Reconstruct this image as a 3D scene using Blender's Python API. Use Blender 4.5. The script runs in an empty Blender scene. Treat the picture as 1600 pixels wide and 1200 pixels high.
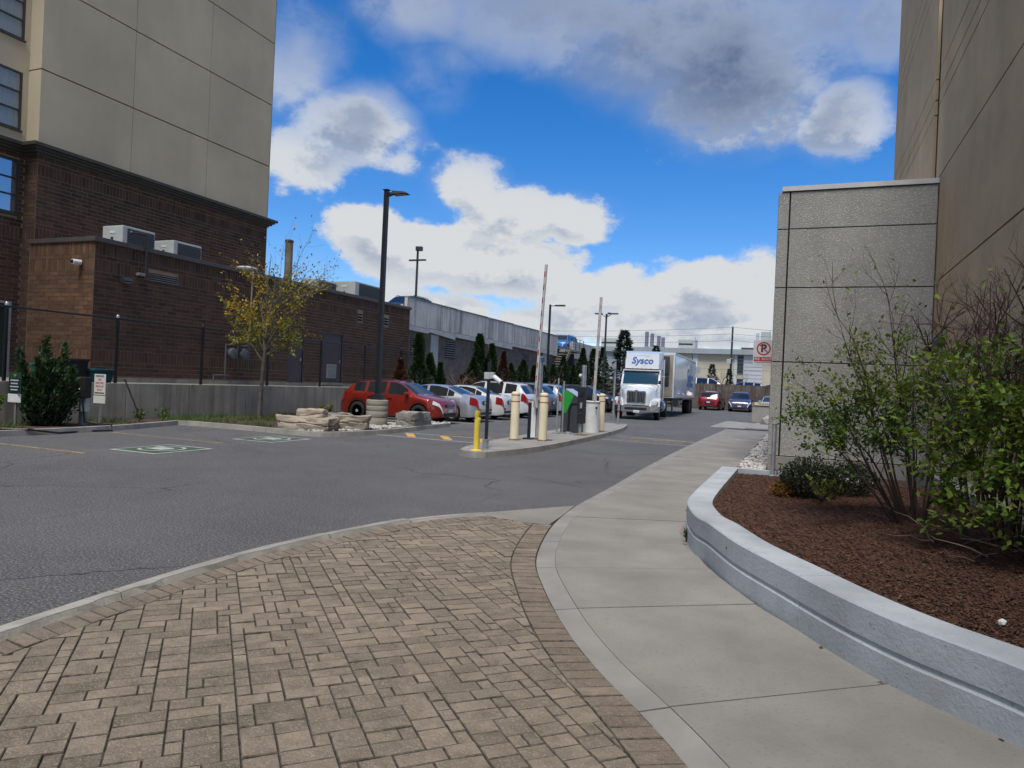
import bpy, bmesh, math, random
import numpy as np
from mathutils import Vector, Matrix, noise as mnoise
random.seed(7); np.random.seed(7)
R = math.radians
sc = bpy.context.scene
col = sc.collection
# ------------------------------------------------------------------ camera
YAW, PITCH, ROLL = R(22.045), R(-0.0945), R(2.553)
cam_d = bpy.data.cameras.new('camera'); cam = bpy.data.objects.new('camera', cam_d); col.objects.link(cam)
fw = Vector((-math.sin(YAW)*math.cos(PITCH), math.cos(YAW)*math.cos(PITCH), math.sin(PITCH)))
rt = Vector((math.cos(YAW), math.sin(YAW), 0)); up = rt.cross(fw)
rr = rt*math.cos(ROLL)+up*math.sin(ROLL); uu = -rt*math.sin(ROLL)+up*math.cos(ROLL)
m3 = Matrix((rr, uu, -fw)).transposed()
cam.matrix_world = Matrix.Translation((0, 0, 1.65)) @ m3.to_4x4()
cam_d.sensor_fit = 'HORIZONTAL'; cam_d.sensor_width = 36.0; cam_d.lens = 36.0*1115.2/1600.0
cam_d.clip_start = 0.05; cam_d.clip_end = 3000
sc.camera = cam
# ------------------------------------------------------------------ world: sky and clouds
SUN_EL, SUN_AZ = R(64), R(174)      # azimuth clockwise from +Y: behind the camera
w = bpy.data.worlds.new('World'); sc.world = w; w.use_nodes = True
nt = w.node_tree; nt.nodes.clear()
def N(t, **kw):
    n = nt.nodes.new(t)
    for k, v in kw.items(): setattr(n, k, v)
    return n
def LK(a, b): nt.links.new(a, b)
def mth(op, a, b=None, c=None, clamp=False):
    n = N('ShaderNodeMath', operation=op, use_clamp=clamp)
    for i, x in enumerate((a, b, c)):
        if x is None: continue
        if isinstance(x, (int, float)): n.inputs[i].default_value = x
        else: LK(x, n.inputs[i])
    return n.outputs[0]
def vm(op, a, b=None):
    n = N('ShaderNodeVectorMath', operation=op)
    for i, x in enumerate((a, b)):
        if x is None: continue
        if isinstance(x, (tuple, list)): n.inputs[i].default_value = x
        else: LK(x, n.inputs[i])
    return n
def smooth(x, lo, hi, a=0.0, b=1.0):
    n = N('ShaderNodeMapRange', interpolation_type='SMOOTHSTEP')
    LK(x, n.inputs[0]); n.inputs[1].default_value = lo; n.inputs[2].default_value = hi
    n.inputs[3].default_value = a; n.inputs[4].default_value = b
    return n.outputs[0]
def mixc(f, a, b):
    n = N('ShaderNodeMix', data_type='RGBA')
    if isinstance(f, (int, float)): n.inputs[0].default_value = f
    else: LK(f, n.inputs[0])
    for i, x in ((6, a), (7, b)):
        if isinstance(x, (tuple, list)): n.inputs[i].default_value = (*x, 1)
        else: LK(x, n.inputs[i])
    return n.outputs[2]
SKY_K = 0.105; CLOUD_K = .64
tc = N('ShaderNodeTexCoord')
sky = N('ShaderNodeTexSky', sky_type='NISHITA', sun_disc=False, sun_elevation=SUN_EL, sun_rotation=SUN_AZ,
        altitude=150, air_density=1.0, dust_density=0.0, ozone_density=2.2)
dirv = vm('NORMALIZE', tc.outputs['Generated']).outputs[0]
# cloud field: directions turned so that y looks up the driveway
def fbm(vec, scale, detail=6.0, rough=0.55, off=(0, 0, 0)):
    n = N('ShaderNodeTexNoise', noise_dimensions='3D'); n.inputs['Scale'].default_value = scale
    n.inputs['Detail'].default_value = detail; n.inputs['Roughness'].default_value = rough
    v = vm('ADD', vec, off).outputs[0]; LK(v, n.inputs['Vector']); return n.outputs['Fac']
flat = vm('MULTIPLY', dirv, (1.0, 1.0, 1.5)).outputs[0]
def pdir(px, py):
    d = fw + rr*((px-800)/1115.2) - uu*((py-600)/1115.2); d.normalize(); return tuple(d)
# (direction, horizontal radius, vertical radius, weight): the cloud banks in the sky over the lot
BANKS = [(pdir(455, 110), .07, .09, .62), (pdir(555, 205), .10, .055, .98), (pdir(475, 245), .09, .05, .80), (pdir(610, 250), .05, .035, .7),
         (pdir(690, 5), .11, .05, .55), (pdir(880, 5), .19, .070, .86), (pdir(1060, 60), .15, .09, .92), (pdir(1150, 130), .15, .085, .95), (pdir(1240, 60), .14, .09, .8),
         (pdir(1320, 180), .065, .055, .95), (pdir(1385, 40), .07, .06, .85), (pdir(690, 130), .06, .07, .42),
         (pdir(735, 300), .065, .055, .95), (pdir(800, 345), .10, .05, 1.05), (pdir(900, 345), .075, .042, 1.05), (pdir(580, 350), .06, .038, 1.0), (pdir(650, 395), .13, .055, 1.05), (pdir(790, 415), .16, .055, 1.05),
         (pdir(1110, 450), .13, .050, 1.05), (pdir(960, 460), .14, .05, 1.0), (pdir(1185, 430), .06, .04, .9), (pdir(640, 490), .24, .045, .85), (pdir(1060, 510), .40, .045, 1.0)]
def field_at(v, banks):
    acc = None
    for d, sx, sz, wgt in banks:
        q = vm('MULTIPLY_ADD', v, (1/sx, 1/sx, 1/sz)); q.inputs[2].default_value = (-d[0]/sx, -d[1]/sx, -d[2]/sz)
        l = vm('LENGTH', q.outputs[0]).outputs['Value']
        g = smooth(l, 0.15, 1.55, wgt, 0.0)
        acc = g if acc is None else mth('MAXIMUM', acc, g)
    return acc
acc = field_at(dirv, BANKS); acc_up = field_at(vm('ADD', dirv, (0.012, 0, .030)).outputs[0], [q for q in BANKS if q[3] >= .9])
big = fbm(flat, 2.3, 2.0, .5, (3.1, 1.7, .4))
n1 = fbm(flat, 9.0, 7.0, .64)
n2 = fbm(flat, 9.0, 5.0, .64, (0.010, -0.012, 0.030))
# overhead and behind the camera the same broken cloud goes on
sepd = N('ShaderNodeSeparateXYZ'); LK(dirv, sepd.inputs[0])
fdot = vm('DOT_PRODUCT', dirv, tuple(fw)).outputs['Value']
rest = mth('MULTIPLY', smooth(fdot, .55, .80, 1.0, 0.0), smooth(big, .34, .56, .0, .95))
acc = mth('MAXIMUM', acc, rest); acc_up = mth('MAXIMUM', acc_up, rest)
def dens(ac, nz): return mth('ADD', ac, mth('MULTIPLY', mth('SUBTRACT', nz, .5), 1.85))
d1 = dens(acc, n1); d2 = dens(acc_up, n2)
softn = fbm(flat, 5.5, 3.0, .5, (1.3, 4.2, .7)); dsoft = mth('ADD', acc, mth('MULTIPLY', mth('SUBTRACT', softn, .5), 1.5))
height = smooth(sepd.outputs[2], .20, .42)      # higher cloud is seen from below, low banks show their sunlit sides
# thin, soft-edged overhead; firm edges on the low cumulus
lo_ = smooth(d1, .40, .70); hi_ = smooth(mth('ADD', mth('MULTIPLY', dsoft, .75), mth('MULTIPLY', d1, .25)), .12, 1.0)
cover = mth('ADD', mth('MULTIPLY', lo_, mth('SUBTRACT', 1.0, height)), mth('MULTIPLY', hi_, mth('MULTIPLY', height, .92)))
thick = smooth(mth('ADD', mth('MULTIPLY', d1, .5), mth('MULTIPLY', dsoft, .5)), .50, 1.40)
light = smooth(mth('SUBTRACT', d1, d2), -.22, .30)
shade = mth('MULTIPLY', thick, mth('ADD', mth('MULTIPLY', height, .26), .54))
shade = mth('SUBTRACT', mth('ADD', shade, mth('MULTIPLY', height, .56)), mth('MULTIPLY', light, mth('SUBTRACT', .46, mth('MULTIPLY', height, .10))), clamp=True)
ccol = N('ShaderNodeValToRGB'); LK(shade, ccol.inputs[0])
ccol.color_ramp.elements[0].position = 0.0; ccol.color_ramp.elements[0].color = (.84, .87, .90, 1)
ccol.color_ramp.elements[1].position = 1.0; ccol.color_ramp.elements[1].color = (.15, .205, .34, 1)
e = ccol.color_ramp.elements.new(.35); e.color = (.44, .51, .65, 1)
e = ccol.color_ramp.elements.new(.15); e.color = (.70, .75, .82, 1)
cmul = N('ShaderNodeHueSaturation'); cmul.inputs['Value'].default_value = CLOUD_K; LK(ccol.outputs[0], cmul.inputs['Color'])
skyc = N('ShaderNodeHueSaturation'); skyc.inputs['Saturation'].default_value = 1.42; skyc.inputs['Value'].default_value = SKY_K
LK(sky.outputs[0], skyc.inputs['Color'])
tint = N('ShaderNodeMix', data_type='RGBA', blend_type='MULTIPLY'); tint.inputs[0].default_value = 1.0; tint.inputs[7].default_value = (.95, .97, 1.16, 1); LK(skyc.outputs[0], tint.inputs[6])
final = mixc(cover, tint.outputs[2], cmul.outputs[0])
bg = N('ShaderNodeBackground'); bg.inputs['Strength'].default_value = 1.0; LK(final, bg.inputs['Color'])
wo = N('ShaderNodeOutputWorld'); LK(bg.outputs[0], wo.inputs[0])
# ------------------------------------------------------------------ sun (veiled by cloud: soft)
sd = bpy.data.lights.new('sun', 'SUN'); sd.energy = 3.2; sd.angle = R(28); sd.color = (1.0, .95, .88)
so = bpy.data.objects.new('sun', sd); col.objects.link(so)
sv = Vector((math.sin(SUN_AZ)*math.cos(SUN_EL), math.cos(SUN_AZ)*math.cos(SUN_EL), math.sin(SUN_EL)))
so.rotation_euler = (-sv).to_track_quat('-Z', 'Y').to_euler(); so.location = sv*60
sc.view_settings.view_transform = 'Standard'; sc.view_settings.look = 'None'
sc.view_settings.exposure = 0.34; sc.view_settings.gamma = 1.0; sc.view_settings.use_curve_mapping = False
sc.render.film_transparent = False
sc.cycles.use_adaptive_sampling = True; sc.cycles.adaptive_threshold = .02; sc.cycles.max_bounces = 4; sc.cycles.diffuse_bounces = 2; sc.cycles.glossy_bounces = 2; sc.cycles.transparent_max_bounces = 6
# ------------------------------------------------------------------ materials
MATS = {}
def mat(name, c, rough=.8, var=.12, scale=3.0, bump=0.0, bscale=40.0, metal=0.0, spec=.4, rand=0.0, speck=None, coat=0.0,
        stain=None, stretch=None, emit=None):
    """procedural surface: base colour, broad mottling (var), per-piece tone (rand), fine speckle, relief"""
    if name in MATS: return MATS[name]
    m = bpy.data.materials.new(name); m.use_nodes = True; t = m.node_tree; t.nodes.clear()
    nn = t.nodes.new; ln = t.links.new
    out = nn('ShaderNodeOutputMaterial'); b = nn('ShaderNodeBsdfPrincipled'); ln(b.outputs[0], out.inputs[0])
    b.inputs['Roughness'].default_value = rough; b.inputs['Metallic'].default_value = metal
    b.inputs['Specular IOR Level'].default_value = spec
    if coat: b.inputs['Coat Weight'].default_value = coat; b.inputs['Coat Roughness'].default_value = .04
    geo = nn('ShaderNodeNewGeometry'); pos = geo.outputs['Position']
    if stretch:
        mp = nn('ShaderNodeVectorMath'); mp.operation = 'MULTIPLY'; ln(pos, mp.inputs[0]); mp.inputs[1].default_value = stretch
        pos_s = mp.outputs[0]
    else: pos_s = pos
    def tex(vec, s, det=5, ro=.6):
        x = nn('ShaderNodeTexNoise'); x.inputs['Scale'].default_value = s; x.inputs['Detail'].default_value = det
        x.inputs['Roughness'].default_value = ro; ln(vec, x.inputs['Vector']); return x.outputs['Fac']
    def mixn(f, A, B, mode='MIX'):
        x = nn('ShaderNodeMix'); x.data_type = 'RGBA'; x.blend_type = mode; x.clamp_result = False
        if isinstance(f, (int, float)): x.inputs[0].default_value = f
        else: ln(f, x.inputs[0])
        for i, q in ((6, A), (7, B)):
            if isinstance(q, (tuple, list)): x.inputs[i].default_value = (*q[:3], 1)
            else: ln(q, x.inputs[i])
        return x.outputs[2]
    def mr(v, a, b_, c_, d_):
        x = nn('ShaderNodeMapRange'); ln(v, x.inputs[0])
        for i, q in enumerate((a, b_, c_, d_)): x.inputs[i+1].default_value = q
        return x.outputs[0]
    cc = tuple(c)
    cur = None
    if var:
        lo = tuple(max(0, q*(1-var*2.2)) for q in cc); hi = tuple(q*(1+var*2.0) for q in cc)
        cur = mixn(mr(tex(pos_s, scale), .28, .72, 0, 1), lo, hi)
    else: cur = mixn(0.0, cc, cc)
    if rand:
        oi = nn('ShaderNodeObjectInfo'); ad = nn('ShaderNodeMath'); ad.operation = 'ADD'
        ln(oi.outputs['Random'], ad.inputs[0]); ln(geo.outputs['Random Per Island'], ad.inputs[1])
        fr = nn('ShaderNodeMath'); fr.operation = 'FRACT'; ln(ad.outputs[0], fr.inputs[0])
        k = mr(fr.outputs[0], 0, 1, 1-rand, 1+rand)
        kk = nn('ShaderNodeCombineColor'); [ln(k, kk.inputs[i]) for i in range(3)]
        cur = mixn(1.0, cur, kk.outputs[0], 'MULTIPLY')
    if speck:
        sc_, thr, scol, amt = speck
        f = mr(tex(pos, sc_, 2, .7), thr, thr+.06, 0, amt)
        cur = mixn(f, cur, scol)
    if stain:
        sv_, thr, scol, amt = stain     # sv_: stretched scale vector
        mp2 = nn('ShaderNodeVectorMath'); mp2.operation = 'MULTIPLY'; ln(pos, mp2.inputs[0]); mp2.inputs[1].default_value = sv_
        f = mr(tex(mp2.outputs[0], 1.0, 5, .65), thr, thr+.22, 0, amt)
        cur = mixn(f, cur, scol)
    ln(cur, b.inputs['Base Color'])
    if bump:
        bn = nn('ShaderNodeBump'); bn.inputs['Strength'].default_value = bump; bn.inputs['Distance'].default_value = .02
        ln(tex(pos, bscale, 6, .65), bn.inputs['Height']); ln(bn.outputs[0], b.inputs['Normal'])
    if emit: b.inputs['Emission Color'].default_value = (*cc, 1); b.inputs['Emission Strength'].default_value = emit
    MATS[name] = m; return m
# ------------------------------------------------------------------ mesh building
ORG = {}
class MB:
    def __init__(s): s.v = []; s.f = []; s.m = []
    def add(s, vs, fs, m=0):
        o = len(s.v); s.v.extend([tuple(p) for p in vs])
        for q in fs: s.f.append(tuple(i+o for i in q)); s.m.append(m)
        return s
    def poly(s, pts, m=0): return s.add(pts, [tuple(range(len(pts)))], m)
    def hexa(s, p, m=0):     # p: 4 bottom (ccw) + 4 top
        return s.add(p, [(3, 2, 1, 0), (4, 5, 6, 7), (0, 1, 5, 4), (1, 2, 6, 5), (2, 3, 7, 6), (3, 0, 4, 7)], m)
    def box(s, x0, x1, y0, y1, z0, z1, m=0):
        return s.hexa([(x0, y0, z0), (x1, y0, z0), (x1, y1, z0), (x0, y1, z0), (x0, y0, z1), (x1, y0, z1), (x1, y1, z1), (x0, y1, z1)], m)
    def rbox(s, c, d, rz=0, b=0.0, m=0):    # box about c, turned, with bevelled edges all round
        if b <= 0:
            hx, hy, hz = d[0]/2, d[1]/2, d[2]/2
            P = [(x, y, z) for z in (-hz, hz) for x, y in ((-hx, -hy), (hx, -hy), (hx, hy), (-hx, hy))]
            F = [(3, 2, 1, 0), (4, 5, 6, 7), (0, 1, 5, 4), (1, 2, 6, 5), (2, 3, 7, 6), (3, 0, 4, 7)]
        else:
            bm = bmesh.new(); bmesh.ops.create_cube(bm, size=1.0)
            for q in bm.verts: q.co = Vector((q.co.x*d[0], q.co.y*d[1], q.co.z*d[2]))
            bmesh.ops.bevel(bm, geom=list(bm.edges), offset=b, segments=2, affect='EDGES', profile=.6)
            bm.verts.index_update(); P = [tuple(q.co) for q in bm.verts]; F = [[q.index for q in f.verts] for f in bm.faces]; bm.free()
        cz, sz = math.cos(rz), math.sin(rz)
        return s.add([(c[0]+x*cz-y*sz, c[1]+x*sz+y*cz, c[2]+z) for x, y, z in P], F, m)
    def prism(s, pl, z0, z1, m=0, bot=False):
        n = len(pl); V = [(p[0], p[1], z0) for p in pl]+[(p[0], p[1], z1) for p in pl]
        F = [tuple(range(n, 2*n))]+[(i, (i+1) % n, (i+1) % n+n, i+n) for i in range(n)]
        if bot: F.append(tuple(range(n-1, -1, -1)))
        return s.add(V, F, m)
    def tube(s, pts, r, n=8, m=0, cap=True):
        pts = [Vector(p) for p in pts]; k = len(pts); rs = r if isinstance(r, (list, tuple)) else [r]*k
        V = []; F = []; prev = None
        for i, p in enumerate(pts):
            d = (pts[min(i+1, k-1)]-pts[max(i-1, 0)])
            d = d.normalized() if d.length > 1e-9 else Vector((0, 0, 1))
            if prev is None:
                a = d.cross(Vector((0, 0, 1)) if abs(d.z) < .9 else Vector((1, 0, 0))).normalized()
            else:
                a = prev-d*prev.dot(d); a = a.normalized() if a.length > 1e-6 else d.orthogonal().normalized()
            prev = a; bb = d.cross(a)
            for j in range(n):
                t = 2*math.pi*j/n; V.append(p+(a*math.cos(t)+bb*math.sin(t))*rs[i])
        for i in range(k-1):
            for j in range(n): F.append((i*n+j, i*n+(j+1) % n, (i+1)*n+(j+1) % n, (i+1)*n+j))
        if cap: F.append(tuple(range(n-1, -1, -1))); F.append(tuple(range((k-1)*n, k*n)))
        return s.add(V, F, m)
    def lathe(s, c, prof, n=20, m=0, axis='z'):
        V = []; F = []
        for r, h in prof:
            for j in range(n):
                t = 2*math.pi*j/n; x, y = r*math.cos(t), r*math.sin(t)
                V.append({'z': (c[0]+x, c[1]+y, c[2]+h), 'y': (c[0]+x, c[1]+h, c[2]+y), 'x': (c[0]+h, c[1]+x, c[2]+y)}[axis])
        for i in range(len(prof)-1):
            for j in range(n): F.append((i*n+j, i*n+(j+1) % n, (i+1)*n+(j+1) % n, (i+1)*n+j))
        F.append(tuple(range(n-1, -1, -1))); F.append(tuple(range((len(prof)-1)*n, len(prof)*n)))
        return s.add(V, F, m)
    def build(s, name, mats, parent=None, smooth=False, local=False, kind=None, label=None, org=None, fixn=True):
        me = bpy.data.meshes.new(name)
        o_ = Vector((0, 0, 0)) if local else (ORG.get(parent, Vector((0, 0, 0))) if parent else Vector(org or (0, 0, 0)))
        V = s.v if o_.length == 0 else [(p[0]-o_[0], p[1]-o_[1], p[2]-o_[2]) for p in s.v]
        me.from_pydata(V, [], s.f)
        if not isinstance(mats, (list, tuple)): mats = [mats]
        for q in mats: me.materials.append(q)
        if len(mats) > 1: me.polygons.foreach_set('material_index', s.m)
        if fixn:
            bm = bmesh.new(); bm.from_mesh(me); bmesh.ops.recalc_face_normals(bm, faces=bm.faces); bm.to_mesh(me); bm.free()
        if smooth is True: me.polygons.foreach_set('use_smooth', [True]*len(me.polygons))
        elif smooth:
            me.polygons.foreach_set('use_smooth', [True]*len(me.polygons)); me.set_sharp_from_angle(angle=R(smooth))
        me.update()
        o = bpy.data.objects.new(name, me); col.objects.link(o)
        if parent is not None: o.parent = parent; ORG[o] = ORG.get(parent, Vector((0, 0, 0)))
        else: o.location = o_; ORG[o] = Vector(o_)
        if kind: o['kind'] = kind
        if label: o['label'] = label
        return o
def tag(o, label, cat, group=None, kind=None):
    o['label'] = label; o['category'] = cat
    if group: o['group'] = group
    if kind: o['kind'] = kind
    return o
def thing(name, label, cat, loc=(0, 0, 0), rz=0.0, group=None):
    o = bpy.data.objects.new(name, None); o.empty_display_size = .2; col.objects.link(o)
    o.location = loc; o.rotation_euler = (0, 0, rz); ORG[o] = Vector(loc)
    return tag(o, label, cat, group)
def struct(o): o['kind'] = 'structure'; return o
def copy_tree(o, parent=None):
    c = o.copy(); col.objects.link(c); c.parent = parent
    for ch in list(o.children): copy_tree(ch, c)
    return c
def text_mesh(body, size, shear=0.0, bold=0.0, depth=.004, align='CENTER', space=1.0):
    cu = bpy.data.curves.new('lettering', 'FONT'); cu.body = body; cu.size = size; cu.align_x = align; cu.align_y = 'CENTER'
    cu.shear = shear; cu.offset = bold; cu.extrude = depth; cu.space_character = space; cu.resolution_u = 3
    o = bpy.data.objects.new('lettering', cu); col.objects.link(o)
    bpy.context.view_layer.update()
    me = bpy.data.meshes.new_from_object(o.evaluated_get(bpy.context.evaluated_depsgraph_get()))
    bpy.data.objects.remove(o); bpy.data.curves.remove(cu); return me
def place_text(name, me, m, parent, loc, xdir, updir, local=True):
    """lettering laid with its reading direction along xdir and its top towards updir"""
    x = Vector(xdir).normalized(); y = Vector(updir).normalized(); z = x.cross(y)
    me.materials.clear(); me.materials.append(m)
    o = bpy.data.objects.new(name, me); col.objects.link(o); o.parent = parent
    l = Vector(loc) if local else Vector(loc)-ORG.get(parent, Vector((0, 0, 0)))
    o.matrix_local = Matrix.Translation(l) @ Matrix((x, y, z)).transposed().to_4x4(); return o
def lerp(a, b, t): return a+(b-a)*t
def rnd(a, b): return random.uniform(a, b)
# ================================================================== MATERIAL SET
def asphalt_mat():
    m = bpy.data.materials.new('asphalt'); m.use_nodes = True; t = m.node_tree; b = t.nodes['Principled BSDF']
    nn = t.nodes.new; ln = t.links.new
    geo = nn('ShaderNodeNewGeometry'); P = geo.outputs['Position']
    def nz(s, det=4, ro=.6, dist=0.0):
        x = nn('ShaderNodeTexNoise'); x.inputs['Scale'].default_value = s; x.inputs['Detail'].default_value = det
        x.inputs['Roughness'].default_value = ro; x.inputs['Distortion'].default_value = dist; ln(P, x.inputs['Vector']); return x.outputs['Fac']
    def mr(v, a, b_, c_, d_):
        x = nn('ShaderNodeMapRange'); ln(v, x.inputs[0])
        for i, q in enumerate((a, b_, c_, d_)): x.inputs[i+1].default_value = q
        return x.outputs[0]
    def mx(f, A, B):
        x = nn('ShaderNodeMix'); x.data_type = 'RGBA'
        ln(f, x.inputs[0])
        for i, q in ((6, A), (7, B)):
            if isinstance(q, tuple): x.inputs[i].default_value = (*q, 1)
            else: ln(q, x.inputs[i])
        return x.outputs[2]
    c = mx(mr(nz(.35, 5, .6), .35, .65, 0, 1), (.080, .079, .080), (.112, .110, .109))
    c = mx(mr(nz(1.6, 5, .7, .6), .52, .75, 0, .45), c, (.150, .146, .142))
    c = mx(mr(nz(.8, 5, .6, 1.0), .60, .72, 0, .4), c, (.055, .054, .056))
    sp = nz(48, 3, .8)
    c = mx(mr(sp, .53, .66, 0, .8), c, (.36, .35, .34))
    c = mx(mr(sp, .46, .36, 0, .8), c, (.026, .026, .028))
    # cracks: a few wandering lines
    wv = nn('ShaderNodeTexNoise'); wv.inputs['Scale'].default_value = .55; wv.inputs['Detail'].default_value = 5; ln(P, wv.inputs['Vector'])
    ad = nn('ShaderNodeVectorMath'); ad.operation = 'MULTIPLY_ADD'; ln(wv.outputs['Color'], ad.inputs[0]); ad.inputs[1].default_value = (2.2, 2.2, 0); ln(P, ad.inputs[2])
    vo = nn('ShaderNodeTexVoronoi'); vo.feature = 'DISTANCE_TO_EDGE'; vo.inputs['Scale'].default_value = .21; ln(ad.outputs[0], vo.inputs['Vector'])
    ck = mr(vo.outputs['Distance'], .0, .0045, 1, 0)
    gate = mr(nz(.22, 2), .48, .56, 0, 1)
    mu = nn('ShaderNodeMath'); mu.operation = 'MULTIPLY'; ln(ck, mu.inputs[0]); ln(gate, mu.inputs[1])
    c = mx(mu.outputs[0], c, (.022, .022, .023))
    ln(c, b.inputs['Base Color']); b.inputs['Roughness'].default_value = .82; b.inputs['Specular IOR Level'].default_value = .3
    bp = nn('ShaderNodeBump'); bp.inputs['Strength'].default_value = 1.0; bp.inputs['Distance'].default_value = .012
    ln(nz(60, 4, .75), bp.inputs['Height']); ln(bp.outputs[0], b.inputs['Normal'])
    return m
M_ASPH = asphalt_mat()
M_CONC = mat('concrete_walk', (.240, .226, .198), .88, .10, 1.2, .35, 60, speck=(45, .60, (.17, .16, .14), .5), stain=((.9, .9, .9), .58, (.26, .245, .22), .55))
M_CONCB = mat('concrete_tooled_edge', (.248, .236, .210), .8, .08, 2.0, .12, 50, stain=((2, 2, 2), .60, (.28, .265, .24), .5))
M_KERB = mat('concrete_kerb', (.30, .285, .25), .9, .14, 2.0, .4, 35, speck=(60, .6, (.17, .16, .14), .5), stain=((1.6, 1.6, 6), .55, (.16, .15, .13), .6))
M_ISLE = mat('concrete_island', (.27, .26, .24), .85, .1, 1.5, .25, 50, stain=((1.2, 1.2, 1.2), .58, (.2, .19, .18), .55))
M_PLANT = mat('concrete_planter', (.385, .41, .425), .85, .15, 1.1, .35, 38, speck=(34, .66, (.22, .22, .21), .75), stain=((3.5, 3.5, 1.0), .57, (.30, .275, .225), .7))
M_RETAIN = mat('concrete_retaining', (.33, .305, .245), .9, .13, .9, .2, 30, stain=((3.2, 3.2, .16), .47, (.13, .12, .095), .75))
M_PAVER = mat('paver_stone', (.232, .189, .140), .92, .14, 9.0, 1.0, 55, rand=.20, speck=(95, .57, (.44, .37, .28), .55), stain=((1.1, 1.1, 1.1), .56, (.20, .168, .13), .5))
M_PAVERB = mat('paver_border_stone', (.212, .168, .126), .92, .12, 9.0, 1.0, 55, rand=.14, speck=(95, .57, (.40, .34, .28), .5), stain=((1.1, 1.1, 1.1), .56, (.19, .165, .14), .5))
M_PEDGE = mat('paver_dark_edge', (.105, .088, .068), .95, .3, 30, .5, 90)  # chamfers and sides: joint dirt and edge shading put into the colour
M_SAND = mat('joint_sand', (.030, .027, .023), .95, .2, 20, .3, 90)
M_MULCH = mat('bark_mulch', (.060, .027, .016), .95, .25, 14, .8, 60, rand=.5)
M_CHIP = mat('bark_chip', (.092, .044, .026), .9, .2, 20, .3, 80, rand=.6)
M_SOIL = mat('soil', (.07, .045, .03), .95, .3, 5, .6, 30)
M_GRASS = mat('grass_blade', (.07, .115, .025), .8, .2, 3, rand=.35)
M_YEL = mat('yellow_road_paint', (.62, .36, .055), .75, .12, 5, .2, 60, stain=((5, 5, 5), .52, (.13, .12, .11), .8))
M_YELF = mat('worn_yellow_road_paint', (.36, .25, .10), .8, .12, 5, .2, 60, stain=((6, 6, 6), .40, (.11, .11, .11), .9))
M_WLINE = mat('white_road_paint', (.45, .45, .43), .75, .1, 5, .2, 60, stain=((5, 5, 5), .47, (.13, .13, .13), .85))
M_GREENP = mat('green_road_paint', (.052, .098, .056), .75, .15, 4, .2, 60, stain=((4, 4, 4), .50, (.1, .105, .1), .7))
M_PEB = mat('pale_pebble', (.42, .40, .37), .85, .1, 8, .2, 40, rand=.35)
M_BLK = mat('black_paint', (.012, .013, .016), .42, .1, 3, spec=.45)
M_DKMET = mat('dark_metal', (.03, .032, .036), .45, .1, 3, spec=.5)
M_GALV = mat('galvanised_steel', (.46, .48, .50), .42, .12, 6, metal=.75, spec=.5)
M_STEELG = mat('grey_painted_steel', (.27, .28, .29), .55, .12, 4)
M_WHITEP = mat('white_paint', (.70, .71, .70), .45, .05, 3)
M_CREAM = mat('cream_bollard', (.74, .66, .45), .5, .05, 2, stain=((2, 2, 5), .63, (.45, .33, .15), .5))
M_YBOL = mat('yellow_bollard_paint', (.72, .55, .06), .5, .06, 3, stain=((6, 6, 4), .62, (.25, .18, .06), .6))
M_REDP = mat('red_paint', (.33, .04, .035), .5, .06, 4)
M_RUBBER = mat('tyre_rubber', (.014, .014, .015), .8, .15, 8)
M_GLASSD = mat('dark_window_glass', (.012, .016, .020), .04, 0, spec=.9)
M_CHROME = mat('chrome', (.72, .73, .75), .14, 0, metal=1.0)
M_RIM = mat('alloy_rim', (.52, .53, .55), .35, .05, 5, metal=.4)
M_PLASTB = mat('black_plastic', (.018, .018, .020), .55, .1, 5)
M_PLATE = mat('licence_plate', (.62, .65, .70), .5, .06, 30)
M_LAMPR = mat('red_lamp_lens', (.28, .010, .012), .12, 0, spec=.6, coat=.5)
M_LAMPW = mat('clear_lamp_lens', (.66, .68, .70), .1, .05, 20, spec=.7, coat=.6)
M_AMBER = mat('amber_lens', (.6, .2, .02), .15, 0, spec=.6)

# ================================================================== GROUND
def curve_pts(ctrl, step=.12):
    """Catmull-Rom through control points, resampled"""
    P = [Vector((x, y, 0)) for x, y in ctrl]; P = [2*P[0]-P[1]]+P+[2*P[-1]-P[-2]]; out = []
    for i in range(1, len(P)-2):
        n = max(2, int((P[i+1]-P[i]).length/step))
        for k in range(n):
            t = k/n; a, b, c, d = P[i-1], P[i], P[i+1], P[i+2]
            out.append(.5*((2*b)+(c-a)*t+(2*a-5*b+4*c-d)*t*t+(-a+3*b-3*c+d)*t*t*t))
    out.append(P[-2]); return [(p.x, p.y) for p in out]
def offset(pl, d):
    out = []
    for i, p in enumerate(pl):
        a = pl[max(0, i-1)]; b = pl[min(len(pl)-1, i+1)]; tx, ty = b[0]-a[0], b[1]-a[1]; l = math.hypot(tx, ty) or 1
        out.append((p[0]-ty/l*d, p[1]+tx/l*d))
    return out
g = MB(); S = 900
g.poly([(-S, -S, 0), (S, -S, 0), (S, S, 0), (-S, S, 0)])
struct(g.build('parking_lot_asphalt', M_ASPH))
PZ = .06      # top of paving and sidewalk above the lot
k_ = (1.65-PZ)/1.65
KERB_C = [(x*k_, y*k_) for x, y in [(-3.9, -1.0), (-4.25, 1.0), (-4.42, 2.2), (-4.50, 3.1), (-4.59, 4.17), (-4.60, 5.1), (-4.50, 6.03), (-4.27, 7.1), (-3.98, 7.75), (-3.66, 8.2)]]
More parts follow.
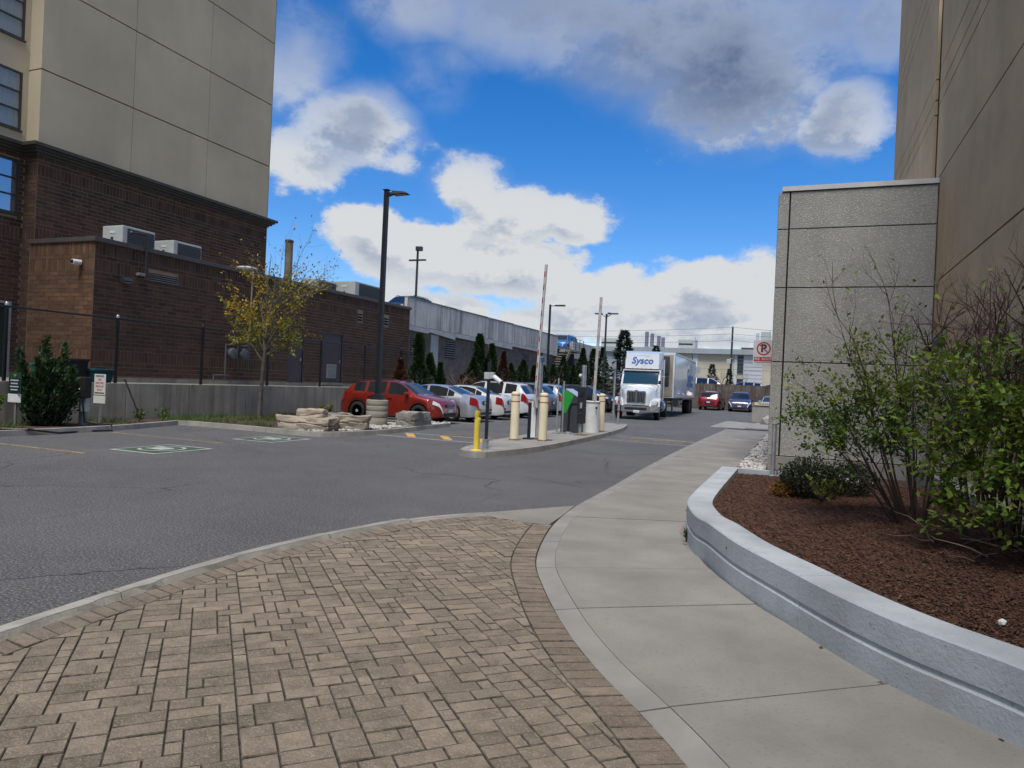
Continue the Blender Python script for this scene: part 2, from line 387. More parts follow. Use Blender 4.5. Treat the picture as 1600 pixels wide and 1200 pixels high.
WL_C = [(x*k_, y*k_) for x, y in [(1.3, .6), (.35, 2.1), (-.38, 3.22), (-.70, 3.67), (-1.06, 4.13), (-1.45, 4.73), (-1.89, 5.55), (-2.19, 6.2), (-2.42, 6.97), (-2.66, 8.1), (-2.80, 9.3), (-2.84, 10.5), (-2.87, 11.8), (-2.96, 14.3), (-3.06, 18.9), (-3.09, 25.8), (-3.07, 35.0)]]
WR_C = [(x*k_, y*k_) for x, y in [(3.4, 1.2), (2.2, 2.9), (1.08, 4.17), (.59, 4.72), (.22, 5.18), (-.05, 5.60), (-.26, 5.93), (-.71, 6.86), (-.95, 7.59), (-1.17, 8.56), (-1.25, 10.0), (-1.26, 13.0), (-1.26, 20.0), (-1.26, 32.5), (-1.26, 35.5)]]
kerb = curve_pts(KERB_C, .1); WL = curve_pts(WL_C, .1); WR = curve_pts(WR_C, .1)

# ---- sidewalk: cast slabs with tooled edge strip
walk = MB()
def sample(pl, s):
    L = [0]
    for i in range(1, len(pl)): L.append(L[-1]+math.hypot(pl[i][0]-pl[i-1][0], pl[i][1]-pl[i-1][1]))
    return np.interp(s, L, [p[0] for p in pl]), np.interp(s, L, [p[1] for p in pl]), L[-1]
def arclen_at(pl, q):
    L = 0; best = (1e9, 0)
    for i in range(1, len(pl)):
        d = math.hypot(pl[i][0]-q[0], pl[i][1]-q[1]); L += math.hypot(pl[i][0]-pl[i-1][0], pl[i][1]-pl[i-1][1])
        if d < best[0]: best = (d, L)
    return best[1]
joints = [((1.1, .8), (3.0, 1.7)), ((.30, 2.15), (1.9, 3.25)), ((-.70, 3.67), (.58, 4.72)), ((-1.57, 5.0), (-.27, 5.91)), ((-2.13, 6.05), (-.72, 6.86)), ((-2.46, 7.2), (-1.06, 7.9)),
          ((-2.72, 8.6), (-1.24, 9.2)), ((-2.84, 10.2), (-1.25, 10.6)), ((-2.86, 11.7), (-1.26, 11.9))]
yy = 13.4
while yy < 35: joints.append(((-3.0, yy), (-1.26, yy+.05))); yy += 1.55
joints = [((a[0]*k_, a[1]*k_), (b[0]*k_, b[1]*k_)) for a, b in joints]
sidewalk = thing('sidewalk', 'curving pale concrete sidewalk', 'sidewalk'); del sidewalk['label'], sidewalk['category']; struct(sidewalk)
for (a0, b0), (a1, b1) in zip(joints[:-1], joints[1:]):
    sa0, sa1 = arclen_at(WL, a0)+.014, arclen_at(WL, a1); sb0, sb1 = arclen_at(WR, b0)+.014, arclen_at(WR, b1)
    n = 12
    Lp = [sample(WL, lerp(sa0, sa1, i/n))[:2] for i in range(n+1)]; Rp = [sample(WR, lerp(sb0, sb1, i/n))[:2] for i in range(n+1)]
    ed = offset(Lp, -.17)
    mb = MB(); t = .002*math.sin(a0[1]*7)
    for i in range(n):
        mb.hexa([(*ed[i], -.1), (*Rp[i], -.1), (*Rp[i+1], -.1), (*ed[i+1], -.1), (*ed[i], PZ+t), (*Rp[i], PZ+t), (*Rp[i+1], PZ+t), (*ed[i+1], PZ+t)], 0)
    mb.build('slab', M_CONC, sidewalk)
    eb = MB(); ed2 = offset(Lp, -.1675)
    lo = -.02
    for i in range(n):
        eb.hexa([(*Lp[i], -.1), (*ed2[i], -.1), (*ed2[i+1], -.1), (*Lp[i+1], -.1), (*Lp[i], PZ-.012), (*ed2[i], PZ-.003), (*ed2[i+1], PZ-.003), (*Lp[i+1], PZ-.012)], 0)
    eb.build('edge_strip', M_CONCB, sidewalk)
sb = MB(); 
for i in range(0, min(len(WL), len(WR))*1-1):
    pass
wl2 = [sample(WL, s)[:2] for s in np.linspace(0, sample(WL, 0)[2], 120)]; wr2 = [sample(WR, s)[:2] for s in np.linspace(0, sample(WR, 0)[2], 120)]
for i in range(119): sb.poly([(*wl2[i], PZ-.03), (*wr2[i], PZ-.03), (*wr2[i+1], PZ-.03), (*wl2[i+1], PZ-.03)])
sb.build('slab_bed', M_SAND, sidewalk)
# concrete apron at the far end and the dropped corner where kerb meets walk
ap = MB(); ap.prism([(-3.9, 34.6), (-2.35, 34.6), (-2.2, 41.4), (-3.9, 42.6)], -.05, .012); struct(ap.build('concrete_apron', M_ISLE))
ap = MB(); ap.prism([(-2.33, 34.6), (-1.25, 34.7), (-1.65, 42.2), (-2.18, 41.4)], -.05, .05); struct(ap.build('concrete_apron', M_ISLE))
dc = MB()
a = [(x*k_, y*k_) for x, y in [(-3.72, 8.18), (-3.0, 9.25), (-2.83, 9.5), (-2.74, 8.6), (-2.70, 8.02), (-3.2, 7.98)]]
dc.prism(a, -.1, PZ-.008); struct(dc.build('dropped_kerb_slab', M_CONC))

# ---- unit paving
paving = thing('stone_paving', '', ''); del paving['label'], paving['category']; struct(paving)
kin = offset(kerb, -.16)            # inner line of the kerb (kerb is 16 cm wide)
bordR = offset(WL, .225); bordK = offset(kin, -.215)
base = MB()
def xs_at(pl, y):
    for p, q in zip(pl[:-1], pl[1:]):
        if min(p[1], q[1]) <= y <= max(p[1], q[1]) and p[1] != q[1]: return lerp(p[0], q[0], (y-p[1])/(q[1]-p[1]))
    return None
ys = np.linspace(.7, 7.9, 60)
for y0, y1 in zip(ys[:-1], ys[1:]):
    q = [xs_at(kerb, y0), xs_at(WL, y0), xs_at(WL, y1), xs_at(kerb, y1)]
    if None in q: continue
    base.poly([(q[0], y0, PZ-.011), (q[1], y0, PZ-.011), (q[2], y1, PZ-.011), (q[3], y1, PZ-.011)])
base.build('sand_bed', M_SAND, paving)
def clip_half(pl, p, q, left=True):
    """keep the part of a convex polygon on the left (or right) of the line p-q"""
    def sd(r): 
        s = (q[0]-p[0])*(r[1]-p[1])-(q[1]-p[1])*(r[0]-p[0]); return s if left else -s
    out = []
    for i in range(len(pl)):
        a, b = pl[i], pl[(i+1) % len(pl)]; sa, sb_ = sd(a), sd(b)
        if sa >= 0: out.append(a)
        if (sa >= 0) != (sb_ >= 0):
            t = sa/(sa-sb_); out.append((lerp(a[0], b[0], t), lerp(a[1], b[1], t)))
    return out
def area(pl): return .5*sum(pl[i][0]*pl[(i+1) % len(pl)][1]-pl[(i+1) % len(pl)][0]*pl[i][1] for i in range(len(pl)))
def near_seg(pl, c):
    i = min(range(len(pl)-1), key=lambda j: (pl[j][0]+pl[j+1][0]-2*c[0])**2+(pl[j][1]+pl[j+1][1]-2*c[1])**2); return pl[i], pl[i+1]
def shrink(pl, g_):
    """inset a convex polygon by g_ on every side"""
    if area(pl) < 0: pl = pl[::-1]
    out = pl
    n = len(pl)
    for i in range(n):
        a, b = pl[i], pl[(i+1) % n]; dx, dy = b[0]-a[0], b[1]-a[1]; l = math.hypot(dx, dy)
        if l < 1e-5: continue
        nx, ny = -dy/l*g_, dx/l*g_
        out = clip_half(out, (a[0]+nx, a[1]+ny), (b[0]+nx, b[1]+ny))
        if len(out) < 3: return []
    return out
def paver_block(mb, pl, z, tilt=(0, 0), ch=.0044):
    top = shrink(pl, ch)
    if len(top) < 3: return
    c = (sum(p[0] for p in pl)/len(pl), sum(p[1] for p in pl)/len(pl))
    zt = lambda p, dz: z+dz+(p[0]-c[0])*tilt[0]+(p[1]-c[1])*tilt[1]
    if area(pl) < 0: pl = pl[::-1]
    if area(top) < 0: top = top[::-1]
    o = len(mb.v); n = len(pl)
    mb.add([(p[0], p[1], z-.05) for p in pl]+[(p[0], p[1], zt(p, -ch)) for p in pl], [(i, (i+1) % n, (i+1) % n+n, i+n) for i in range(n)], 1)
    mb.add([(p[0], p[1], zt(p, 0)) for p in top], [tuple(range(len(top)))])
    # chamfer: join ring to top where counts agree, else a simple lower face
    if len(top) == n:
        cx = min(range(n), key=lambda j: (top[j][0]-pl[0][0])**2+(top[j][1]-pl[0][1])**2)
        tt = top[cx:]+top[:cx]
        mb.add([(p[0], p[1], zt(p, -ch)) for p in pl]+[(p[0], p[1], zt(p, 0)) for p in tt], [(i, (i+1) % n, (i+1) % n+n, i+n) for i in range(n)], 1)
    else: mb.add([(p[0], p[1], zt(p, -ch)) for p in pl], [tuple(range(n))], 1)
pieces = []
U, UV = .074, .0545; c45 = math.sqrt(.5)
def w2(u, v): return ((u-v)*c45-1.0, (u+v)*c45)     # paving axes lie at 45 degrees
GW = 190; grid = np.zeros((GW, GW), bool)
opts = [(3, 2)]*9+[(2, 2)]*7+[(2, 3)]*3+[(1, 2)]*2
for v in range(GW):
    for u in range(GW):
        if grid[u, v]: continue
        for a, b in random.sample(opts, len(opts))+[(3, 2), (2, 2), (2, 1), (1, 2), (1, 1)]:
            if u+a <= GW and v+b <= GW and not grid[u:u+a, v:v+b].any():
                grid[u:u+a, v:v+b] = True
                q = [w2((u-50)*U, v*UV), w2((u-50+a)*U, v*UV), w2((u-50+a)*U, (v+b)*UV), w2((u-50)*U, (v+b)*UV)]
                pieces.append(q); break
field = []
for q in pieces:
    c = (sum(p[0] for p in q)/4, sum(p[1] for p in q)/4)
    if c[1] < .9 or c[1] > 8.0 or c[0] < -5 or c[0] > 1: continue
    p, r = near_seg(bordR, c); q2 = clip_half(q, p, r, True)
    if len(q2) < 3: continue
    p, r = near_seg(bordK, c); q2 = clip_half(q2, p, r, False)
    if len(q2) < 3: continue
    if c[1] > 7.0: 
        q2 = clip_half(q2, (-3.60, 7.80), (-2.35, 7.58), False)
        if len(q2) < 3: continue
    q2 = shrink(q2, .0018)
    if len(q2) >= 3 and abs(area(q2)) > .0012: field.append((q2, 0))
def soldier(pl, depth, side, wdt=.107, tstart=0.0, tend=1.0, inset=.0):
    L = sample(pl, 0)[2]; n = int(L*(tend-tstart)/wdt); out = []
    far = offset(pl, depth*side); nearl = offset(pl, inset*side)
    for i in range(n):
        s0 = L*tstart+i*wdt+.003; s1 = s0+wdt-.005
        a, b = sample(nearl, s0*sample(nearl, 0)[2]/L)[:2], sample(nearl, s1*sample(nearl, 0)[2]/L)[:2]
        Lf = sample(far, 0)[2]; c, d = sample(far, s1*Lf/L)[:2], sample(far, s0*Lf/L)[:2]
        out.append([tuple(map(float, a)), tuple(map(float, b)), tuple(map(float, c)), tuple(map(float, d))])
    return out
for q in soldier(WL, .222, 1, .112, 0, 1, .008):
    c = q[0]
    if .9 < c[1] < 7.62: field.append((q, 1))
for q in soldier(kin, .212, -1, .112, 0, 1, .006):
    c = q[0]
    if .9 < c[1] < 7.72: field.append((q, 1))
cams = Vector((0, 0, 1.65))
def vis(q):
    c = Vector((q[0][0], q[0][1], PZ))-cams; wd = c.dot(fw)
    if wd < .1: return 0
    x = c.dot(rr)/wd*1115.2; y = -c.dot(uu)/wd*1115.2
    if abs(x) > 840 or abs(y) > 650: return 0
    return abs(area(q))/wd**3
field.sort(key=lambda t: -vis(t[0]))
rest = MB(); restb = MB()
for i, (q, kind) in enumerate(field):
    z = PZ+rnd(-.004, .003); tl = (rnd(-.025, .025), rnd(-.025, .025))
    if i < 300:
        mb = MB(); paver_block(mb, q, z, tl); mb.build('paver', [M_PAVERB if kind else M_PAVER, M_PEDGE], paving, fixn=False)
    else: paver_block(restb if kind else rest, q, z, tl)
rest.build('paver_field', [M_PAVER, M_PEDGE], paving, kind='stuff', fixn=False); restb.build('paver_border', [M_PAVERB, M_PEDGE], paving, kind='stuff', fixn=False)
# kerb along the paving: cast lengths, broken inner arris
kr = thing('paving_kerb', '', ''); del kr['label'], kr['category']; struct(kr)
L = sample(kerb, 0)[2]; seg = 1.15; s = 0
while s < L-.05:
    e_ = min(L, s+seg-.012); mb = MB(); n = 9
    o_ = [sample(kerb, lerp(s, e_, i/n))[:2] for i in range(n+1)]; inn = [sample(kin, lerp(s, e_, i/n)*sample(kin, 0)[2]/L)[:2] for i in range(n+1)]
    topi = [(lerp(a[0], b[0], .80+rnd(-.10, .12)), lerp(a[1], b[1], .80)) for a, b in zip(o_, inn)]
    drop = max(0, (s-L+2.6)/2.6)*.03
    for i in range(n):
        z = PZ+.035-drop
        mb.hexa([(*o_[i], -.1), (*topi[i], -.1), (*topi[i+1], -.1), (*o_[i+1], -.1), (*o_[i], z-.012), (*topi[i], z), (*topi[i+1], z), (*o_[i+1], z-.012)])
        mb.hexa([(*topi[i], -.1), (*inn[i], -.1), (*inn[i+1], -.1), (*topi[i+1], -.1), (*topi[i], z-.003), (*inn[i], PZ-.025), (*inn[i+1], PZ-.025), (*topi[i+1], z-.003)])
    mb.build('kerb_stone', M_KERB, kr); s += seg

# ---- bed at the left with its kerb
def kerb_run(name, ctrl, wdt, h, seg=2.4, side=1, mt=M_KERB, parent=None):
    pl = curve_pts(ctrl, .15); L = sample(pl, 0)[2]; s = 0
    rt_ = parent or thing(name, '', '')
    if not parent: del rt_['label'], rt_['category']; struct(rt_)
    while s < L-.05:
        e_ = min(L, s+seg-.01); n = max(3, int((e_-s)/.25)); mb = MB()
        A = [sample(pl, lerp(s, e_, i/n))[:2] for i in range(n+1)]; A2 = offset(A, .025*side); B = offset(A, wdt*side)
        for i in range(n):
            mb.hexa([(*A[i], -.1), (*B[i], -.1), (*B[i+1], -.1), (*A[i+1], -.1), (*A2[i], h), (*B[i], h), (*B[i+1], h), (*A2[i+1], h)])
        mb.build('kerb_stone', mt, rt_); s += seg
    return rt_
BEDK = [(-15.8, 2.0), (-15.85, 8.0), (-15.85, 11.0), (-15.95, 13.0), (-16.45, 15.0), (-16.6, 15.55), (-16.2, 15.62), (-14.0, 15.58), (-12.4, 15.45), (-11.75, 15.5), (-11.35, 16.0), (-11.15, 17.0), (-11.1, 18.6), (-11.25, 20.6), (-11.42, 22.5), (-11.5, 22.75), (-11.75, 22.8), (-12.6, 22.5), (-15.6, 21.8)]
kerb_run('bed_kerb', BEDK, .17, .13, 2.4, 1)
bedpl = curve_pts(BEDK, .3)
bed = MB()
poly = [(-15.95, 2), (-15.97, 8), (-15.98, 11), (-16.08, 13), (-16.55, 15.0), (-16.74, 15.66), (-16.2, 15.74), (-14, 15.7), (-12.4, 15.57), (-11.82, 15.62), (-11.45, 16.05), (-11.27, 17), (-11.22, 18.6), (-11.37, 20.6), (-11.52, 22.45), (-11.8, 22.68), (-12.6, 22.4), (-15.6, 21.72), (-18.0, 21.72), (-18.0, 2.0)]
bed.poly([(p[0], p[1], .10) for p in poly[:6]]+[(-18.0, 15.66, .10), (-18.0, 2.0, .10)])
bed.poly([(-18.0, 15.66, .10), (-16.74, 15.66, .10)]+[(p[0], p[1], .10) for p in poly[6:-1]])
struct(bed.build('planting_bed', M_SOIL))
strip = MB(); strip.box(-18.0, -16.8, 21.81, 74, -.1, .06); struct(strip.build('hedge_bed', M_SOIL))
kerb_run('hedge_kerb', [(-16.8, 22.2), (-16.8, 40), (-16.8, 73)], .15, .12, 3.0, 1)

# ---- barrier island
ISL = [(-6.95, 14.2), (-6.55, 13.95), (-6.25, 14.1), (-6.0, 15.2), (-5.83, 16.6), (-5.8, 19.0), (-5.9, 23.0), (-6.1, 26.0), (-6.45, 28.5), (-6.75, 29.6), (-7.4, 29.75), (-7.75, 29.4), (-7.78, 25.5), (-7.6, 21.0), (-7.45, 17.5), (-7.2, 15.2)]
ipl = curve_pts(ISL+[ISL[0]], .25)[:-1]
isl = thing('barrier_island', '', ''); del isl['label'], isl['category']; struct(isl)
mb = MB(); n = len(ipl); inn = offset(ipl+[ipl[0]], .15)[:-1]; o2 = offset(ipl+[ipl[0]], .02)[:-1]
for i in range(n):
    j = (i+1) % n
    mb.hexa([(*ipl[i], -.1), (*inn[i], -.1), (*inn[j], -.1), (*ipl[j], -.1), (*o2[i], .13), (*inn[i], .13), (*inn[j], .13), (*o2[j], .13)])
mb.build('kerb_edge', M_KERB, isl)
inn2 = offset(ipl+[ipl[0]], .156)[:-1]
ylo = min(p[1] for p in inn2); yhi = max(p[1] for p in inn2); cuts = np.linspace(ylo, yhi, 9)
for a, b in zip(cuts[:-1], cuts[1:]):
    pl = clip_half(clip_half(inn2, (0, a+.005), (1, a+.005), True), (0, b-.005), (1, b-.005), False)
    if len(pl) > 2: MB().prism(pl, -.1, .132).build('slab', M_ISLE, isl)

# ---- painted markings, each a sheet 4 mm above the asphalt
def paint(name, pts, m, parent, z=.004):
    return MB().poly([(p[0], p[1], z) for p in pts]).build(name, m, parent)
def bar(p, q, w_):
    dx, dy = q[0]-p[0], q[1]-p[1]; l = math.hypot(dx, dy); nx, ny = -dy/l*w_/2, dx/l*w_/2
    return [(p[0]-nx, p[1]-ny), (q[0]-nx, q[1]-ny), (q[0]+nx, q[1]+ny), (p[0]+nx, p[1]+ny)]
mk = thing('road_markings', '', ''); del mk['label'], mk['category']; struct(mk)
paint('stall_line', bar((-15.7, 12.55), (-12.0, 12.45), .10), M_YELF, mk)
paint('stall_line', bar((-15.7, 9.3), (-12.2, 9.25), .10), M_YELF, mk)
paint('white_line', bar((-11.2, 17.45), (-7.5, 17.3), .10), M_WLINE, mk)
paint('white_line', bar((-11.0, 18.75), (-7.8, 18.9), .10), M_WLINE, mk)
for x in (-10.9, -9.75, -8.65, -7.95):
    paint('yellow_bar', [(x, 18.6), (x+.28, 18.6), (x+.95, 17.6), (x+.67, 17.6)], M_YEL, mk)
def strokes(x0, x1, y0, y1, n, m, flip):
    """worn, unreadable block capitals: uprights and cross strokes"""
    w_ = (x1-x0)/n
    for i in range(n):
        x = x0+i*w_; k = (i*5+3) % 6
        S_ = [((.1, 0), (.1, 1))] if k != 4 else []
        S_ += {0: [((.1, 1), (.75, 1)), ((.1, .5), (.65, .5)), ((.1, 0), (.75, 0))], 1: [((.1, 1), (.75, 0)), ((.75, 0), (.75, 1))], 2: [((.1, 1), (.7, 1)), ((.7, 1), (.7, .5)), ((.1, .5), (.7, .5))],
               3: [((.1, 0), (.75, 0)), ((.75, 0), (.75, 1))], 4: [((.4, 0), (.4, 1)), ((.05, 1), (.75, 1))], 5: [((.1, .5), (.75, 1)), ((.1, .5), (.75, 0))]}[k]
        for (a, b), (c, d) in S_:
            if flip: b, d = 1-b, 1-d
            paint('worn_letter', bar((x+a*w_, lerp(y0, y1, b)), (x+c*w_, lerp(y0, y1, d)), .055), M_YELF, mk, .005)
strokes(-10.0, -8.0, 19.2, 19.9, 6, M_YEL, True)
paint('white_line', bar((-5.75, 23.9), (-3.1, 23.5), .10), M_WLINE, mk)
paint('white_line', bar((-5.75, 22.0), (-3.05, 21.7), .08), M_WLINE, mk)
strokes(-5.4, -3.3, 22.2, 22.7, 9, M_YEL, False)
for x in (-5.5, -4.5, -3.7):
    paint('yellow_bar', [(x, 23.05), (x+.16, 23.05), (x+.95, 23.45), (x+.79, 23.45)], M_YEL, mk)
for k, (cx, cy) in enumerate([(-11.88, 10.72), (-12.02, 14.12)]):
    wq, hq = 1.22, 1.46
    def SQ(f): return [(cx-wq/2*f, cy-hq/2*f), (cx+wq/2*f, cy-hq/2*f), (cx+wq/2*f, cy+hq/2*f), (cx-wq/2*f, cy+hq/2*f)]
    paint('stencil_border', SQ(1.0), M_WLINE, mk, .004); paint('stencil_field', SQ(.88), M_GREENP, mk, .008)
    # plug-in car pictogram: open oval lead, car body, plug
    ring = [(cx+.40*math.cos(t)*wq*.8, cy+.30*math.sin(t)*hq) for t in np.linspace(R(-150), R(160), 26)]
    for p, q in zip(ring[:-1], ring[1:]): paint('stencil_lead', bar(p, q, .07), M_WLINE, mk, .012)
    paint('stencil_car', [(cx-.32, cy-.16), (cx+.18, cy-.20), (cx+.22, cy+.10), (cx+.05, cy+.22), (cx-.18, cy+.20), (cx-.28, cy+.06)], M_WLINE, mk, .012)
    paint('stencil_plug', [(cx-.40, cy+.18), (cx-.22, cy+.22), (cx-.24, cy+.34), (cx-.42, cy+.30)], M_WLINE, mk, .0125)
for yb in (24.95, 27.7, 30.55, 33.3, 36.0, 38.6, 41.4):
    paint('stall_line', bar((-16.6, yb), (-11.6, yb), .10), M_WLINE, mk)
random.seed(5)
M_CRACK = mat('dark_crack', (.035, .035, .036), .9, .2, 8)  # flat dark strips laid on the asphalt as cracks
def crack(p0, p1, n, wob, wmax):
    prev = None
    for i in range(n+1):
        t = i/n; x, y = lerp(p0[0], p1[0], t)+rnd(-wob, wob), lerp(p0[1], p1[1], t)+rnd(-wob, wob); w_ = rnd(.2, 1)*wmax*math.sin(math.pi*(.06+.88*t))
        if prev and random.random() < .86: paint('crack', [(prev[0]-prev[2], prev[1]-prev[2]), (prev[0]+prev[2], prev[1]+prev[2]), (x+w_, y+w_), (x-w_, y-w_)], M_CRACK, mk, .0045)
        prev = (x, y, w_)
for a_, b_ in (((-9.6, 6.2), (-7.4, 9.6)), ((-7.4, 9.6), (-6.6, 12.2)), ((-7.6, 12.6), (-6.3, 13.2)), ((-5.0, 12.0), (-3.1, 11.2)), ((-4.2, 16.5), (-3.2, 12.8)), ((-14.0, 13.6), (-11.0, 12.2)), ((-12.0, 6.5), (-9.0, 8.8))):
    crack(a_, b_, 26, .05, .012)
# ================================================================== RIGHT: PLANTER AND BUILDING
M_AGG = mat('exposed_aggregate', (.305, .298, .27), .9, .08, 1.0, .9, 38, speck=(33, .56, (.50, .49, .45), .75), stain=((.6, .6, .2), .6, (.17, .165, .15), .4))
M_AGGB = mat('brown_aggregate', (.52, .395, .25), .9, .08, .8, .7, 60, speck=(48, .60, (.47, .40, .30), .6), stain=((.9, .9, .10), .50, (.41, .315, .205), .6))
M_DARKJ = mat('dark_backing', (.02, .019, .018), .9, 0)  # near-black backing seen in joints, recesses and louvres
M_COPING = mat('pale_metal_coping', (.52, .52, .50), .5, .06, 2)
ptop = PZ+.372
pk = (1.65-ptop)/1.65
PL_OUT = [(1.75*1, 2.75), (1.35, 3.45), (1.02, 3.98), (.59, 4.42), (.27, 4.86), (-.04, 5.40), (-.44, 6.12), (-.76, 6.9), (-.90, 7.16), (-1.06, 7.75), (-1.13, 8.2), (-1.155, 9.0), (-1.16, 10.5), (-1.16, 12.10)]
pout = curve_pts(PL_OUT, .12)
planter = thing('planter_wall', 'low curved blue-grey concrete planter wall beside the sidewalk', 'planter', (-1.1, 8.2, PZ))
prof = [(0.0, -.15), (0.0, .150), (.014, .163), (.014, .185), (.002, .195), (0.0, .36), (.012, .372), (.27, .372), (.27, .20)]
L = sample(pout, 0)[2]; cutsP = [0, L*.30, L*.52, L*.78, L]
for s0, s1 in zip(cutsP[:-1], cutsP[1:]):
    n = max(8, int((s1-s0)/.12)); mb = MB(); rows = []
    base_l = [sample(pout, lerp(s0+.003, s1-.003, i/n))[:2] for i in range(n+1)]
    for d, z in prof:
        rows.append([(*p, PZ+z) for p in offset(base_l, -d)])
    V = [p for r_ in rows for p in r_]; F = []
    for j in range(len(rows)-1):
        for i in range(n): F.append((j*(n+1)+i, j*(n+1)+i+1, (j+1)*(n+1)+i+1, (j+1)*(n+1)+i))
    mb.add(V, F); k = n+1
    mb.add([rows[j][0] for j in range(len(rows))], [tuple(range(len(rows)))]); mb.add([rows[j][-1] for j in range(len(rows))], [tuple(range(len(rows)))])
    mb.build('wall_length', M_PLANT, planter, smooth=40)
MB().box(-1.155, -.22, 12.103, 12.26, 0, ptop-.004).build('end_wall', M_PLANT, planter)
mb = MB()
for s in (L*.42, L*.60, L*.70):
    x, y = sample(pout, s)[:2]; mb.lathe((x-.002, y-.002, PZ+.27), [(.009, -.004), (.009, .003)], 10, axis='x')
mb.build('form_tie_hole', M_DARKJ, planter)
# mulch: mounded bed, then loose chips
def bed_z(x, y): return ptop-.075+.09*math.exp(-((x-1.2)**2/1.2+(y-7.8)**2/6))+.012*mnoise.noise(Vector((x*3, y*3, 0)))
innl = offset(pout, -.262)
mb = MB(); ysn = np.arange(2.2, 12.12, .12); rows = []
def xin(y):
    v = xs_at(innl, y)
    return v if v is not None else (innl[0][0]+.8 if y < innl[0][1] else innl[-1][0])
for y in ysn:
    xa = xin(y); rows.append([(lerp(xa, 2.42, i/20), y, bed_z(lerp(xa, 2.42, i/20), y)) for i in range(21)])
V = [p for r_ in rows for p in r_]
mb.add(V, [(j*21+i, j*21+i+1, (j+1)*21+i+1, (j+1)*21+i) for j in range(len(rows)-1) for i in range(20)])
struct(mb.build('mulch_bed', M_MULCH, smooth=True))
mb = MB()
for i in range(42000):
    y = 3.2+8.8*random.random()**1.5; xa = xin(y)+.01; x = rnd(xa, 2.38); z = bed_z(x, y)+rnd(.002, .022)
    l, w_ = rnd(.006, .024)*(1.8 if random.random() < .05 else 1), rnd(.002, .006); a = rnd(0, 6.28); tz = rnd(-.5, .5)
    ca, sa = math.cos(a), math.sin(a); h = l*tz*.5
    mb.add([(x-ca*l-sa*w_, y-sa*l+ca*w_, z-h), (x-ca*l+sa*w_, y-sa*l-ca*w_, z-h+.004), (x+ca*l+sa*w_, y+sa*l-ca*w_, z+h), (x+ca*l-sa*w_, y+sa*l+ca*w_, z+h+.004)], [(0, 1, 2, 3)])
mb.build('bark_chips', M_CHIP, kind='stuff', fixn=False)
tag(bpy.data.objects['bark_chips'], 'reddish brown bark chips spread over the planter bed', 'mulch')
# short steel pipe at the end of the planter
p = thing('pipe_post', 'short shiny galvanised pipe standing at the far end of the planter', 'post', (-.36, 12.02, ptop-.08))
MB().tube([(-.36, 12.02, ptop-.08), (-.36, 12.02, 1.18)], .034, 16).build('pipe', M_GALV, p, smooth=40)
MB().lathe((-.36, 12.02, 1.18), [(.038, 0), (.038, .012), (.02, .022)], 16).build('cap', M_GALV, p, smooth=40)
MB().lathe((-.36, 12.02, ptop-.07), [(.07, 0), (.07, .012), (.036, .02)], 16).build('flange', M_GALV, p, smooth=40)
# pebble strip between planter, walk and building
mb = MB(); mb.box(-1.21, -.62, 12.263, 34, -.05, .04); struct(mb.build('pebble_strip_base', M_SOIL))
mb = MB(); mb.box(-.619, 2.38, 12.263, 16.24, -.05, .04); struct(mb.build('pebble_strip_base', M_SOIL))
def pebble_mesh(mb, c, r, ang, fl=.6):
    P = [(0, 0, 1), (.85, 0, .45), (.26, .81, .45), (-.69, .5, .45), (-.69, -.5, .45), (.26, -.81, .45), (.7, .5, -.4), (-.26, .8, -.4), (-.85, 0, -.4), (-.26, -.8, -.4), (.7, -.5, -.4)]
    F = [(0, 1, 2), (0, 2, 3), (0, 3, 4), (0, 4, 5), (0, 5, 1), (1, 6, 2), (2, 7, 3), (3, 8, 4), (4, 9, 5), (5, 10, 1), (2, 6, 7), (3, 7, 8), (4, 8, 9), (5, 9, 10), (1, 10, 6)]
    ca, sa = math.cos(ang), math.sin(ang); e = rnd(.6, 1.0); j = lambda: rnd(.75, 1.2)
    mb.add([(c[0]+(x*ca-y*sa*e)*r*j(), c[1]+(x*sa+y*ca*e)*r*j(), c[2]+z*r*fl) for x, y, z in P], F)
mb = MB()
for i in range(1500):
    y = 12.3+21*random.random()**2.2; x = rnd(-1.19, -.65) if y > 16 or random.random() < .6 else rnd(-.65, 1.6)
    pebble_mesh(mb, (x, y, .05), rnd(.03, .075), rnd(0, 6.3))
tag(mb.build('river_pebbles', M_PEB, kind='stuff', fixn=False), 'grey river pebbles between the sidewalk and the building', 'pebbles')

# ---- the aggregate-panel block and the tall brown wall behind it
rb = thing('panel_block', 'grey exposed-aggregate concrete block with pale metal coping beside the sidewalk', 'building', (-.62, 16.4, 0))
MB().box(-.58, 2.38, 16.45, 24.95, 0, 6.0).build('core', M_DARKJ, rb)
MB().box(-.60, 2.39, 16.27, 16.40, 0, .33).build('plinth', M_CONCB, rb)
zs = [.335, 2.36, 3.955, 5.215, 6.02]
for z0, z1 in zip(zs[:-1], zs[1:]):
    MB().rbox(((-.375+2.385)/2, 16.425, (z0+z1)/2), (2.385+.375-.014, .05, z1-z0-.022), 0, .006).build('panel', M_AGG, rb)
    MB().rbox(((-.62-.395)/2, 16.425, (z0+z1)/2), (.225-.012, .05, z1-z0-.022), 0, .006).build('panel', M_AGG, rb)
    for ya, yb in ((16.46, 19.3), (19.3, 22.1), (22.1, 24.9)):
        MB().rbox((-.60, (ya+yb)/2, (z0+z1)/2), (.05, yb-ya-.014, z1-z0-.022), 0, .006).build('panel', M_AGG, rb)
MB().box(-.55, 2.39, 16.37, 25.0, 6.03, 6.13).build('coping', M_COPING, rb)
tw = thing('tall_wall', 'towering brown aggregate wall rising behind the shrubs on the right', 'building', (2.4, 8, 0))
zj = [0, 2.05, 4.03, 6.18, 7.78, 8.10, 8.55, 10.84, 11.22, 11.65, 14.2, 17.0, 20.0]
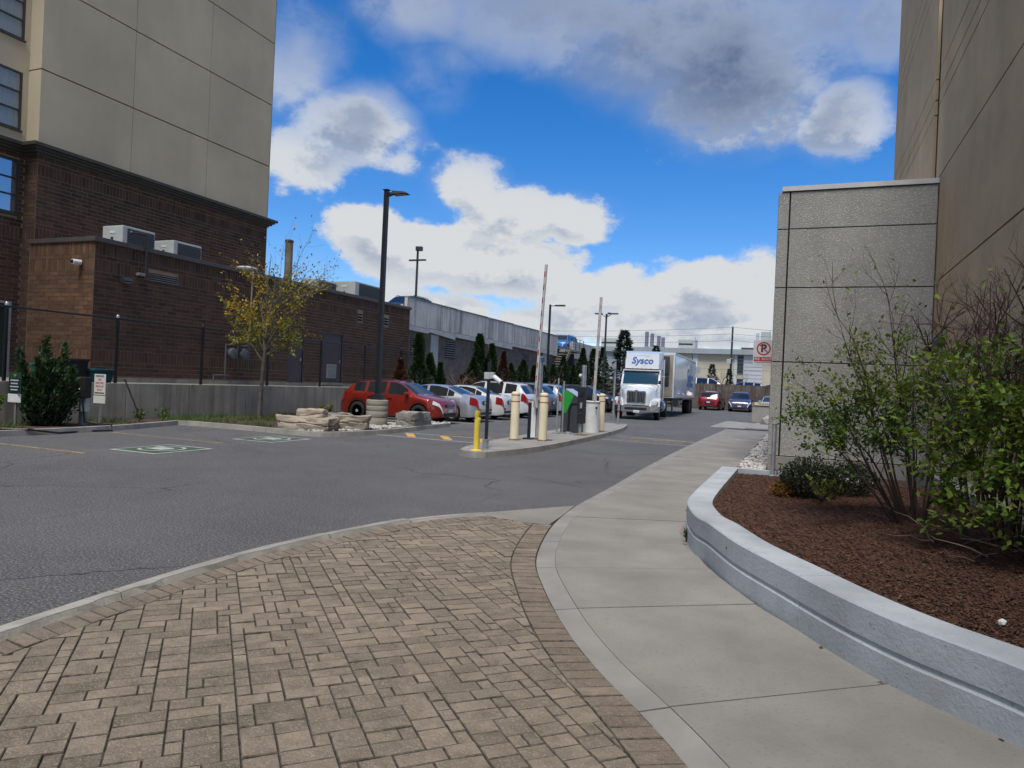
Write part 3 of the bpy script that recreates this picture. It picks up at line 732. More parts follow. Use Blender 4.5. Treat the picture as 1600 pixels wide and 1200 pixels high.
MB().box(2.46, 9.0, -6.0, 16.9, 0, 10.8).build('core', M_DARKJ, tw); MB().box(2.9, 9.0, 16.9, 25.0, 0, 20.0).build('core', M_DARKJ, tw); MB().box(2.46, 2.9, 17.5, 25.0, 0, 20.0).build('core', M_DARKJ, tw)
yj = [-6, -2.5, 1.0, 4.4, 7.2, 9.75, 12.2, 14.72, 16.9]
for z0, z1 in zip(zj[:-1], zj[1:]):
    for y0, y1 in zip(yj[:-1], yj[1:]):
        if z1 > 10.9: continue
        g1 = .006
        MB().box(2.40, 2.47, y0+g1*.4, y1-g1*.4, z0+.016, z1-.016).build('panel', M_AGGB, tw)
    MB().box(2.40, 2.47, 17.5, 25.0, z0+.016, z1-.016).build('panel', M_AGGB, tw)
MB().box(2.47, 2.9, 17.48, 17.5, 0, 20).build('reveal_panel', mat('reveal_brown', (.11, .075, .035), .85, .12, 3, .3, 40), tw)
MB().box(2.02, 2.40, -6, 16.2, 0, ptop+.02).build('wall_footing', M_CONCB, tw)
# wall light on the tall wall
wl = thing('wall_light', 'dark wedge-shaped wall light low on the brown wall behind the shrubs', 'wall light', (2.4, 15.4, 2.6))
mb = MB(); mb.hexa([(2.10, 15.22, 2.62), (2.395, 15.2, 2.52), (2.395, 15.6, 2.52), (2.10, 15.58, 2.62), (2.28, 15.26, 2.86), (2.395, 15.24, 2.90), (2.395, 15.56, 2.90), (2.28, 15.54, 2.86)]); mb.build('housing', M_DKMET, wl)
MB().box(2.13, 2.37, 15.26, 15.54, 2.505, 2.53).build('lens', M_STEELG, wl)
# electrical box low on the wall
eb = thing('wall_box', 'grey utility box on the brown wall behind the leafy shrub', 'utility box', (2.4, 14.2, 1.6))
MB().rbox((2.31, 14.2, 1.95), (.17, .42, .62), 0, .012).build('cabinet', M_STEELG, eb); MB().rbox((2.218, 14.2, 1.95), (.012, .36, .56), 0, .003).build('door', M_STEELG, eb)
MB().tube([(2.33, 14.2, 1.64), (2.33, 14.2, ptop)], .025, 8).build('conduit', M_STEELG, eb)
# no-parking fire route sign flagged off the side of the block
def disc(mb, c, r0, r1, n, y, m=0):
    for i in range(n):
        a, b = 2*math.pi*i/n, 2*math.pi*(i+1)/n
        mb.poly([(c[0]+r0*math.cos(a), y, c[1]+r0*math.sin(a)), (c[0]+r1*math.cos(a), y, c[1]+r1*math.sin(a)), (c[0]+r1*math.cos(b), y, c[1]+r1*math.sin(b)), (c[0]+r0*math.cos(b), y, c[1]+r0*math.sin(b))], m)
M_SIGNW = mat('sign_white', (.66, .66, .63), .45, .04, 6); M_SIGNR = mat('sign_red', (.52, .04, .045), .5, .03, 6); M_SIGNK = mat('sign_black', (.02, .02, .022), .5, 0)
sg = thing('no_parking_sign', 'white no parking fire route sign with red ring flagged off the grey block', 'sign', (-.64, 19.0, 2.35))
x0, x1, z0, z1 = -1.16, -.665, 2.36, 3.00
MB().rbox(((x0+x1)/2, 19.0, (z0+z1)/2), (x1-x0, .012, z1-z0), 0, .002).build('plate', M_SIGNW, sg)
MB().box(-.70, -.625, 18.995, 19.03, 2.40, 2.95).build('bracket', M_GALV, sg)
cxs, czs = (x0+x1)/2, 2.79
mb = MB(); disc(mb, (cxs, czs), .135, .17, 28, 18.992); d_ = .10
mb.poly([(cxs-.115, 18.9915, czs+.095), (cxs-.095, 18.9915, czs+.115), (cxs+.115, 18.9915, czs-.095), (cxs+.095, 18.9915, czs-.115)]); mb.build('prohibition_ring', M_SIGNR, sg, fixn=False)
place_text('letter_p', text_mesh('P', .27, bold=.010, depth=.0), M_SIGNK, sg, (cxs, 18.9925, czs), (1, 0, 0), (0, 0, 1), local=False)
mb = MB(); mb.poly([(x0+.02, 18.992, 2.47), (x1-.02, 18.992, 2.47), (x1-.02, 18.992, 2.58), (x0+.02, 18.992, 2.58)]); mb.build('red_band', M_SIGNR, sg, fixn=False)
place_text('lettering', text_mesh('FIRE  ROUTE', .085, bold=.001, depth=.0), M_SIGNW, sg, (cxs, 18.991, 2.525), (1, 0, 0), (0, 0, 1), local=False)
mb = MB()
for k in range(9): mb.poly([(x0+.05+k*.045, 18.992, 2.435), (x0+.085+k*.045, 18.992, 2.435), (x0+.085+k*.045, 18.992, 2.45), (x0+.05+k*.045, 18.992, 2.45)])
mb.build('small_print', M_SIGNR, sg, fixn=False)
# concrete wall with the PARKING plate, at the end of the walk
pw = thing('parking_wall', 'low concrete wall with a cream PARKING plate at the end of the sidewalk', 'wall', (-2.1, 44, 0))
MB().rbox((-1.0, 44.2, .46), (3.2, .45, .92), 0, .015).build('wall', M_AGG, pw); MB().rbox((-1.0, 44.2, 1.02), (3.26, .5, .195), 0, .012).build('cap', M_CONC, pw)
MB().rbox((-1.95, 43.93, 1.06), (1.05, .02, .17), 0, .004).build('plate', mat('sign_cream', (.68, .60, .42), .5, .03, 5), pw)
place_text('lettering', text_mesh('PARKING', .15, bold=.002, depth=.0), mat('sign_brown', (.2, .13, .05), .5, 0), pw, (-1.95, 43.915, 1.06), (1, 0, 0), (0, 0, 1), local=False)
rk = MB(); pebble_mesh(rk, (-1.55, 40.0, .2), .5, .4, .7); tag(rk.build('boulder', M_AGG, org=(-1.55, 40, 0)), 'grey boulder beside the low PARKING wall', 'boulder')
# ================================================================== LEFT: RETAINING WALL, BRICK BUILDINGS, TOWER, GARAGE
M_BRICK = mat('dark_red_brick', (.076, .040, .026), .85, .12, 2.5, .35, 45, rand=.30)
M_BRICKL = mat('lit_red_brick', (.115, .060, .032), .85, .12, 2.5, .35, 45, rand=.25)  # same brick, with the warm light on the end wall put into its colour
M_MORT = mat('mortar', (.27, .205, .145), .95, .12, 4, .3, 50)
M_STUCCO = mat('tan_stucco', (.51, .43, .295), .9, .07, .35, .45, 60, stain=((.9, .9, .14), .50, (.43, .362, .25), .6))
M_STUCJ = mat('stucco_joint', (.11, .085, .05), .9, .05, 2)
M_CORN = mat('dark_cornice', (.055, .052, .040), .6, .1, 2)
M_CORNR = mat('metal_coping_brown', (.085, .07, .065), .5, .08, 2)
M_HVAC = mat('hvac_cabinet', (.44, .47, .45), .5, .05, 3)
M_HVACD = mat('hvac_grille', (.05, .055, .055), .6, .1, 20)
M_DOORP = mat('purple_grey_door', (.075, .060, .068), .55, .05, 2)
M_GPARA = mat('garage_parapet', (.62, .60, .55), .9, .08, .8, .15, 20, stain=((2.4, 2.4, .12), .47, (.14, .138, .13), .8))
M_GBLOCK = mat('garage_block', (.185, .152, .132), .9, .14, 2.0, .3, 25, rand=.1)
M_GBAND = mat('garage_band', (.52, .52, .50), .9, .07, 1.0, .1, 20, stain=((1, 1, .3), .6, (.25, .25, .24), .5))
M_VENT = mat('vent_metal', (.22, .205, .195), .55, .05, 4)
# terrace behind the retaining wall
struct(MB().box(-24.6, -18.2, -6, 35.0, .2, 1.10).build('terrace', mat('terrace_concrete', (.27, .255, .22), .9, .1, 1, .2, 30)))
rw = thing('retaining_wall', 'long weathered concrete retaining wall under the chain-link fence', 'wall', (-18, 14, 0))
yk = [-6, -1.4, 3.2, 7.6, 12.1, 14.9, 17.2, 19.7, 23.0, 26.3, 30.0, 33.6]
for a, b in zip(yk[:-1], yk[1:]): MB().rbox((-18.12, (a+b)/2, .52), (.24, b-a-.02, 1.24), 0, .01).build('wall_length', M_RETAIN, rw)
# chain-link fence
fn = thing('chain_link_fence', 'black chain-link fence with thin posts on top of the retaining wall', 'fence', (-18.12, 14, 1.14))
posts = [5.4, 8.5, 11.55, 14.62, 17.75, 20.85, 23.95, 27.1, 30.2, 33.3]
for y in posts:
    MB().tube([(-18.12, y, 1.14), (-18.12, y, 3.0)], .045, 10).build('post', M_BLK, fn, smooth=40)
    MB().lathe((-18.12, y, 3.0), [(.05, 0), (.05, .05), (.03, .085)], 10).build('post_cap', M_GALV if y < 16 else M_BLK, fn, smooth=40)
MB().tube([(-18.12, posts[0], 2.98), (-18.12, posts[-1], 2.96)], .026, 8).build('top_rail', M_BLK, fn, smooth=40)
mb = MB(); H_ = 1.78; pitch = .072; y = posts[0]-H_; r_ = .0022
while y < posts[-1]:
    for sg_ in (0, 1):
        a = (y, 1.18), (y+H_, 1.18+H_)
        y0_, y1_ = max(y, posts[0]), min(y+H_, posts[-1])
        if y1_ <= y0_: continue
        za, zb = 1.18+(y0_-y), 1.18+(y1_-y)
        if sg_: za, zb = 2*1.18+H_-za, 2*1.18+H_-zb
        x = -18.07+.003*sg_
        mb.add([(x, y0_, za-r_), (x, y0_, za+r_), (x, y1_, zb+r_), (x, y1_, zb-r_), (x-.004, y0_, za), (x-.004, y1_, zb)], [(0, 1, 2, 3), (1, 4, 5, 2), (4, 0, 3, 5)])
    y += pitch
mb.build('wire_mesh', M_BLK, fn, kind='stuff', fixn=False)

# ---- brickwork laid as single bricks
BL, BH = .40, .132
near_bricks = []; 
class Wall:
    """bricks laid proud of a mortar backing on a plane facing +X or -Y"""
    def __init__(s, axis, c): s.axis, s.c, s.br = axis, c, []
    def brick(s, a0, a1, z0, z1): s.br.append((a0, a1, z0, z1))
    def courses(s, a0, a1, z0, z1, holes=()):
        n = max(1, round((z1-z0)/BH)); h = (z1-z0)/n
        for i in range(n):
            zb = z0+i*h; x = a0-(BL/2 if i % 2 else 0)
            while x < a1:
                p, q = max(x, a0), min(x+BL, a1)
                if q-p > .05: s.cut(p, q, zb, zb+h, holes)
                x += BL
    def cut(s, p, q, zb, zt, holes):
        segs = [(p, q)]
        for h0, h1, z0, z1 in holes:
            if zt <= z0+.02 or zb >= z1-.02: continue
            new = []
            for a, b in segs:
                if b <= h0 or a >= h1: new.append((a, b)); continue
                if a < h0: new.append((a, h0))
                if b > h1: new.append((h1, b))
            segs = new
        for a, b in segs:
            if b-a > .03: s.brick(a, b, zb, zt)
    def soldiers(s, a0, a1, z0, z1, w_=.132, holes=()):
        n = max(1, round((a1-a0)/w_)); w2_ = (a1-a0)/n
        for i in range(n): s.cut(a0+i*w2_, a0+(i+1)*w2_, z0, z1, holes)
    def boxes(s, mb, b):
        a0, a1, z0, z1 = b; g_ = .009; d = rnd(.005, .009)
        if s.axis == 'x': mb.box(s.c-.02, s.c+d, a0+g_, a1-g_, z0+g_, z1-g_)
        else: mb.box(a0+g_, a1-g_, s.c-d, s.c+.02, z0+g_, z1-g_)
    def centre(s, b):
        a, z = (b[0]+b[1])/2, (b[2]+b[3])/2
        return (s.c, a, z) if s.axis == 'x' else (a, s.c, z)
def lay(wall, parent, m, singles):
    big_ = MB()
    order = sorted(wall.br, key=lambda b: -(b[1]-b[0])*(b[3]-b[2])/max(1, (Vector(wall.centre(b))-cams).length)**2)
    for i, b in enumerate(order):
        if i < singles:
            t = MB(); wall.boxes(t, b); t.build('brick', m, parent, fixn=False)
        else: wall.boxes(big_, b)
    if big_.v: big_.build('brickwork', m, parent, kind='stuff', fixn=False)
XB, YB, ZT = -20.5, 15.63, 5.64
lb = thing('low_brick_building', 'single-storey dark brick building with rooftop units behind the fence', 'building', (XB, YB, 1.1))
vents = [(17.62, 18.86, 4.55, 4.82)]; doors = [(24.88, 25.82, 1.24, 3.36), (27.28, 28.70, 1.28, 3.58)]; lv = [(29.87, 30.32, 4.32, 4.74), (32.2, 32.75, 4.35, 4.76)]
holes = vents+doors+lv
bk = MB(); bk.box(-23.52, XB-.16, YB+.005, 34.9, 1.0, ZT-.16)
ybr = sorted(set([YB+.005, 34.9]+[h for q in holes for h in q[:2]]))
for ya, yb_ in zip(ybr[:-1], ybr[1:]):
    ym = (ya+yb_)/2; zc = 1.0
    for h0, h1, z0, z1 in sorted([q for q in holes if q[0] < ym < q[1]], key=lambda q: q[2]):
        if z0 > zc: bk.box(XB-.159, XB, ya, yb_, zc, z0)
        zc = z1
    bk.box(XB-.159, XB, ya, yb_, zc, ZT-.16)
bk.build('mortar_backing', M_MORT, lb)
MB().box(XB+.001, XB+.03, 15.3, 34.9, 1.0, 1.24).build('concrete_base', M_RETAIN, lb)
wf = Wall('y', YB); wf.soldiers(-23.5, XB, ZT-.56, ZT-.17); wf.courses(-23.5, XB, ZT-.69, ZT-.56); wf.soldiers(-23.5, XB, ZT-1.08, ZT-.69)
wf.courses(-23.5, XB, 2.12, ZT-1.08); wf.soldiers(-23.5, XB, 1.73, 2.12); wf.courses(-23.5, XB, 1.2, 1.73)
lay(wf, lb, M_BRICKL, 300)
ws = Wall('x', XB)
ws.soldiers(YB, 34.9, ZT-.56, ZT-.17); ws.courses(YB, 34.9, ZT-.69, ZT-.56); ws.soldiers(YB, 34.9, ZT-1.08, ZT-.69, holes=holes)
ws.courses(YB, 34.9, 2.12, ZT-1.08, holes); ws.soldiers(YB, 34.9, 1.73, 2.12, holes=holes); ws.courses(YB, 34.9, 1.285, 1.73, holes)
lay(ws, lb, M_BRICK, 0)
MB().rbox((XB-.13, (YB+34.9)/2, ZT-.09), (.42, 34.95-YB+.08, .15), 0, .012).build('coping', M_CORNR, lb)
MB().rbox(((-23.5+XB)/2, YB+.12, ZT-.092), (3.0, .36, .145), 0, .012).build('coping', M_CORNR, lb)
MB().box(-23.5, XB-.3, YB+.2, 34.8, ZT-.4, ZT-.25).build('roof', mat('roof_gravel', (.2, .19, .18), .95, .1, 3), lb)
for y0, y1, z0, z1 in doors:
    d = MB().box(XB-.10, XB-.04, y0, y1, z0, z1).build('door', M_DOORP, lb)
    mb = MB()
    for a, b, c, e_ in ((y0-.05, y0, z0, z1+.05), (y1, y1+.05, z0, z1+.05), (y0, y1, z1, z1+.05)): mb.box(XB-.1, XB+.01, a, b, c, e_)
    mb.build('door_frame', M_DOORP, lb)
    MB().box(XB-.04, XB-.01, y1-.16, y1-.10, z0+.95, z0+1.08).build('door_handle', M_GALV, d)
    if y0 > 26:
        MB().box(XB-.045, XB-.02, y0+.33, y1-.36, z0+.20, z0+.86).build('louvre', mat('pale_louvre', (.34, .35, .36), .5, .05, 4), d)
        mb = MB()
        for k in range(9): mb.box(XB-.022, XB-.008, y0+.36, y1-.39, z0+.23+k*.068, z0+.262+k*.068)
        mb.build('louvre_slat', M_STEELG, d)
    MB().box(XB-.12, XB+.10, y0-.1, y1+.1, z0-.12, z0).build('door_sill', M_CONCB, lb)
for y0, y1, z0, z1 in vents+lv:
    MB().box(XB-.12, XB-.09, y0, y1, z0, z1).build('vent_recess', M_DARKJ, lb)
    n = 4 if y1-y0 > 1 else 3
    for k in range(n):
        zc = lerp(z0, z1, (k+.5)/n); hh = (z1-z0)/n*.42
        MB().hexa([(XB-.09, y0, zc+.01), (XB+.012, y0, zc-hh), (XB+.012, y1, zc-hh), (XB-.09, y1, zc+.01), (XB-.09, y0, zc+.03), (XB+.012, y0, zc-hh+.02), (XB+.012, y1, zc-hh+.02), (XB-.09, y1, zc+.03)]).build('vent_slat', M_VENT, lb)
# wall fittings
sc_ = thing('dome_camera', 'small white security camera high on the lit brick end wall', 'camera', (-21.08, YB, 4.7))
MB().lathe((-21.08, YB-.02, 4.83), [(.07, 0), (.07, -.03), (.05, -.05)], 14, axis='y').build('mount', M_WHITEP, sc_, smooth=40)
MB().lathe((-21.05, YB-.06, 4.80), [(.085, 0), (.09, -.12), (.08, -.26)], 14, axis='y').build('housing', M_WHITEP, sc_, smooth=40)
MB().lathe((-21.05, YB-.325, 4.80), [(.06, 0), (.05, -.02)], 14, axis='y').build('lens', M_GLASSD, sc_, smooth=40)
def wall_pack(nm, y, z, lab):
    t = thing(nm, lab, 'wall light', (XB, y, z))
    MB().hexa([(XB+.02, y-.18, z-.10), (XB+.26, y-.16, z-.05), (XB+.26, y+.16, z-.05), (XB+.02, y+.18, z-.10), (XB+.02, y-.18, z+.10), (XB+.16, y-.16, z+.08), (XB+.16, y+.16, z+.08), (XB+.02, y+.18, z+.10)]).build('housing', M_DKMET, t)
    MB().box(XB+.03, XB+.22, y-.13, y+.13, z-.105, z-.082).build('lens', M_STEELG, t)
wall_pack('wall_pack_light', 16.70, 4.43, 'small dark wall light on the brick side wall near its corner')
gp = thing('vent_pipe', 'thin dark gooseneck pipe rising past the brick roof edge above the louvre', 'pipe', (XB, 17.35, 4.6))
MB().tube([(XB+.03, 17.40, 4.62), (XB+.10, 17.40, 4.66), (XB+.12, 17.41, 4.8), (XB+.12, 17.41, 5.95), (XB+.10, 17.36, 6.02), (XB+.06, 16.9, 6.0)], .035, 8).build('pipe', M_DKMET, gp, smooth=40)
MB().rbox((XB+.09, 17.24, 4.68), (.16, .26, .10), 0, .02).build('bracket', M_VENT, gp)
MB().lathe((XB+.06, 16.86, 5.94), [(.05, 0), (.07, .05), (.05, .1)], 10).build('outlet', M_DKMET, gp, smooth=40)
# gas meter set
gm = thing('gas_meter', 'grey gas meter set with looping pipes on the brick wall behind the fence', 'gas meter', (XB+.2, 21.5, 1.2))
for k, y in enumerate((21.25, 21.85)):
    MB().lathe((XB+.30, y, 2.30), [(.05, -.16), (.19, -.13), (.21, 0), (.19, .13), (.05, .16)], 16, axis='x').build('meter_body', mat('meter_grey', (.10, .105, .11), .6, .1, 4), gm, smooth=40)
for pts in ([(XB+.28, 20.95, 1.25), (XB+.28, 20.95, 2.62), (XB+.28, 22.05, 2.62), (XB+.28, 22.05, 3.0)], [(XB+.28, 21.55, 2.30), (XB+.28, 21.55, 2.62)], [(XB+.25, 22.2, 2.8), (XB+.25, 22.2, 1.62), (XB+.25, 21.6, 1.62), (XB+.25, 21.6, 2.2)], [(XB+.28, 20.4, 1.2), (XB+.28, 20.4, 1.45), (XB+.28, 21.1, 1.45)], [(XB+.22, 22.2, 2.8), (XB+.22, 22.28, 5.6)]):
    MB().tube(pts, .032, 8).build('pipe', mat('meter_grey', (.10, .105, .11), .6, .1, 4) if len(pts) > 2 else mat('tan_pipe', (.26, .18, .11), .7, .1, 3), gm, smooth=40)
MB().lathe((XB+.28, 21.5, 2.82), [(.03, -.1), (.15, -.08), (.17, 0), (.12, .06), (.04, .12)], 14).build('regulator', mat('meter_grey', (.10, .105, .11), .6, .1, 4), gm, smooth=40)
# rooftop units
def hvac(x, y, z, lx, ly, lz, lab, legs=True):
    t = thing('rooftop_unit', lab, 'rooftop unit', (x, y, z), group='units on the brick roof')
    MB().rbox((x, y, z+lz/2+.06), (lx, ly, lz), 0, .03).build('cabinet', M_HVAC, t)
    MB().box(x+lx/2, x+lx/2+.02, y-ly*.36, y+ly*.46, z+.14, z+lz-.02).build('grille', M_HVACD, t)
    mb = MB()
    for k in range(7): mb.box(x+lx/2+.02, x+lx/2+.032, y-ly*.35, y+ly*.45, z+.17+k*(lz-.22)/7, z+.19+k*(lz-.22)/7)
    mb.build('grille_wire', mat('grille_wire_dark', (.10, .105, .105), .6, 0), t)
    mb = MB(); mb.box(x-lx*.08, x+lx*.12, y-ly/2-.03, y-ly/2, z+.14, z+.20); mb.box(x, x+.05, y-ly/2-.06, y-ly/2, z+.2, z+.40); mb.build('service_valve', M_DKMET, t)
    MB().rbox((x, y-ly/2-.004, z+lz*.78), (lx*.25, .012, .07), 0, 0).build('label_plate', M_WHITEP, t)
    for sx in (-1, 1): MB().box(x+sx*lx*.4-.04, x+sx*lx*.4+.04, y-ly/2, y+ly/2, z-.25, z+.06).build('rail', M_STEELG, t)
hvac(-21.75, 17.85, 5.56, .95, 1.30, .74, 'pale rooftop air conditioner nearest the brick corner')
hvac(-21.75, 19.95, 5.52, .95, 1.30, .70, 'second pale rooftop air conditioner along the brick roof')
hvac(-21.6, 31.4, 5.5, 1.3, 2.4, .85, 'white rooftop unit at the far end of the brick roof')
hvac(-21.8, 28.4, 5.45, .9, 1.6, .65, 'small grey rooftop unit midway along the far brick roof')
rv = thing('roof_ventilator', 'flat round metal roof ventilator behind the yellow tree', 'ventilator', (-20.9, 22.6, 5.5))
MB().lathe((-20.9, 22.6, 5.4), [(.2, 0), (.2, .25), (.40, .29), (.43, .37), (.34, .43), (.1, .47)], 20).build('hood', M_HVAC, rv, smooth=40)
ch = thing('flue_stack', 'tan metal flue standing above the brick roof behind the yellow tree', 'chimney', (-21.5, 25.8, 5.3))
MB().tube([(-21.5, 25.8, 5.3), (-21.5, 25.8, 7.5)], .17, 14).build('flue', mat('weathered_flue', (.19, .16, .11), .75, .25, 2, stain=((2, 2, .4), .5, (.09, .07, .05), .7)), ch, smooth=40)
MB().lathe((-21.5, 25.8, 7.5), [(.20, 0), (.20, .05), (.15, .1)], 14).build('flue_cap', M_DKMET, ch, smooth=40)
# ---- hotel tower
XT = -23.5; YT0, YT1 = 15.75, 26.6
tt = thing('hotel_tower', 'tall tan stucco tower on a dark brick base at the left', 'building', (XT, YT0, 0))
MB().box(-36, XT-.06, YT0+.06, YT1-.03, 0, 24).build('core', M_STUCJ, tt)
MB().box(-36, XT-.66, -6, YT0+.1, 0, 24).build('core', M_STUCJ, tt)
zt = [8.80, 11.26, 14.13, 17.0, 19.9, 24.0]; yt = [YT0, 19.22, 22.83, YT1]
for z0, z1 in zip(zt[:-1], zt[1:]):
    for y0, y1 in zip(yt[:-1], yt[1:]): MB().box(XT-.07, XT, y0+.011*(y0 > YT0), y1-.011, z0+.022, z1-.022).build('stucco_panel', M_STUCCO, tt)
    MB().box(XT-.60, XT-.002, YT0-.001, YT0+.07, z0+.022, z1-.022).build('stucco_panel', M_STUCCO, tt)
MB().box(-36, XT, YT1-.03, YT1, 8.8, 24).build('end_panel', M_STUCCO, tt)
# recessed bay with windows
winz = [(6.46, 8.22), (9.2, 11.1), (12.15, 14.0), (15.1, 16.95)]; XR = XT-.6; WY0, WY1 = 13.6, 15.55
zb = 8.8
for z0, z1, m_ in [(8.82, 9.2, M_STUCCO), (11.1, 12.15, M_STUCCO), (14.0, 15.1, M_STUCCO), (16.95, 24, M_STUCCO)]:
    MB().box(XR-.07, XR, WY0, WY1, z0, z1).build('stucco_panel', m_, tt)
MB().box(XR-.07, XR, WY1, YT0, 8.82, 24).build('stucco_panel', M_STUCCO, tt); MB().box(XR-.07, XR, -6, WY0, 8.82, 24).build('stucco_panel', M_STUCCO, tt)
M_WINB = mat('window_pane_glass', (.42, .47, .52), .04, 0, metal=.85); M_WINF = mat('window_frame_bronze', (.045, .048, .045), .5, .05, 4)
M_CURT = mat('pale_curtain', (.42, .44, .43), .8, .10, 4, stretch=(9, 9, .3))
for i, (z0, z1) in enumerate(winz):
    f = MB()
    f.box(XR-.06, XR+.005, WY1-.07, WY1, z0, z1); f.box(XR-.06, XR+.005, WY0, WY0+.07, z0, z1); f.box(XR-.06, XR+.005, WY0+.07, WY1-.07, z0, z0+.06); f.box(XR-.06, XR+.005, WY0+.07, WY1-.07, z1-.06, z1)
    wo_ = f.build('window', M_WINF, tt)
    for k in range(3):
        a, b = lerp(z0+.06, z1-.06, k/3), lerp(z0+.06, z1-.06, (k+1)/3)
        MB().box(XR-.05, XR-.035, WY0+.07, WY1-.07, a, b).build('pane', M_WINB if i == 0 else mat('curtained_glass', (.26, .29, .29), .12, .10, 3, spec=.8, stretch=(12, 12, .4)), wo_)
        if k: MB().box(XR-.06, XR+.004, WY0+.07, WY1-.07, a-.025, a+.025).build('mullion', M_WINF, wo_)
    MB().box(XR-.05, XR+.06, WY0-.05, WY1+.03, z0-.05, z0).build('sill', M_CORN, wo_)
# cornice, stepped, wrapping the corner
for k, (d, z0, z1) in enumerate([(.06, 8.42, 8.50), (.16, 8.502, 8.58), (.24, 8.582, 8.66), (.34, 8.662, 8.77), (.10, 8.772, 8.818)]):
    mb = MB()
    mb.prism([(XT-.6, YT0-d), (XT+d, YT0-d), (XT+d, YT1+d), (-36, YT1+d), (-36, YT1-.2), (XT-.08, YT1-.2), (XT-.08, YT0+.2), (XT-.6, YT0+.2)], z0, z1, bot=True)
    mb.box(XR-.05, XR+d, -6, YT0-d-.001, z0, z1)
    mb.build('cornice', M_CORN, tt)
MB().box(-36, XT-.0, YT0+.008, YT1-.004, 0, 8.42).build('mortar_backing', M_MORT, tt); mb = MB(); mb.box(-36, XR, -6, 13.15, 0, 8.42); mb.box(-36, XR-.14, 13.151, YT0+.007, 0, 8.42); mb.box(XR-.139, XR, 13.151, YT0+.007, 3.6, 6.40); mb.box(XR-.139, XR, 13.151, YT0+.007, 8.25, 8.42)
mb.box(XR-.139, XR, 15.501, YT0+.007, 0, 3.599); mb.box(XR-.139, XR, 15.552, YT0+.007, 6.401, 8.249); mb.box(XR-.139, XR, 13.151, 13.598, 6.401, 8.249); mb.build('mortar_backing', M_MORT, tt)
w1 = Wall('x', XT); w1.courses(YT0, YT1, 8.16, 8.42); w1.soldiers(YT0, YT1, 7.77, 8.16); w1.courses(YT0, YT1, 6.05, 7.77); w1.soldiers(YT0, YT1, 5.66, 6.05); w1.courses(YT0, YT1, 5.13, 5.66)
lay(w1, tt, M_BRICK, 300)
w2_ = Wall('y', YT0); 
w2_.courses(XR, XT, 8.16, 8.42); w2_.soldiers(XR, XT, 7.77, 8.16); w2_.courses(XR, XT, 6.05, 7.77); w2_.soldiers(XR, XT, 5.66, 6.05); w2_.courses(XR, XT, 1.2, 5.66); lay(w2_, tt, M_BRICK, 0)
w3 = Wall('x', XR); hb = [(WY0, WY1, 6.40, 8.24), (13.2, 15.4, 1.1, 3.5)]
w3.courses(10.5, YT0, 6.05, 8.42, hb); w3.soldiers(10.5, YT0, 5.66, 6.05, holes=hb); w3.courses(10.5, YT0, 1.2, 5.66, hb); lay(w3, tt, M_BRICK, 0)
w4 = Wall('y', -YT1); 
MB().box(XR-.05, XR-.02, 13.2, 15.4, 1.1, 3.5).build('service_door', mat('dark_green_door', (.018, .032, .028), .5, .1, 2), tt)
mb = MB(); mb.box(XR-.05, XR+.02, 15.4, 15.5, 1.1, 3.58); mb.box(XR-.05, XR+.02, 13.2, 15.4, 3.5, 3.58); mb.build('door_frame', M_STEELG, tt)
# ---- parking garage
XG = -20.7
ga = thing('parking_garage', 'long concrete parking garage with streaked parapet behind the cedars', 'building', (XG, 35, 0))
MB().box(-60, XG-.35, 34.95, 74, 0, 4.5).build('core', M_GBLOCK, ga)
MB().box(-60, XG-.3, 34.95, 74, 5.0, 5.15).build('deck', M_ISLE, ga)
segs = [(34.95, 37.6, 4.40, 4.36, 6.20), (37.6, 41.1, 4.46, 4.24, 6.19), (41.1, 46.0, 4.42, 4.32, 6.17), (46.0, 50.85, 4.32, 4.21, 6.15), (50.85, 56.5, 4.46, 4.38, 6.12), (56.5, 61.8, 4.38, 4.25, 6.08)]
for y0, y1, za, zb_, zt_ in segs:
    MB().hexa([(XG-.2, y0+.008, za), (XG, y0+.008, za), (XG, y1-.008, zb_), (XG-.2, y1-.008, zb_), (XG-.2, y0+.008, 4.68), (XG, y0+.008, 4.68), (XG, y1-.008, 4.62), (XG-.2, y1-.008, 4.62)]).build('spandrel', M_GBAND, ga)
    MB().hexa([(XG-.2, y0+.008, 4.70), (XG-.012, y0+.008, 4.70), (XG-.012, y1-.008, 4.64), (XG-.2, y1-.008, 4.64), (XG-.2, y0+.008, zt_), (XG-.012, y0+.008, zt_), (XG-.012, y1-.008, zt_-.03), (XG-.2, y1-.008, zt_-.03)]).build('parapet_panel', M_GPARA, ga)
    MB().box(XG-.23, XG+.02, y0, y1, zt_+.002, zt_+.06).build('parapet_cap', M_KERB, ga)
for y0, y1 in ((66.3, 70.2), (70.2, 74.0)):
    MB().box(XG-.2, XG-.012, y0+.01, y1-.01, 4.3, 5.95).build('parapet_panel', M_GPARA, ga)
MB().box(-60, XG, 73.9, 74.1, 4.3, 5.95).build('parapet_panel', M_GPARA, ga)
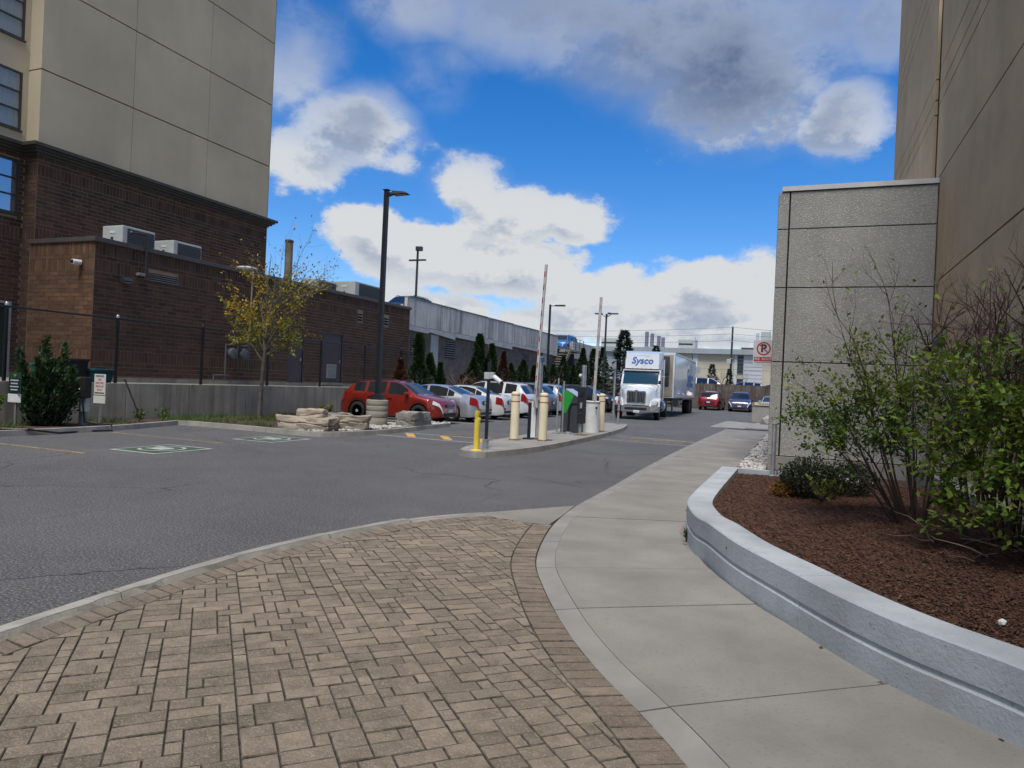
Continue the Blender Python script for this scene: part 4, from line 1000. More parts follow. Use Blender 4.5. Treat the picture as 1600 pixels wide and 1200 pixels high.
# block infill courses with pale pilasters and louvres
louv = [(35.9, 37.3, 3.0, 4.1), (40.3, 41.7, 3.05, 4.2), (54, 55.3, 3.0, 4.1)]
for y0, y1 in ((34.96, 42.0), (42.0, 50.0), (50.0, 58.0), (58.0, 74.0)):
    MB().box(XG-.36, XG-.27, y0, y1, 0, 4.45).build('infill_wall', M_GBLOCK, ga)
mb = MB()
z = .1
while z < 4.2:
    y = 34.98+(.2 if int(round(z/.2)) % 2 else 0)
    while y < 61:
        mb.box(XG-.272, XG-.258, y+.006, y+.394, z+.006, z+.194); y += .4
    z += .2
mb.build('block_courses', M_GBLOCK, ga, kind='stuff', fixn=False)
for y in (38.3, 46.9, 58.6, 70.0): MB().box(XG-.3, XG-.2, y, y+.9, 0, 4.36).build('pilaster', M_GBAND, ga)
for y0, y1, z0, z1 in louv:
    lo_ = MB().box(XG-.262, XG-.25, y0, y1, z0, z1).build('louvre', M_DARKJ, ga)
    for k in range(8):
        zc = z0+(k+.4)*(z1-z0)/8
        MB().box(XG-.25, XG-.21, y0, y1, zc, zc+.06).build('louvre_slat', M_VENT, lo_)
# open stair at the far end: flight, landing, railing
st = thing('garage_stair', 'open stair with dark railings climbing to the garage roof', 'stair', (-20, 62, 0))
n = 14
for k in range(n):
    y = 58.0+k*.30; z = 1.6+k*.235
    MB().box(-20.6, -19.6, y, y+.32, z, z+.06).build('tread', M_ISLE, st)
MB().hexa([(-19.6, 57.8, 1.2), (-19.52, 57.8, 1.2), (-19.52, 62.2, 4.6), (-19.6, 62.2, 4.6), (-19.6, 57.8, 1.7), (-19.52, 57.8, 1.7), (-19.52, 62.2, 5.1), (-19.6, 62.2, 5.1)]).build('stringer', mat('stair_tan', (.24, .19, .13), .7, .1, 2), st)
MB().box(-20.65, -19.5, 62.2, 66.2, 4.75, 4.92).build('landing', M_ISLE, st)
MB().box(-20.6, -20.45, 62.3, 66.2, 0, 4.7).build('back_wall', M_DARKJ, st)
for y in (62.3, 63.6, 64.9, 66.15): MB().tube([(-19.55, y, 4.9), (-19.55, y, 5.95)], .03, 6).build('baluster', M_BLK, st)
for z in (5.2, 5.45, 5.7, 5.95): MB().tube([(-19.55, 62.3, z), (-19.55, 66.15, z)], .02, 6).build('rail', M_BLK, st)
MB().tube([(-19.55, 57.9, 2.5), (-19.55, 62.2, 5.95)], .03, 6).build('handrail', M_BLK, st)
for k in range(1, n): y = 58.0+k*.30; MB().tube([(-19.55, y, 1.65+k*.235), (-19.55, y, 2.5+(y-57.9)*.80)], .014, 5).build('baluster', M_BLK, st)
# ================================================================== VEHICLES
def paintm(name, c, flake=.35): return mat('car_paint_'+name, c, .32, 0, metal=flake, spec=.5, coat=1.0)
SPEC = {
 # x runs from the nose (0) to the tail; ztop is the centre line
 'sedan': dict(L=4.85, W=.91, top=[(0, .50), (.03, .60), (.12, .70), (.35, .78), (1.20, .97), (2.05, 1.38), (2.45, 1.45), (3.05, 1.44), (3.45, 1.37), (4.10, 1.10), (4.60, 1.06), (4.76, 1.00), (4.82, .85), (4.85, .60)],
               belt=[(1.2, .93), (4.1, 1.02)], ws=(1.22, 2.10), rg=(3.42, 4.08), win=[(1.62, 2.55), (2.66, 3.50), (3.54, 3.82)], wheels=(.95, 3.78), r=.33, sill=.20),
 'hatch': dict(L=4.41, W=.875, top=[(0, .50), (.03, .66), (.10, .82), (.30, .92), (1.02, 1.06), (1.72, 1.46), (2.05, 1.53), (2.9, 1.53), (3.6, 1.47), (3.80, 1.41), (4.18, 1.05), (4.36, .92), (4.40, .75), (4.41, .5)],
               belt=[(1.0, 1.00), (3.9, 1.10)], ws=(1.05, 1.76), rg=(3.80, 4.16), win=[(1.38, 2.22), (2.33, 3.12), (3.24, 3.72)], wheels=(.88, 3.52), r=.345, sill=.22),
 'suv': dict(L=4.65, W=.93, top=[(0, .52), (.03, .72), (.10, .90), (.32, 1.00), (1.10, 1.10), (1.80, 1.58), (2.2, 1.68), (3.3, 1.68), (4.0, 1.62), (4.18, 1.54), (4.50, 1.12), (4.60, .98), (4.64, .75), (4.65, .5)],
             belt=[(1.1, 1.05), (4.2, 1.16)], ws=(1.12, 1.84), rg=(4.16, 4.48), win=[(1.48, 2.38), (2.50, 3.35), (3.47, 4.05)], wheels=(.92, 3.68), r=.36, sill=.25),
 'van': dict(L=5.05, W=.97, top=[(0, .50), (.03, .66), (.10, .84), (.32, .98), (.95, 1.12), (1.75, 1.62), (2.2, 1.74), (3.6, 1.75), (4.6, 1.70), (4.78, 1.62), (4.96, 1.15), (5.02, .95), (5.05, .5)],
             belt=[(.9, 1.02), (4.7, 1.08)], ws=(.98, 1.78), rg=(4.76, 4.95), win=[(1.35, 2.25), (2.38, 3.45), (3.57, 4.55)], wheels=(.98, 4.0), r=.34, sill=.22),
}
def wheel_parts(parent, x, y, r, side, rimm=None, w_=.20):
    mb = MB(); prof = [(r*.62, -w_/2), (r*.90, -w_/2), (r, -w_/2+.03), (r, w_/2-.03), (r*.90, w_/2), (r*.62, w_/2)]
    wo = MB().lathe((x, y, r), prof, 26, axis='y').build('wheel', M_RUBBER, parent, smooth=50, local=True)
    rm = MB(); s = side*w_/2
    rm.lathe((x, y+s*.70, r), [(r*.64, -.01), (r*.64, .01)], 26, axis='y', m=1)
    for k in range(7):
        a = 2*math.pi*k/7
        u = Vector((math.cos(a), 0, math.sin(a))); v = Vector((-math.sin(a), 0, math.cos(a)))
        c0 = Vector((x, y+s*.86, r))
        pts = [c0+u*.05-v*.035, c0+u*r*.60-v*.03, c0+u*r*.60+v*.03, c0+u*.05+v*.035]
        rm.hexa([(p.x, p.y-.012, p.z) for p in pts]+[(p.x, p.y+.012, p.z) for p in pts], 0)
    rm.lathe((x, y+s*.86, r), [(r*.60, -.02), (r*.66, 0), (r*.66, .014), (r*.60, .014)], 26, axis='y')
    rm.lathe((x, y+s*.9, r), [(.06, -.012), (.06, .012)], 12, axis='y')
    rm.build('rim', [rimm or M_RIM, M_PLASTB], wo, smooth=40, local=True)
def car(kind, nm, label, paint_m, loc, heading, lights=True, group=None, trim=None):
    """heading: direction of the nose, radians from +X. Built with nose at x=0 facing -x, then turned."""
    S_ = SPEC[kind]; L, W0 = S_['L'], S_['W']
    t = thing(nm, label, 'car' if kind in ('sedan', 'hatch') else ('minivan' if kind == 'van' else 'suv'), loc, heading+math.pi, group)
    ox = L/2
    tx, tz = zip(*S_['top'])
    fine = np.linspace(-.3, L+.3, 600); zt_f = np.interp(fine, tx, tz)
    ker = np.hanning(19); ker /= ker.sum(); zs_f = np.convolve(np.pad(zt_f, 9, mode='edge'), ker, 'valid')
    blend = np.clip(np.minimum(fine, L-fine)/.25, 0, 1); zs_f = zt_f*(1-blend)+zs_f*blend
    ztop = lambda x: float(np.interp(x, fine, zs_f))
    bx, bz = zip(*S_['belt']); belt_ = lambda x: float(np.interp(x, bx, bz))
    def W(x):
        e = min(x, L-x); k = 1-.30*max(0, 1-e/.55)**2.4
        return W0*k
    r = S_['r']; ra = r+.055
    def zb(x):
        z = S_['sill']
        for wx in S_['wheels']:
            if abs(x-wx) < ra: z = max(z, r+math.sqrt(max(0, ra*ra-(x-wx)**2)))
        e = min(x, L-x)
        if e < .25: z += .06*(1-e/.25)
        return z
    xs = set([0, .015, .05, .11, .2, .32, .45, L-.015, L-.05, L-.11, L-.2, L-.32, L-.45, L])
    for wx in S_['wheels']:
        for k in range(13): xs.add(round(wx-ra*math.cos(math.pi*k/12), 4))
    for a, b in [S_['ws'], S_['rg']]+S_['win']:
        for k in range(5): xs.add(round(lerp(a, b, k/4), 4))
    for x in np.arange(.6, L-.5, .22): xs.add(round(float(x), 4))
    xs = sorted(xs); xs = [x for i, x in enumerate(xs) if i == 0 or x-xs[i-1] > .004 or x == L]
    secs = []
    for x in xs:
        w_ = W(x); zt_ = ztop(x); b0 = zb(x)
        green = zt_-belt_(x) if S_['ws'][0]-.05 < x < S_['rg'][1]+.05 else 0
        if green > .05: bl = belt_(x)
        else: bl = zt_-.055; green = 0
        bl = max(bl, b0+.06); zt_ = max(zt_, bl+.02)
        h = bl-b0
        tum = .36*max(0, zt_-bl)
        wr = w_-.05-tum*.9
        sec = [(w_-.035, b0), (w_-.008, b0+.12*h), (w_, b0+.42*h), (w_-.004, b0+.62*h), (w_-.012, b0+.80*h), (w_-.05, bl)]
        if green > 0:
            e_ = min(.045, .3*(zt_-bl))
            sec += [(wr-.02, zt_-e_), (wr-.10, zt_-.012*1), (wr*.55, zt_+.008), (0, zt_+.014)]
        else: sec += [(w_-.10, bl+.025), (w_-.22, zt_-.012), (w_*.5, zt_+.008), (0, zt_+.016)]
        secs.append(sec)
    nS = len(secs[0])
    def inr(x0, x1, rng): return x0 >= rng[0]-.01 and x1 <= rng[1]+.01
    groups = {}
    def put(key, a): groups.setdefault(key, []).append(a)
    for i in range(len(xs)-1):
        for j in range(nS-1):
            key = 'body'
            if j == 5:
                for k, wr_ in enumerate(S_['win']):
                    if inr(xs[i], xs[i+1], wr_): key = 'side_window%d' % k
            if j >= 7:
                if inr(xs[i], xs[i+1], S_['ws']): key = 'windshield'
                if inr(xs[i], xs[i+1], S_['rg']): key = 'rear_window'
            if j in (0,) and not any(abs((xs[i]+xs[i+1])/2-wx) < ra for wx in S_['wheels']) and .3 < xs[i] < L-.4: key = 'sill_trim'
            put(key, (i, j))
    def P(i, j, s): y, z = secs[i][j]; return (xs[i]-ox, s*y, z)
    for key, cells, sides in [(k_, c_, (1, -1)) for k_, c_ in groups.items() if not k_.startswith('side') and k_ != 'sill_trim']+[(k_, c_, (q_,)) for k_, c_ in groups.items() if k_.startswith('side') or k_ == 'sill_trim' for q_ in (1, -1)]:
        mb = MB()
        for s in sides:
            idx = {}
            def V(i, j):
                if (i, j) not in idx: idx[(i, j)] = len(mb.v); mb.v.append(P(i, j, s))
                return idx[(i, j)]
            for i, j in cells:
                q = (V(i, j), V(i+1, j), V(i+1, j+1), V(i, j+1)); mb.f.append(q if s < 0 else q[::-1]); mb.m.append(0)
        if key == 'body':
            for i in (0, len(xs)-1):
                pts = [P(i, j, 1) for j in range(nS)]+[P(i, j, -1) for j in range(nS-2, -1, -1)]
                mb.poly(pts if i else pts[::-1])
        nm_ = 'side_window' if key.startswith('side') else key
        m_ = {'body': paint_m, 'sill_trim': trim or paint_m}.get(key, M_GLASSD)
        o = mb.build(nm_, m_, t, smooth=38, local=True, fixn=False)
        if key == 'body':
            body_o = o
            bm = bmesh.new(); bm.from_mesh(o.data); bmesh.ops.remove_doubles(bm, verts=bm.verts, dist=.0008); bmesh.ops.recalc_face_normals(bm, faces=bm.faces); bm.to_mesh(o.data); bm.free()
            o.data.polygons.foreach_set('use_smooth', [True]*len(o.data.polygons)); o.data.set_sharp_from_angle(angle=R(38))
    # underbody and wheel housings
    mb = MB(); zu = S_['sill']+.02
    mb.box(-ox+.25, -ox+L-.25, -W0+.12, W0-.12, zu, .80)
    mb.build('underbody', M_PLASTB, t, local=True)
    for wx in S_['wheels']:
        for s in (1, -1): wheel_parts(t, wx-ox, s*(W0-.115), r, s)
    # door seams, handles, mirrors
    for x in (S_['win'][0][0]-.10, S_['win'][0][1]+.055, S_['win'][1][1]+.06):
        mb = MB()
        for s in (1, -1): mb.box(x-ox-.006, x-ox+.006, s*(W0-.03), s*(W0+.0015), S_['sill']+.1, belt_(x)-.03)
        mb.build('door_seam', M_PLASTB, t, local=True)
    for x in (S_['win'][0][1]-.12, S_['win'][1][1]-.14):
        for s in (1, -1): MB().rbox((x-ox, s*(W0+.012), belt_(x)-.14), (.19, .03, .028), 0, .008).build('door_handle', paint_m, t, local=True)
    xm = S_['win'][0][0]+.05
    for s in (1, -1): MB().rbox((xm-ox-.05, s*(W0+.06), belt_(xm)+.06), (.11, .20, .13), 0, .035).build('side_mirror', M_PLASTB if trim else paint_m, t, local=True)
    # front: grille, bumper intake, headlights, plate
    fz = S_['top'][2][1]
    MB().rbox((-ox+.01, 0, fz-.14), (.06, .62, .13), 0, .015).build('grille', M_PLASTB, t, local=True)
    mb = MB(); [mb.rbox((-ox-.022, 0, fz-.19+k*.05), (.02, .60, .014), 0, 0) for k in range(3)]; mb.rbox((-ox-.025, 0, fz-.14), (.02, .03, .13), 0, 0); mb.build('grille_bar', M_CHROME, t, local=True)
    MB().rbox((-ox+.02, 0, .36), (.06, 1.0, .14), 0, .02).build('lower_intake', M_PLASTB, t, local=True)
    MB().rbox((-ox-.015, 0, .50), (.02, .31, .11), 0, .004).build('licence_plate', M_PLATE, t, local=True)
    def lamp(nm_, m_, xa, xb, j0, j1, s, end):
        mb = MB(); ii = [i for i in range(len(xs)) if xa-.001 <= xs[i] <= xb+.001]
        V = []
        for i in ii:
            for j in range(j0, j1+1):
                x, y, z = P(i, j, s); V.append((x+end*.010, y+s*.012, z))
        n_ = j1-j0+1
        F = [(a*n_+b, (a+1)*n_+b, (a+1)*n_+b+1, a*n_+b+1) for a in range(len(ii)-1) for b in range(n_-1)]
        mb.add(V, F); k = len(V); mb.add([(x-end*.02, y-s*.03, z) for x, y, z in V], [tuple(reversed(f)) for f in F])
        e = 0 if end < 0 else len(ii)-1      # flat return across the end of the car
        y0 = abs(V[e*n_][1]); w_ = .22 if nm_ == 'tail_light' else .16; xe_ = V[e*n_][0]
        z0, z1 = V[e*n_][2], V[e*n_+n_-1][2]
        q = [(xe_, s*y0, z0), (xe_, s*(y0-w_), z0+.03), (xe_, s*(y0-w_), z1-.02), (xe_, s*(y0-.02), z1)]
        mb.add(q+[(x-end*.03, y, z) for x, y, z in q], [(0, 1, 2, 3), (7, 6, 5, 4), (0, 4, 5, 1), (1, 5, 6, 2), (2, 6, 7, 3), (3, 7, 4, 0)])
        mb.build(nm_, m_, t, local=True, smooth=40)
    for s in (1, -1):
        lamp('headlight', M_LAMPW, 0, .33, 4, 5, s, -1)
        MB().rbox((-ox+.05, s*W0*.62, .38), (.08, .16, .09), 0, .02).build('fog_light', M_LAMPW, t, local=True)
    # rear: tail lights, plate, bumper strip
    rz = ztop(L-.10); hi = kind in ('suv', 'van', 'hatch')
    for s in (1, -1): lamp('tail_light', M_LAMPR, L-.40, L, 3, 5, s, 1)
    pz = .78 if not hi else .72
    MB().rbox((L-ox+.006, 0, pz), (.03, .52, .17), 0, .01).build('plate_recess', M_PLASTB, t, local=True)
    MB().rbox((L-ox+.024, 0, pz), (.012, .31, .12), 0, .003).build('licence_plate', M_PLATE, t, local=True)
    MB().rbox((L-ox-.02, 0, .36), (.07, 1.25, .10), 0, .02).build('rear_valance', M_PLASTB, t, local=True)
    MB().rbox((L-ox+.01, 0, .92 if not hi else .92), (.02, .10, .05), 0, .008).build('emblem', M_CHROME, t, local=True)
    if hi:
        for s in (1, -1): MB().tube([(1.9-ox, s*(W0-.32), ztop(1.95)-.01), (2.05-ox, s*(W0-.32), ztop(2.05)+.045), (3.7-ox, s*(W0-.32), ztop(3.7)+.045), (3.85-ox, s*(W0-.32), ztop(3.85)-.01)], .018, 6).build('roof_rail', M_DKMET, t, local=True)
    return t
GR = 'cars parked along the hedge'
E0 = 0.0
car('hatch', 'parked_car', 'orange-red hatchback parked nose out behind the lamp post base', paintm('red', (.27, .020, .009)), (-14.25, 23.75, 0), 0, group=GR)
car('sedan', 'parked_car', 'silver sedan parked beside the red hatchback', paintm('silver', (.52, .54, .57), .6), (-14.25, 26.45, 0), math.pi, group=GR)
car('sedan', 'parked_car', 'pearl white sedan with round red tail lights beside the silver sedan', paintm('pearl', (.68, .67, .63), .1), (-14.35, 29.3, 0), math.pi, group=GR)
car('suv', 'parked_car', 'white crossover parked beside the white sedan', paintm('white', (.70, .71, .72), .1), (-14.1, 31.95, 0), math.pi, group=GR)
car('suv', 'parked_car', 'steel-blue crossover parked behind the first cream bollard', paintm('steel', (.20, .24, .32), .5), (-14.0, 34.6, 0), math.pi, group=GR)
car('suv', 'parked_car', 'light silver crossover parked behind the second cream bollard', paintm('ltsilver', (.56, .58, .61), .5), (-14.1, 37.3, 0), math.pi, group=GR)
car('sedan', 'parked_car', 'dark blue sedan parked behind the green and grey ticket machine', paintm('dkblue', (.03, .045, .09), .4), (-14.2, 40.0, 0), math.pi, group=GR)
car('suv', 'parked_car', 'black suv parked nose out behind the white barrier cylinder', paintm('black', (.010, .010, .012), .2), (-13.2, 45.6, 0), 0, group=GR)
car('sedan', 'parked_car', 'pale car parked between the black suv and the truck', paintm('pale', (.50, .53, .58), .4), (-13.6, 49.6, 0), 0, group=GR)
car('suv', 'parked_car', 'dark red suv parked tail out against the wooden fence', paintm('dkred', (.20, .012, .016), .3), (-7.45, 67.2, 0), R(88), group='cars by the wooden fence')
car('van', 'parked_van', 'dark blue minivan parked nose out against the wooden fence', paintm('navy', (.055, .055, .13), .4), (-4.95, 66.9, 0), R(-88), group='cars by the wooden fence')
car('sedan', 'parked_car', 'pale blue car peeking past the PARKING wall', paintm('ice', (.42, .52, .62), .3), (-2.3, 66.2, 0), R(-90), group='cars by the wooden fence')
car('suv', 'rooftop_car', 'dark suv parked on the near end of the garage roof', paintm('graph', (.02, .022, .025), .3), (-23.2, 39.2, 5.15), R(-90), group='cars on the garage roof')
car('van', 'rooftop_van', 'bright blue van on the far end of the garage roof', paintm('blue', (.04, .16, .42), .2), (-23.2, 71.2, 5.15), R(-90), group='cars on the garage roof')
car('van', 'distant_van', 'white van behind the wooden fence next to the truck', paintm('white', (.70, .71, .72), .1), (-9.3, 78, 1.35), R(0), group='vehicles beyond the fence')
car('suv', 'distant_car', 'grey suv behind the wooden fence left of the utility pole', paintm('steel', (.20, .24, .32), .5), (-5.6, 78, 1.1), R(180), group='vehicles beyond the fence')
car('suv', 'distant_car', 'white suv behind the wooden fence near the PARKING wall', paintm('white', (.70, .71, .72), .1), (-2.6, 79, 1.1), R(180), group='vehicles beyond the fence')
struct(MB().box(-60, 30, 73.5, 300, .3, 1.1).build('upper_lot', M_ASPH))

# ---- delivery truck: tractor and box trailer
M_TRW = mat('truck_white', (.60, .64, .67), .35, .05, 1.5, spec=.5, coat=.6, stain=((.8, .8, .8), .58, (.46, .49, .52), .5))
M_TRB = mat('truck_blue', (.015, .10, .36), .5, .03, 3)
tr = thing('truck_tractor', 'white delivery tractor with blue sysco lettering on its roof fairing', 'truck', (-8.04, 37.4, 0), R(-90)+R(5.5))
# local frame: x forward is -X of nothing; here local +x points to the nose
def TB(c, d, nm, m, b=.02, rz=0, par=None): return MB().rbox(c, d, rz, b).build(nm, m, par or tr, smooth=40, local=True)
# nose at x=0, rearwards is negative x
hood = MB(); hs = [(-.10, .62, 1.02, 1.62), (-.02, .55, 1.0, 1.52), (-.5, .80, 1.0, 1.72), (-1.5, .98, 1.0, 1.86), (-1.62, 1.0, 1.0, 1.88)]
stn = [(0.0, .60, .78, 1.50), (-.12, .68, .76, 1.60), (-.6, .84, .74, 1.74), (-1.2, .95, .74, 1.82), (-1.65, 1.0, .74, 1.88)]
rows = []
for x, w_, z0, z1 in stn: rows.append([(x, -w_, z0), (x, -w_, z1-.28), (x, -w_*.92, z1-.10), (x, -w_*.62, z1), (x, 0, z1+.03), (x, w_*.62, z1), (x, w_*.92, z1-.10), (x, w_, z1-.28), (x, w_, z0)])
V = [p for r_ in rows for p in r_]; hood.add(V, [(j*9+i, j*9+i+1, (j+1)*9+i+1, (j+1)*9+i) for j in range(len(rows)-1) for i in range(8)]); hood.add(rows[0], [tuple(range(9))])
hood.build('hood', M_TRW, tr, smooth=50, local=True)
for s in (1, -1):
    fe = MB(); pr = [(-1.75, .62), (-1.70, .95), (-1.45, 1.16), (-1.0, 1.20), (-.55, 1.12), (-.2, .98), (-.12, .72)]
    n = len(pr); fe.add([(x, s*.72, z) for x, z in pr]+[(x, s*(1.20 if i not in (0, n-1) else 1.16), z-.03) for i, (x, z) in enumerate(pr)]+[(x, s*1.22, z-.16 if i not in (0, n-1) else z-.04) for i, (x, z) in enumerate(pr)],
                        [(i, i+1, n+i+1, n+i) for i in range(n-1)]+[(n+i, n+i+1, 2*n+i+1, 2*n+i) for i in range(n-1)])
    fe.add([(-.12, s*.60, .72), (-.12, s*1.16, .72), (-.2, s*1.19, .95), (-.2, s*.60, .98)], [(0, 1, 2, 3)])
    fe.build('fender', M_TRW, tr, smooth=50, local=True)
    TB((-.10, s*.93, .92), (.16, .30, .24), 'headlight', M_LAMPW, .04); TB((-.09, s*1.11, .93), (.14, .06, .14), 'turn_lamp', M_AMBER, .02)
    TB((-1.9, s*1.0, 1.0), (.5, .12, .45), 'step_panel', M_TRW, .03)
    mi = TB((-1.62, s*1.42, 2.10), (.10, .20, .60), 'side_mirror', M_PLASTB, .04); MB().tube([(-1.75, s*1.12, 2.36), (-1.62, s*1.40, 2.36)], .018, 6).build('mirror_arm', M_CHROME, mi, local=True); MB().tube([(-1.75, s*1.12, 1.84), (-1.62, s*1.40, 1.84)], .018, 6).build('mirror_arm', M_CHROME, mi, local=True)
    MB().tube([(-.95, s*.92, 1.50), (-.95, s*1.08, 1.95)], .012, 6).build('hood_mirror_arm', M_BLK, tr, local=True); TB((-.95, s*1.10, 2.02), (.06, .15, .18), 'hood_mirror', M_PLASTB, .02)
    MB().lathe((-2.9, s*.98, .72), [(.30, -.65), (.33, -.6), (.33, .6), (.30, .65)], 20, axis='x').build('fuel_tank', M_CHROME, tr, smooth=40, local=True)
    MB().tube([(-3.35, s*1.08, .9), (-3.35, s*1.08, 3.35)], .07, 12).build('exhaust_stack', M_CHROME, tr, smooth=40, local=True)
TB((.03, 0, 1.20), (.06, .98, .66), 'grille_surround', M_CHROME, .05)
gl = TB((.045, 0, 1.20), (.07, .88, .57), 'grille', M_PLASTB, .03)
mb = MB(); [mb.box(.08, .095, -.40+k*.08, -.385+k*.08, .94, 1.46) for k in range(11)]; mb.box(.08, .10, -.03, .03, .92, 1.48); mb.build('grille_bar', mat('dull_chrome', (.30, .31, .33), .35, 0, metal=.8), gl, local=True)
TB((.10, 0, 1.535), (.03, .16, .06), 'badge', M_SIGNR, .01)
MB().add([(.16, -.75, .42), (.16, .75, .42), (-.12, 1.22, .45), (-.12, -1.22, .45), (.18, -.75, .74), (.18, .75, .74), (-.12, 1.23, .74), (-.12, -1.23, .74)], [(3, 2, 1, 0), (4, 5, 6, 7), (0, 1, 5, 4), (1, 2, 6, 5), (3, 0, 4, 7), (2, 3, 7, 6)]).build('bumper', M_CHROME, tr, local=True)
TB((.165, 0, .585), (.04, 1.15, .14), 'bumper_intake', M_PLASTB, .01); TB((.195, .05, .44), (.015, .32, .13), 'licence_plate', M_PLATE, .003)
# cab
cab = MB(); cs = [(-1.62, 1.08, 1.0, 1.86), (-1.64, 1.09, 1.0, 1.90), (-2.02, 1.06, 1.0, 2.62), (-2.2, 1.05, 1.0, 2.72), (-3.2, 1.06, .95, 2.74)]
rows = []
for x, w_, z0, z1 in cs: rows.append([(x, -w_, z0), (x, -w_, 1.86), (x, -w_*.985, z1-.04), (x, -w_*.93, z1), (x, 0, z1+.04), (x, w_*.93, z1), (x, w_*.985, z1-.04), (x, w_, 1.86), (x, w_, z0)])
V = [p for r_ in rows for p in r_]; cab.add(V, [(j*9+i, j*9+i+1, (j+1)*9+i+1, (j+1)*9+i) for j in range(len(rows)-1) for i in range(8)]); cab.add(rows[0], [tuple(range(9))]); cab.add(rows[-1], [tuple(range(9))])
cab.build('cab', M_TRW, tr, smooth=35, local=True)
wsx = MB(); wsx.hexa([(-1.60, -.96, 1.93), (-1.60, .96, 1.93), (-1.70, .96, 1.93), (-1.70, -.96, 1.93), (-1.91, -.93, 2.60), (-1.91, .93, 2.60), (-2.01, .93, 2.60), (-2.01, -.93, 2.60)]); wsx.build('windshield', mat('truck_glass', (.02, .05, .065), .03, 0, spec=.9), tr, local=True)
for s in (1, -1):
    sw = MB(); sw.hexa([(-1.85, s*1.062, 1.95), (-2.75, s*1.055, 1.95), (-2.75, s*1.075, 1.95), (-1.85, s*1.082, 1.95), (-2.10, s*1.045, 2.52), (-2.75, s*1.045, 2.52), (-2.75, s*1.065, 2.52), (-2.10, s*1.065, 2.52)]); sw.build('side_window', M_GLASSD, tr, local=True)
    d = TB((-2.3, s*1.075, 1.45), (1.15, .02, .85), 'door', M_TRW, .006); TB((-2.78, s*1.095, 1.72), (.14, .025, .04), 'door_handle', M_CHROME, .008, par=d)
TB((-1.92, 0, 2.655), (.22, 1.98, .06), 'sun_visor', M_TRW, .02)
mb = MB(); [mb.rbox((-2.03, -.5+k*.25, 2.765), (.08, .09, .04), 0, .01) for k in range(5)]; mb.build('marker_lights', M_AMBER, tr, local=True)
fr = MB(); fr.hexa([(-2.05, -.92, 2.76), (-2.05, .92, 2.76), (-3.25, 1.08, 2.76), (-3.25, -1.08, 2.76), (-2.28, -.90, 3.62), (-2.28, .90, 3.62), (-3.25, 1.05, 3.78), (-3.25, -1.05, 3.78)])
fr_o = fr.build('roof_fairing', M_TRW, tr, local=True)
dn = Vector((-.23, 0, .86)).normalized()
place_text('lettering', text_mesh('Sysco', .52, shear=.18, bold=.012, depth=.002), M_TRB, fr_o, (-2.15, 0, 3.20), (0, 1, 0), tuple(dn))
fro = bpy.data.objects[fr_o.name]
sw_ = MB()
for i in range(10):
    a, b = lerp(-.48, .35, i/10), lerp(-.48, .35, (i+1)/10); zc = 3.43+.05*math.sin(math.pi*i/10); zc2 = 3.43+.05*math.sin(math.pi*(i+1)/10)
    f_ = lambda z: -2.05-.23*(z-2.76)/.86+.004
    sw_.poly([(f_(zc), a, zc), (f_(zc2), b, zc2), (f_(zc2+.025), b, zc2+.025), (f_(zc+.025), a, zc+.025)])
sw_.build('swoosh', mat('truck_lightblue', (.25, .42, .62), .5, 0), fr_o, local=True, fixn=False)
MB().poly([(-.62, -.70, 1.70), (-.62, .70, 1.70), (-.58, .70, 1.69), (-.58, -.70, 1.69)]).build('hood_stripe', M_TRB, tr, local=True)
TB((-4.4, 0, .80), (5.2, .85, .28), 'chassis', M_PLASTB, .02); TB((-3.6, 0, 1.5), (.3, 1.6, 1.0), 'cab_rear_equipment', M_PLASTB, .03)
def dual(parent, x, s, r=.50, w_=.28, y=.98, two=True):
    wo = MB().lathe((x, s*y, r), [(r*.55, -w_/2), (r*.92, -w_/2), (r, -w_/2+.04), (r, w_/2-.04), (r*.92, w_/2), (r*.55, w_/2)], 28, axis='y').build('wheel', M_RUBBER, parent, smooth=50, local=True)
    q = MB(); sy = s*(y+.02 if not two else y+.02)
    q.lathe((x, s*(y+w_*.18), r), [(r*.56, -.02), (r*.56, .02)], 24, axis='y'); q.lathe((x, s*(y+w_*.34), r), [(.16, -.09), (.15, .04)], 16, axis='y'); q.build('hub', M_CHROME, wo, smooth=40, local=True)
for s in (1, -1): dual(tr, -.98, s, .50, .28, 1.02); dual(tr, -5.5, s, .50, .50, .92); 
TB((-5.5, 0, 1.12), (1.0, 1.0, .16), 'fifth_wheel', M_PLASTB, .02)
tl = thing('box_trailer', 'white box trailer with large blue sysco lettering behind the tractor', 'trailer', (-8.30, 43.2, 0), R(-90)+R(2.0))
def LB(c, d, nm, m, b=.02): return MB().rbox(c, d, 0, b).build(nm, m, tl, smooth=40, local=True)
LB((-6.0, 0, 2.52), (12.0, 2.52, 2.72), 'box', M_TRW, .03)
LB((-.0, 0, 2.5), (.05, 2.3, 2.5), 'front_panel', mat('trailer_front_tan', (.36, .32, .25), .6, .15, 1.2), .01)
LB((.28, 0, 3.1), (.5, 1.9, 1.1), 'refrigeration_unit', mat('reefer_dark', (.05, .05, .055), .5, .1, 3), .05)
LB((-6.0, 1.266, 1.22), (12.0, .02, .14), 'side_rail', M_GALV, .004); LB((-6.0, -1.266, 1.22), (12.0, .02, .14), 'side_rail', M_GALV, .004)
LB((-6.0, 1.268, 3.80), (12.0, .02, .10), 'top_rail', M_GALV, .004)
for sx in (-.04, -11.96): LB((sx, 1.268, 2.5), (.10, .02, 2.6), 'corner_post', M_GALV, .004)
place_text('lettering', text_mesh('Sysco', 1.75, shear=.18, bold=.02, depth=.002), M_TRB, tl, (-8.6, 1.268, 2.45), (-1, 0, 0), (0, 0, 1))
LB((-.45, 1.268, 1.75), (.10, .008, .26), 'red_mark', M_SIGNR, 0)
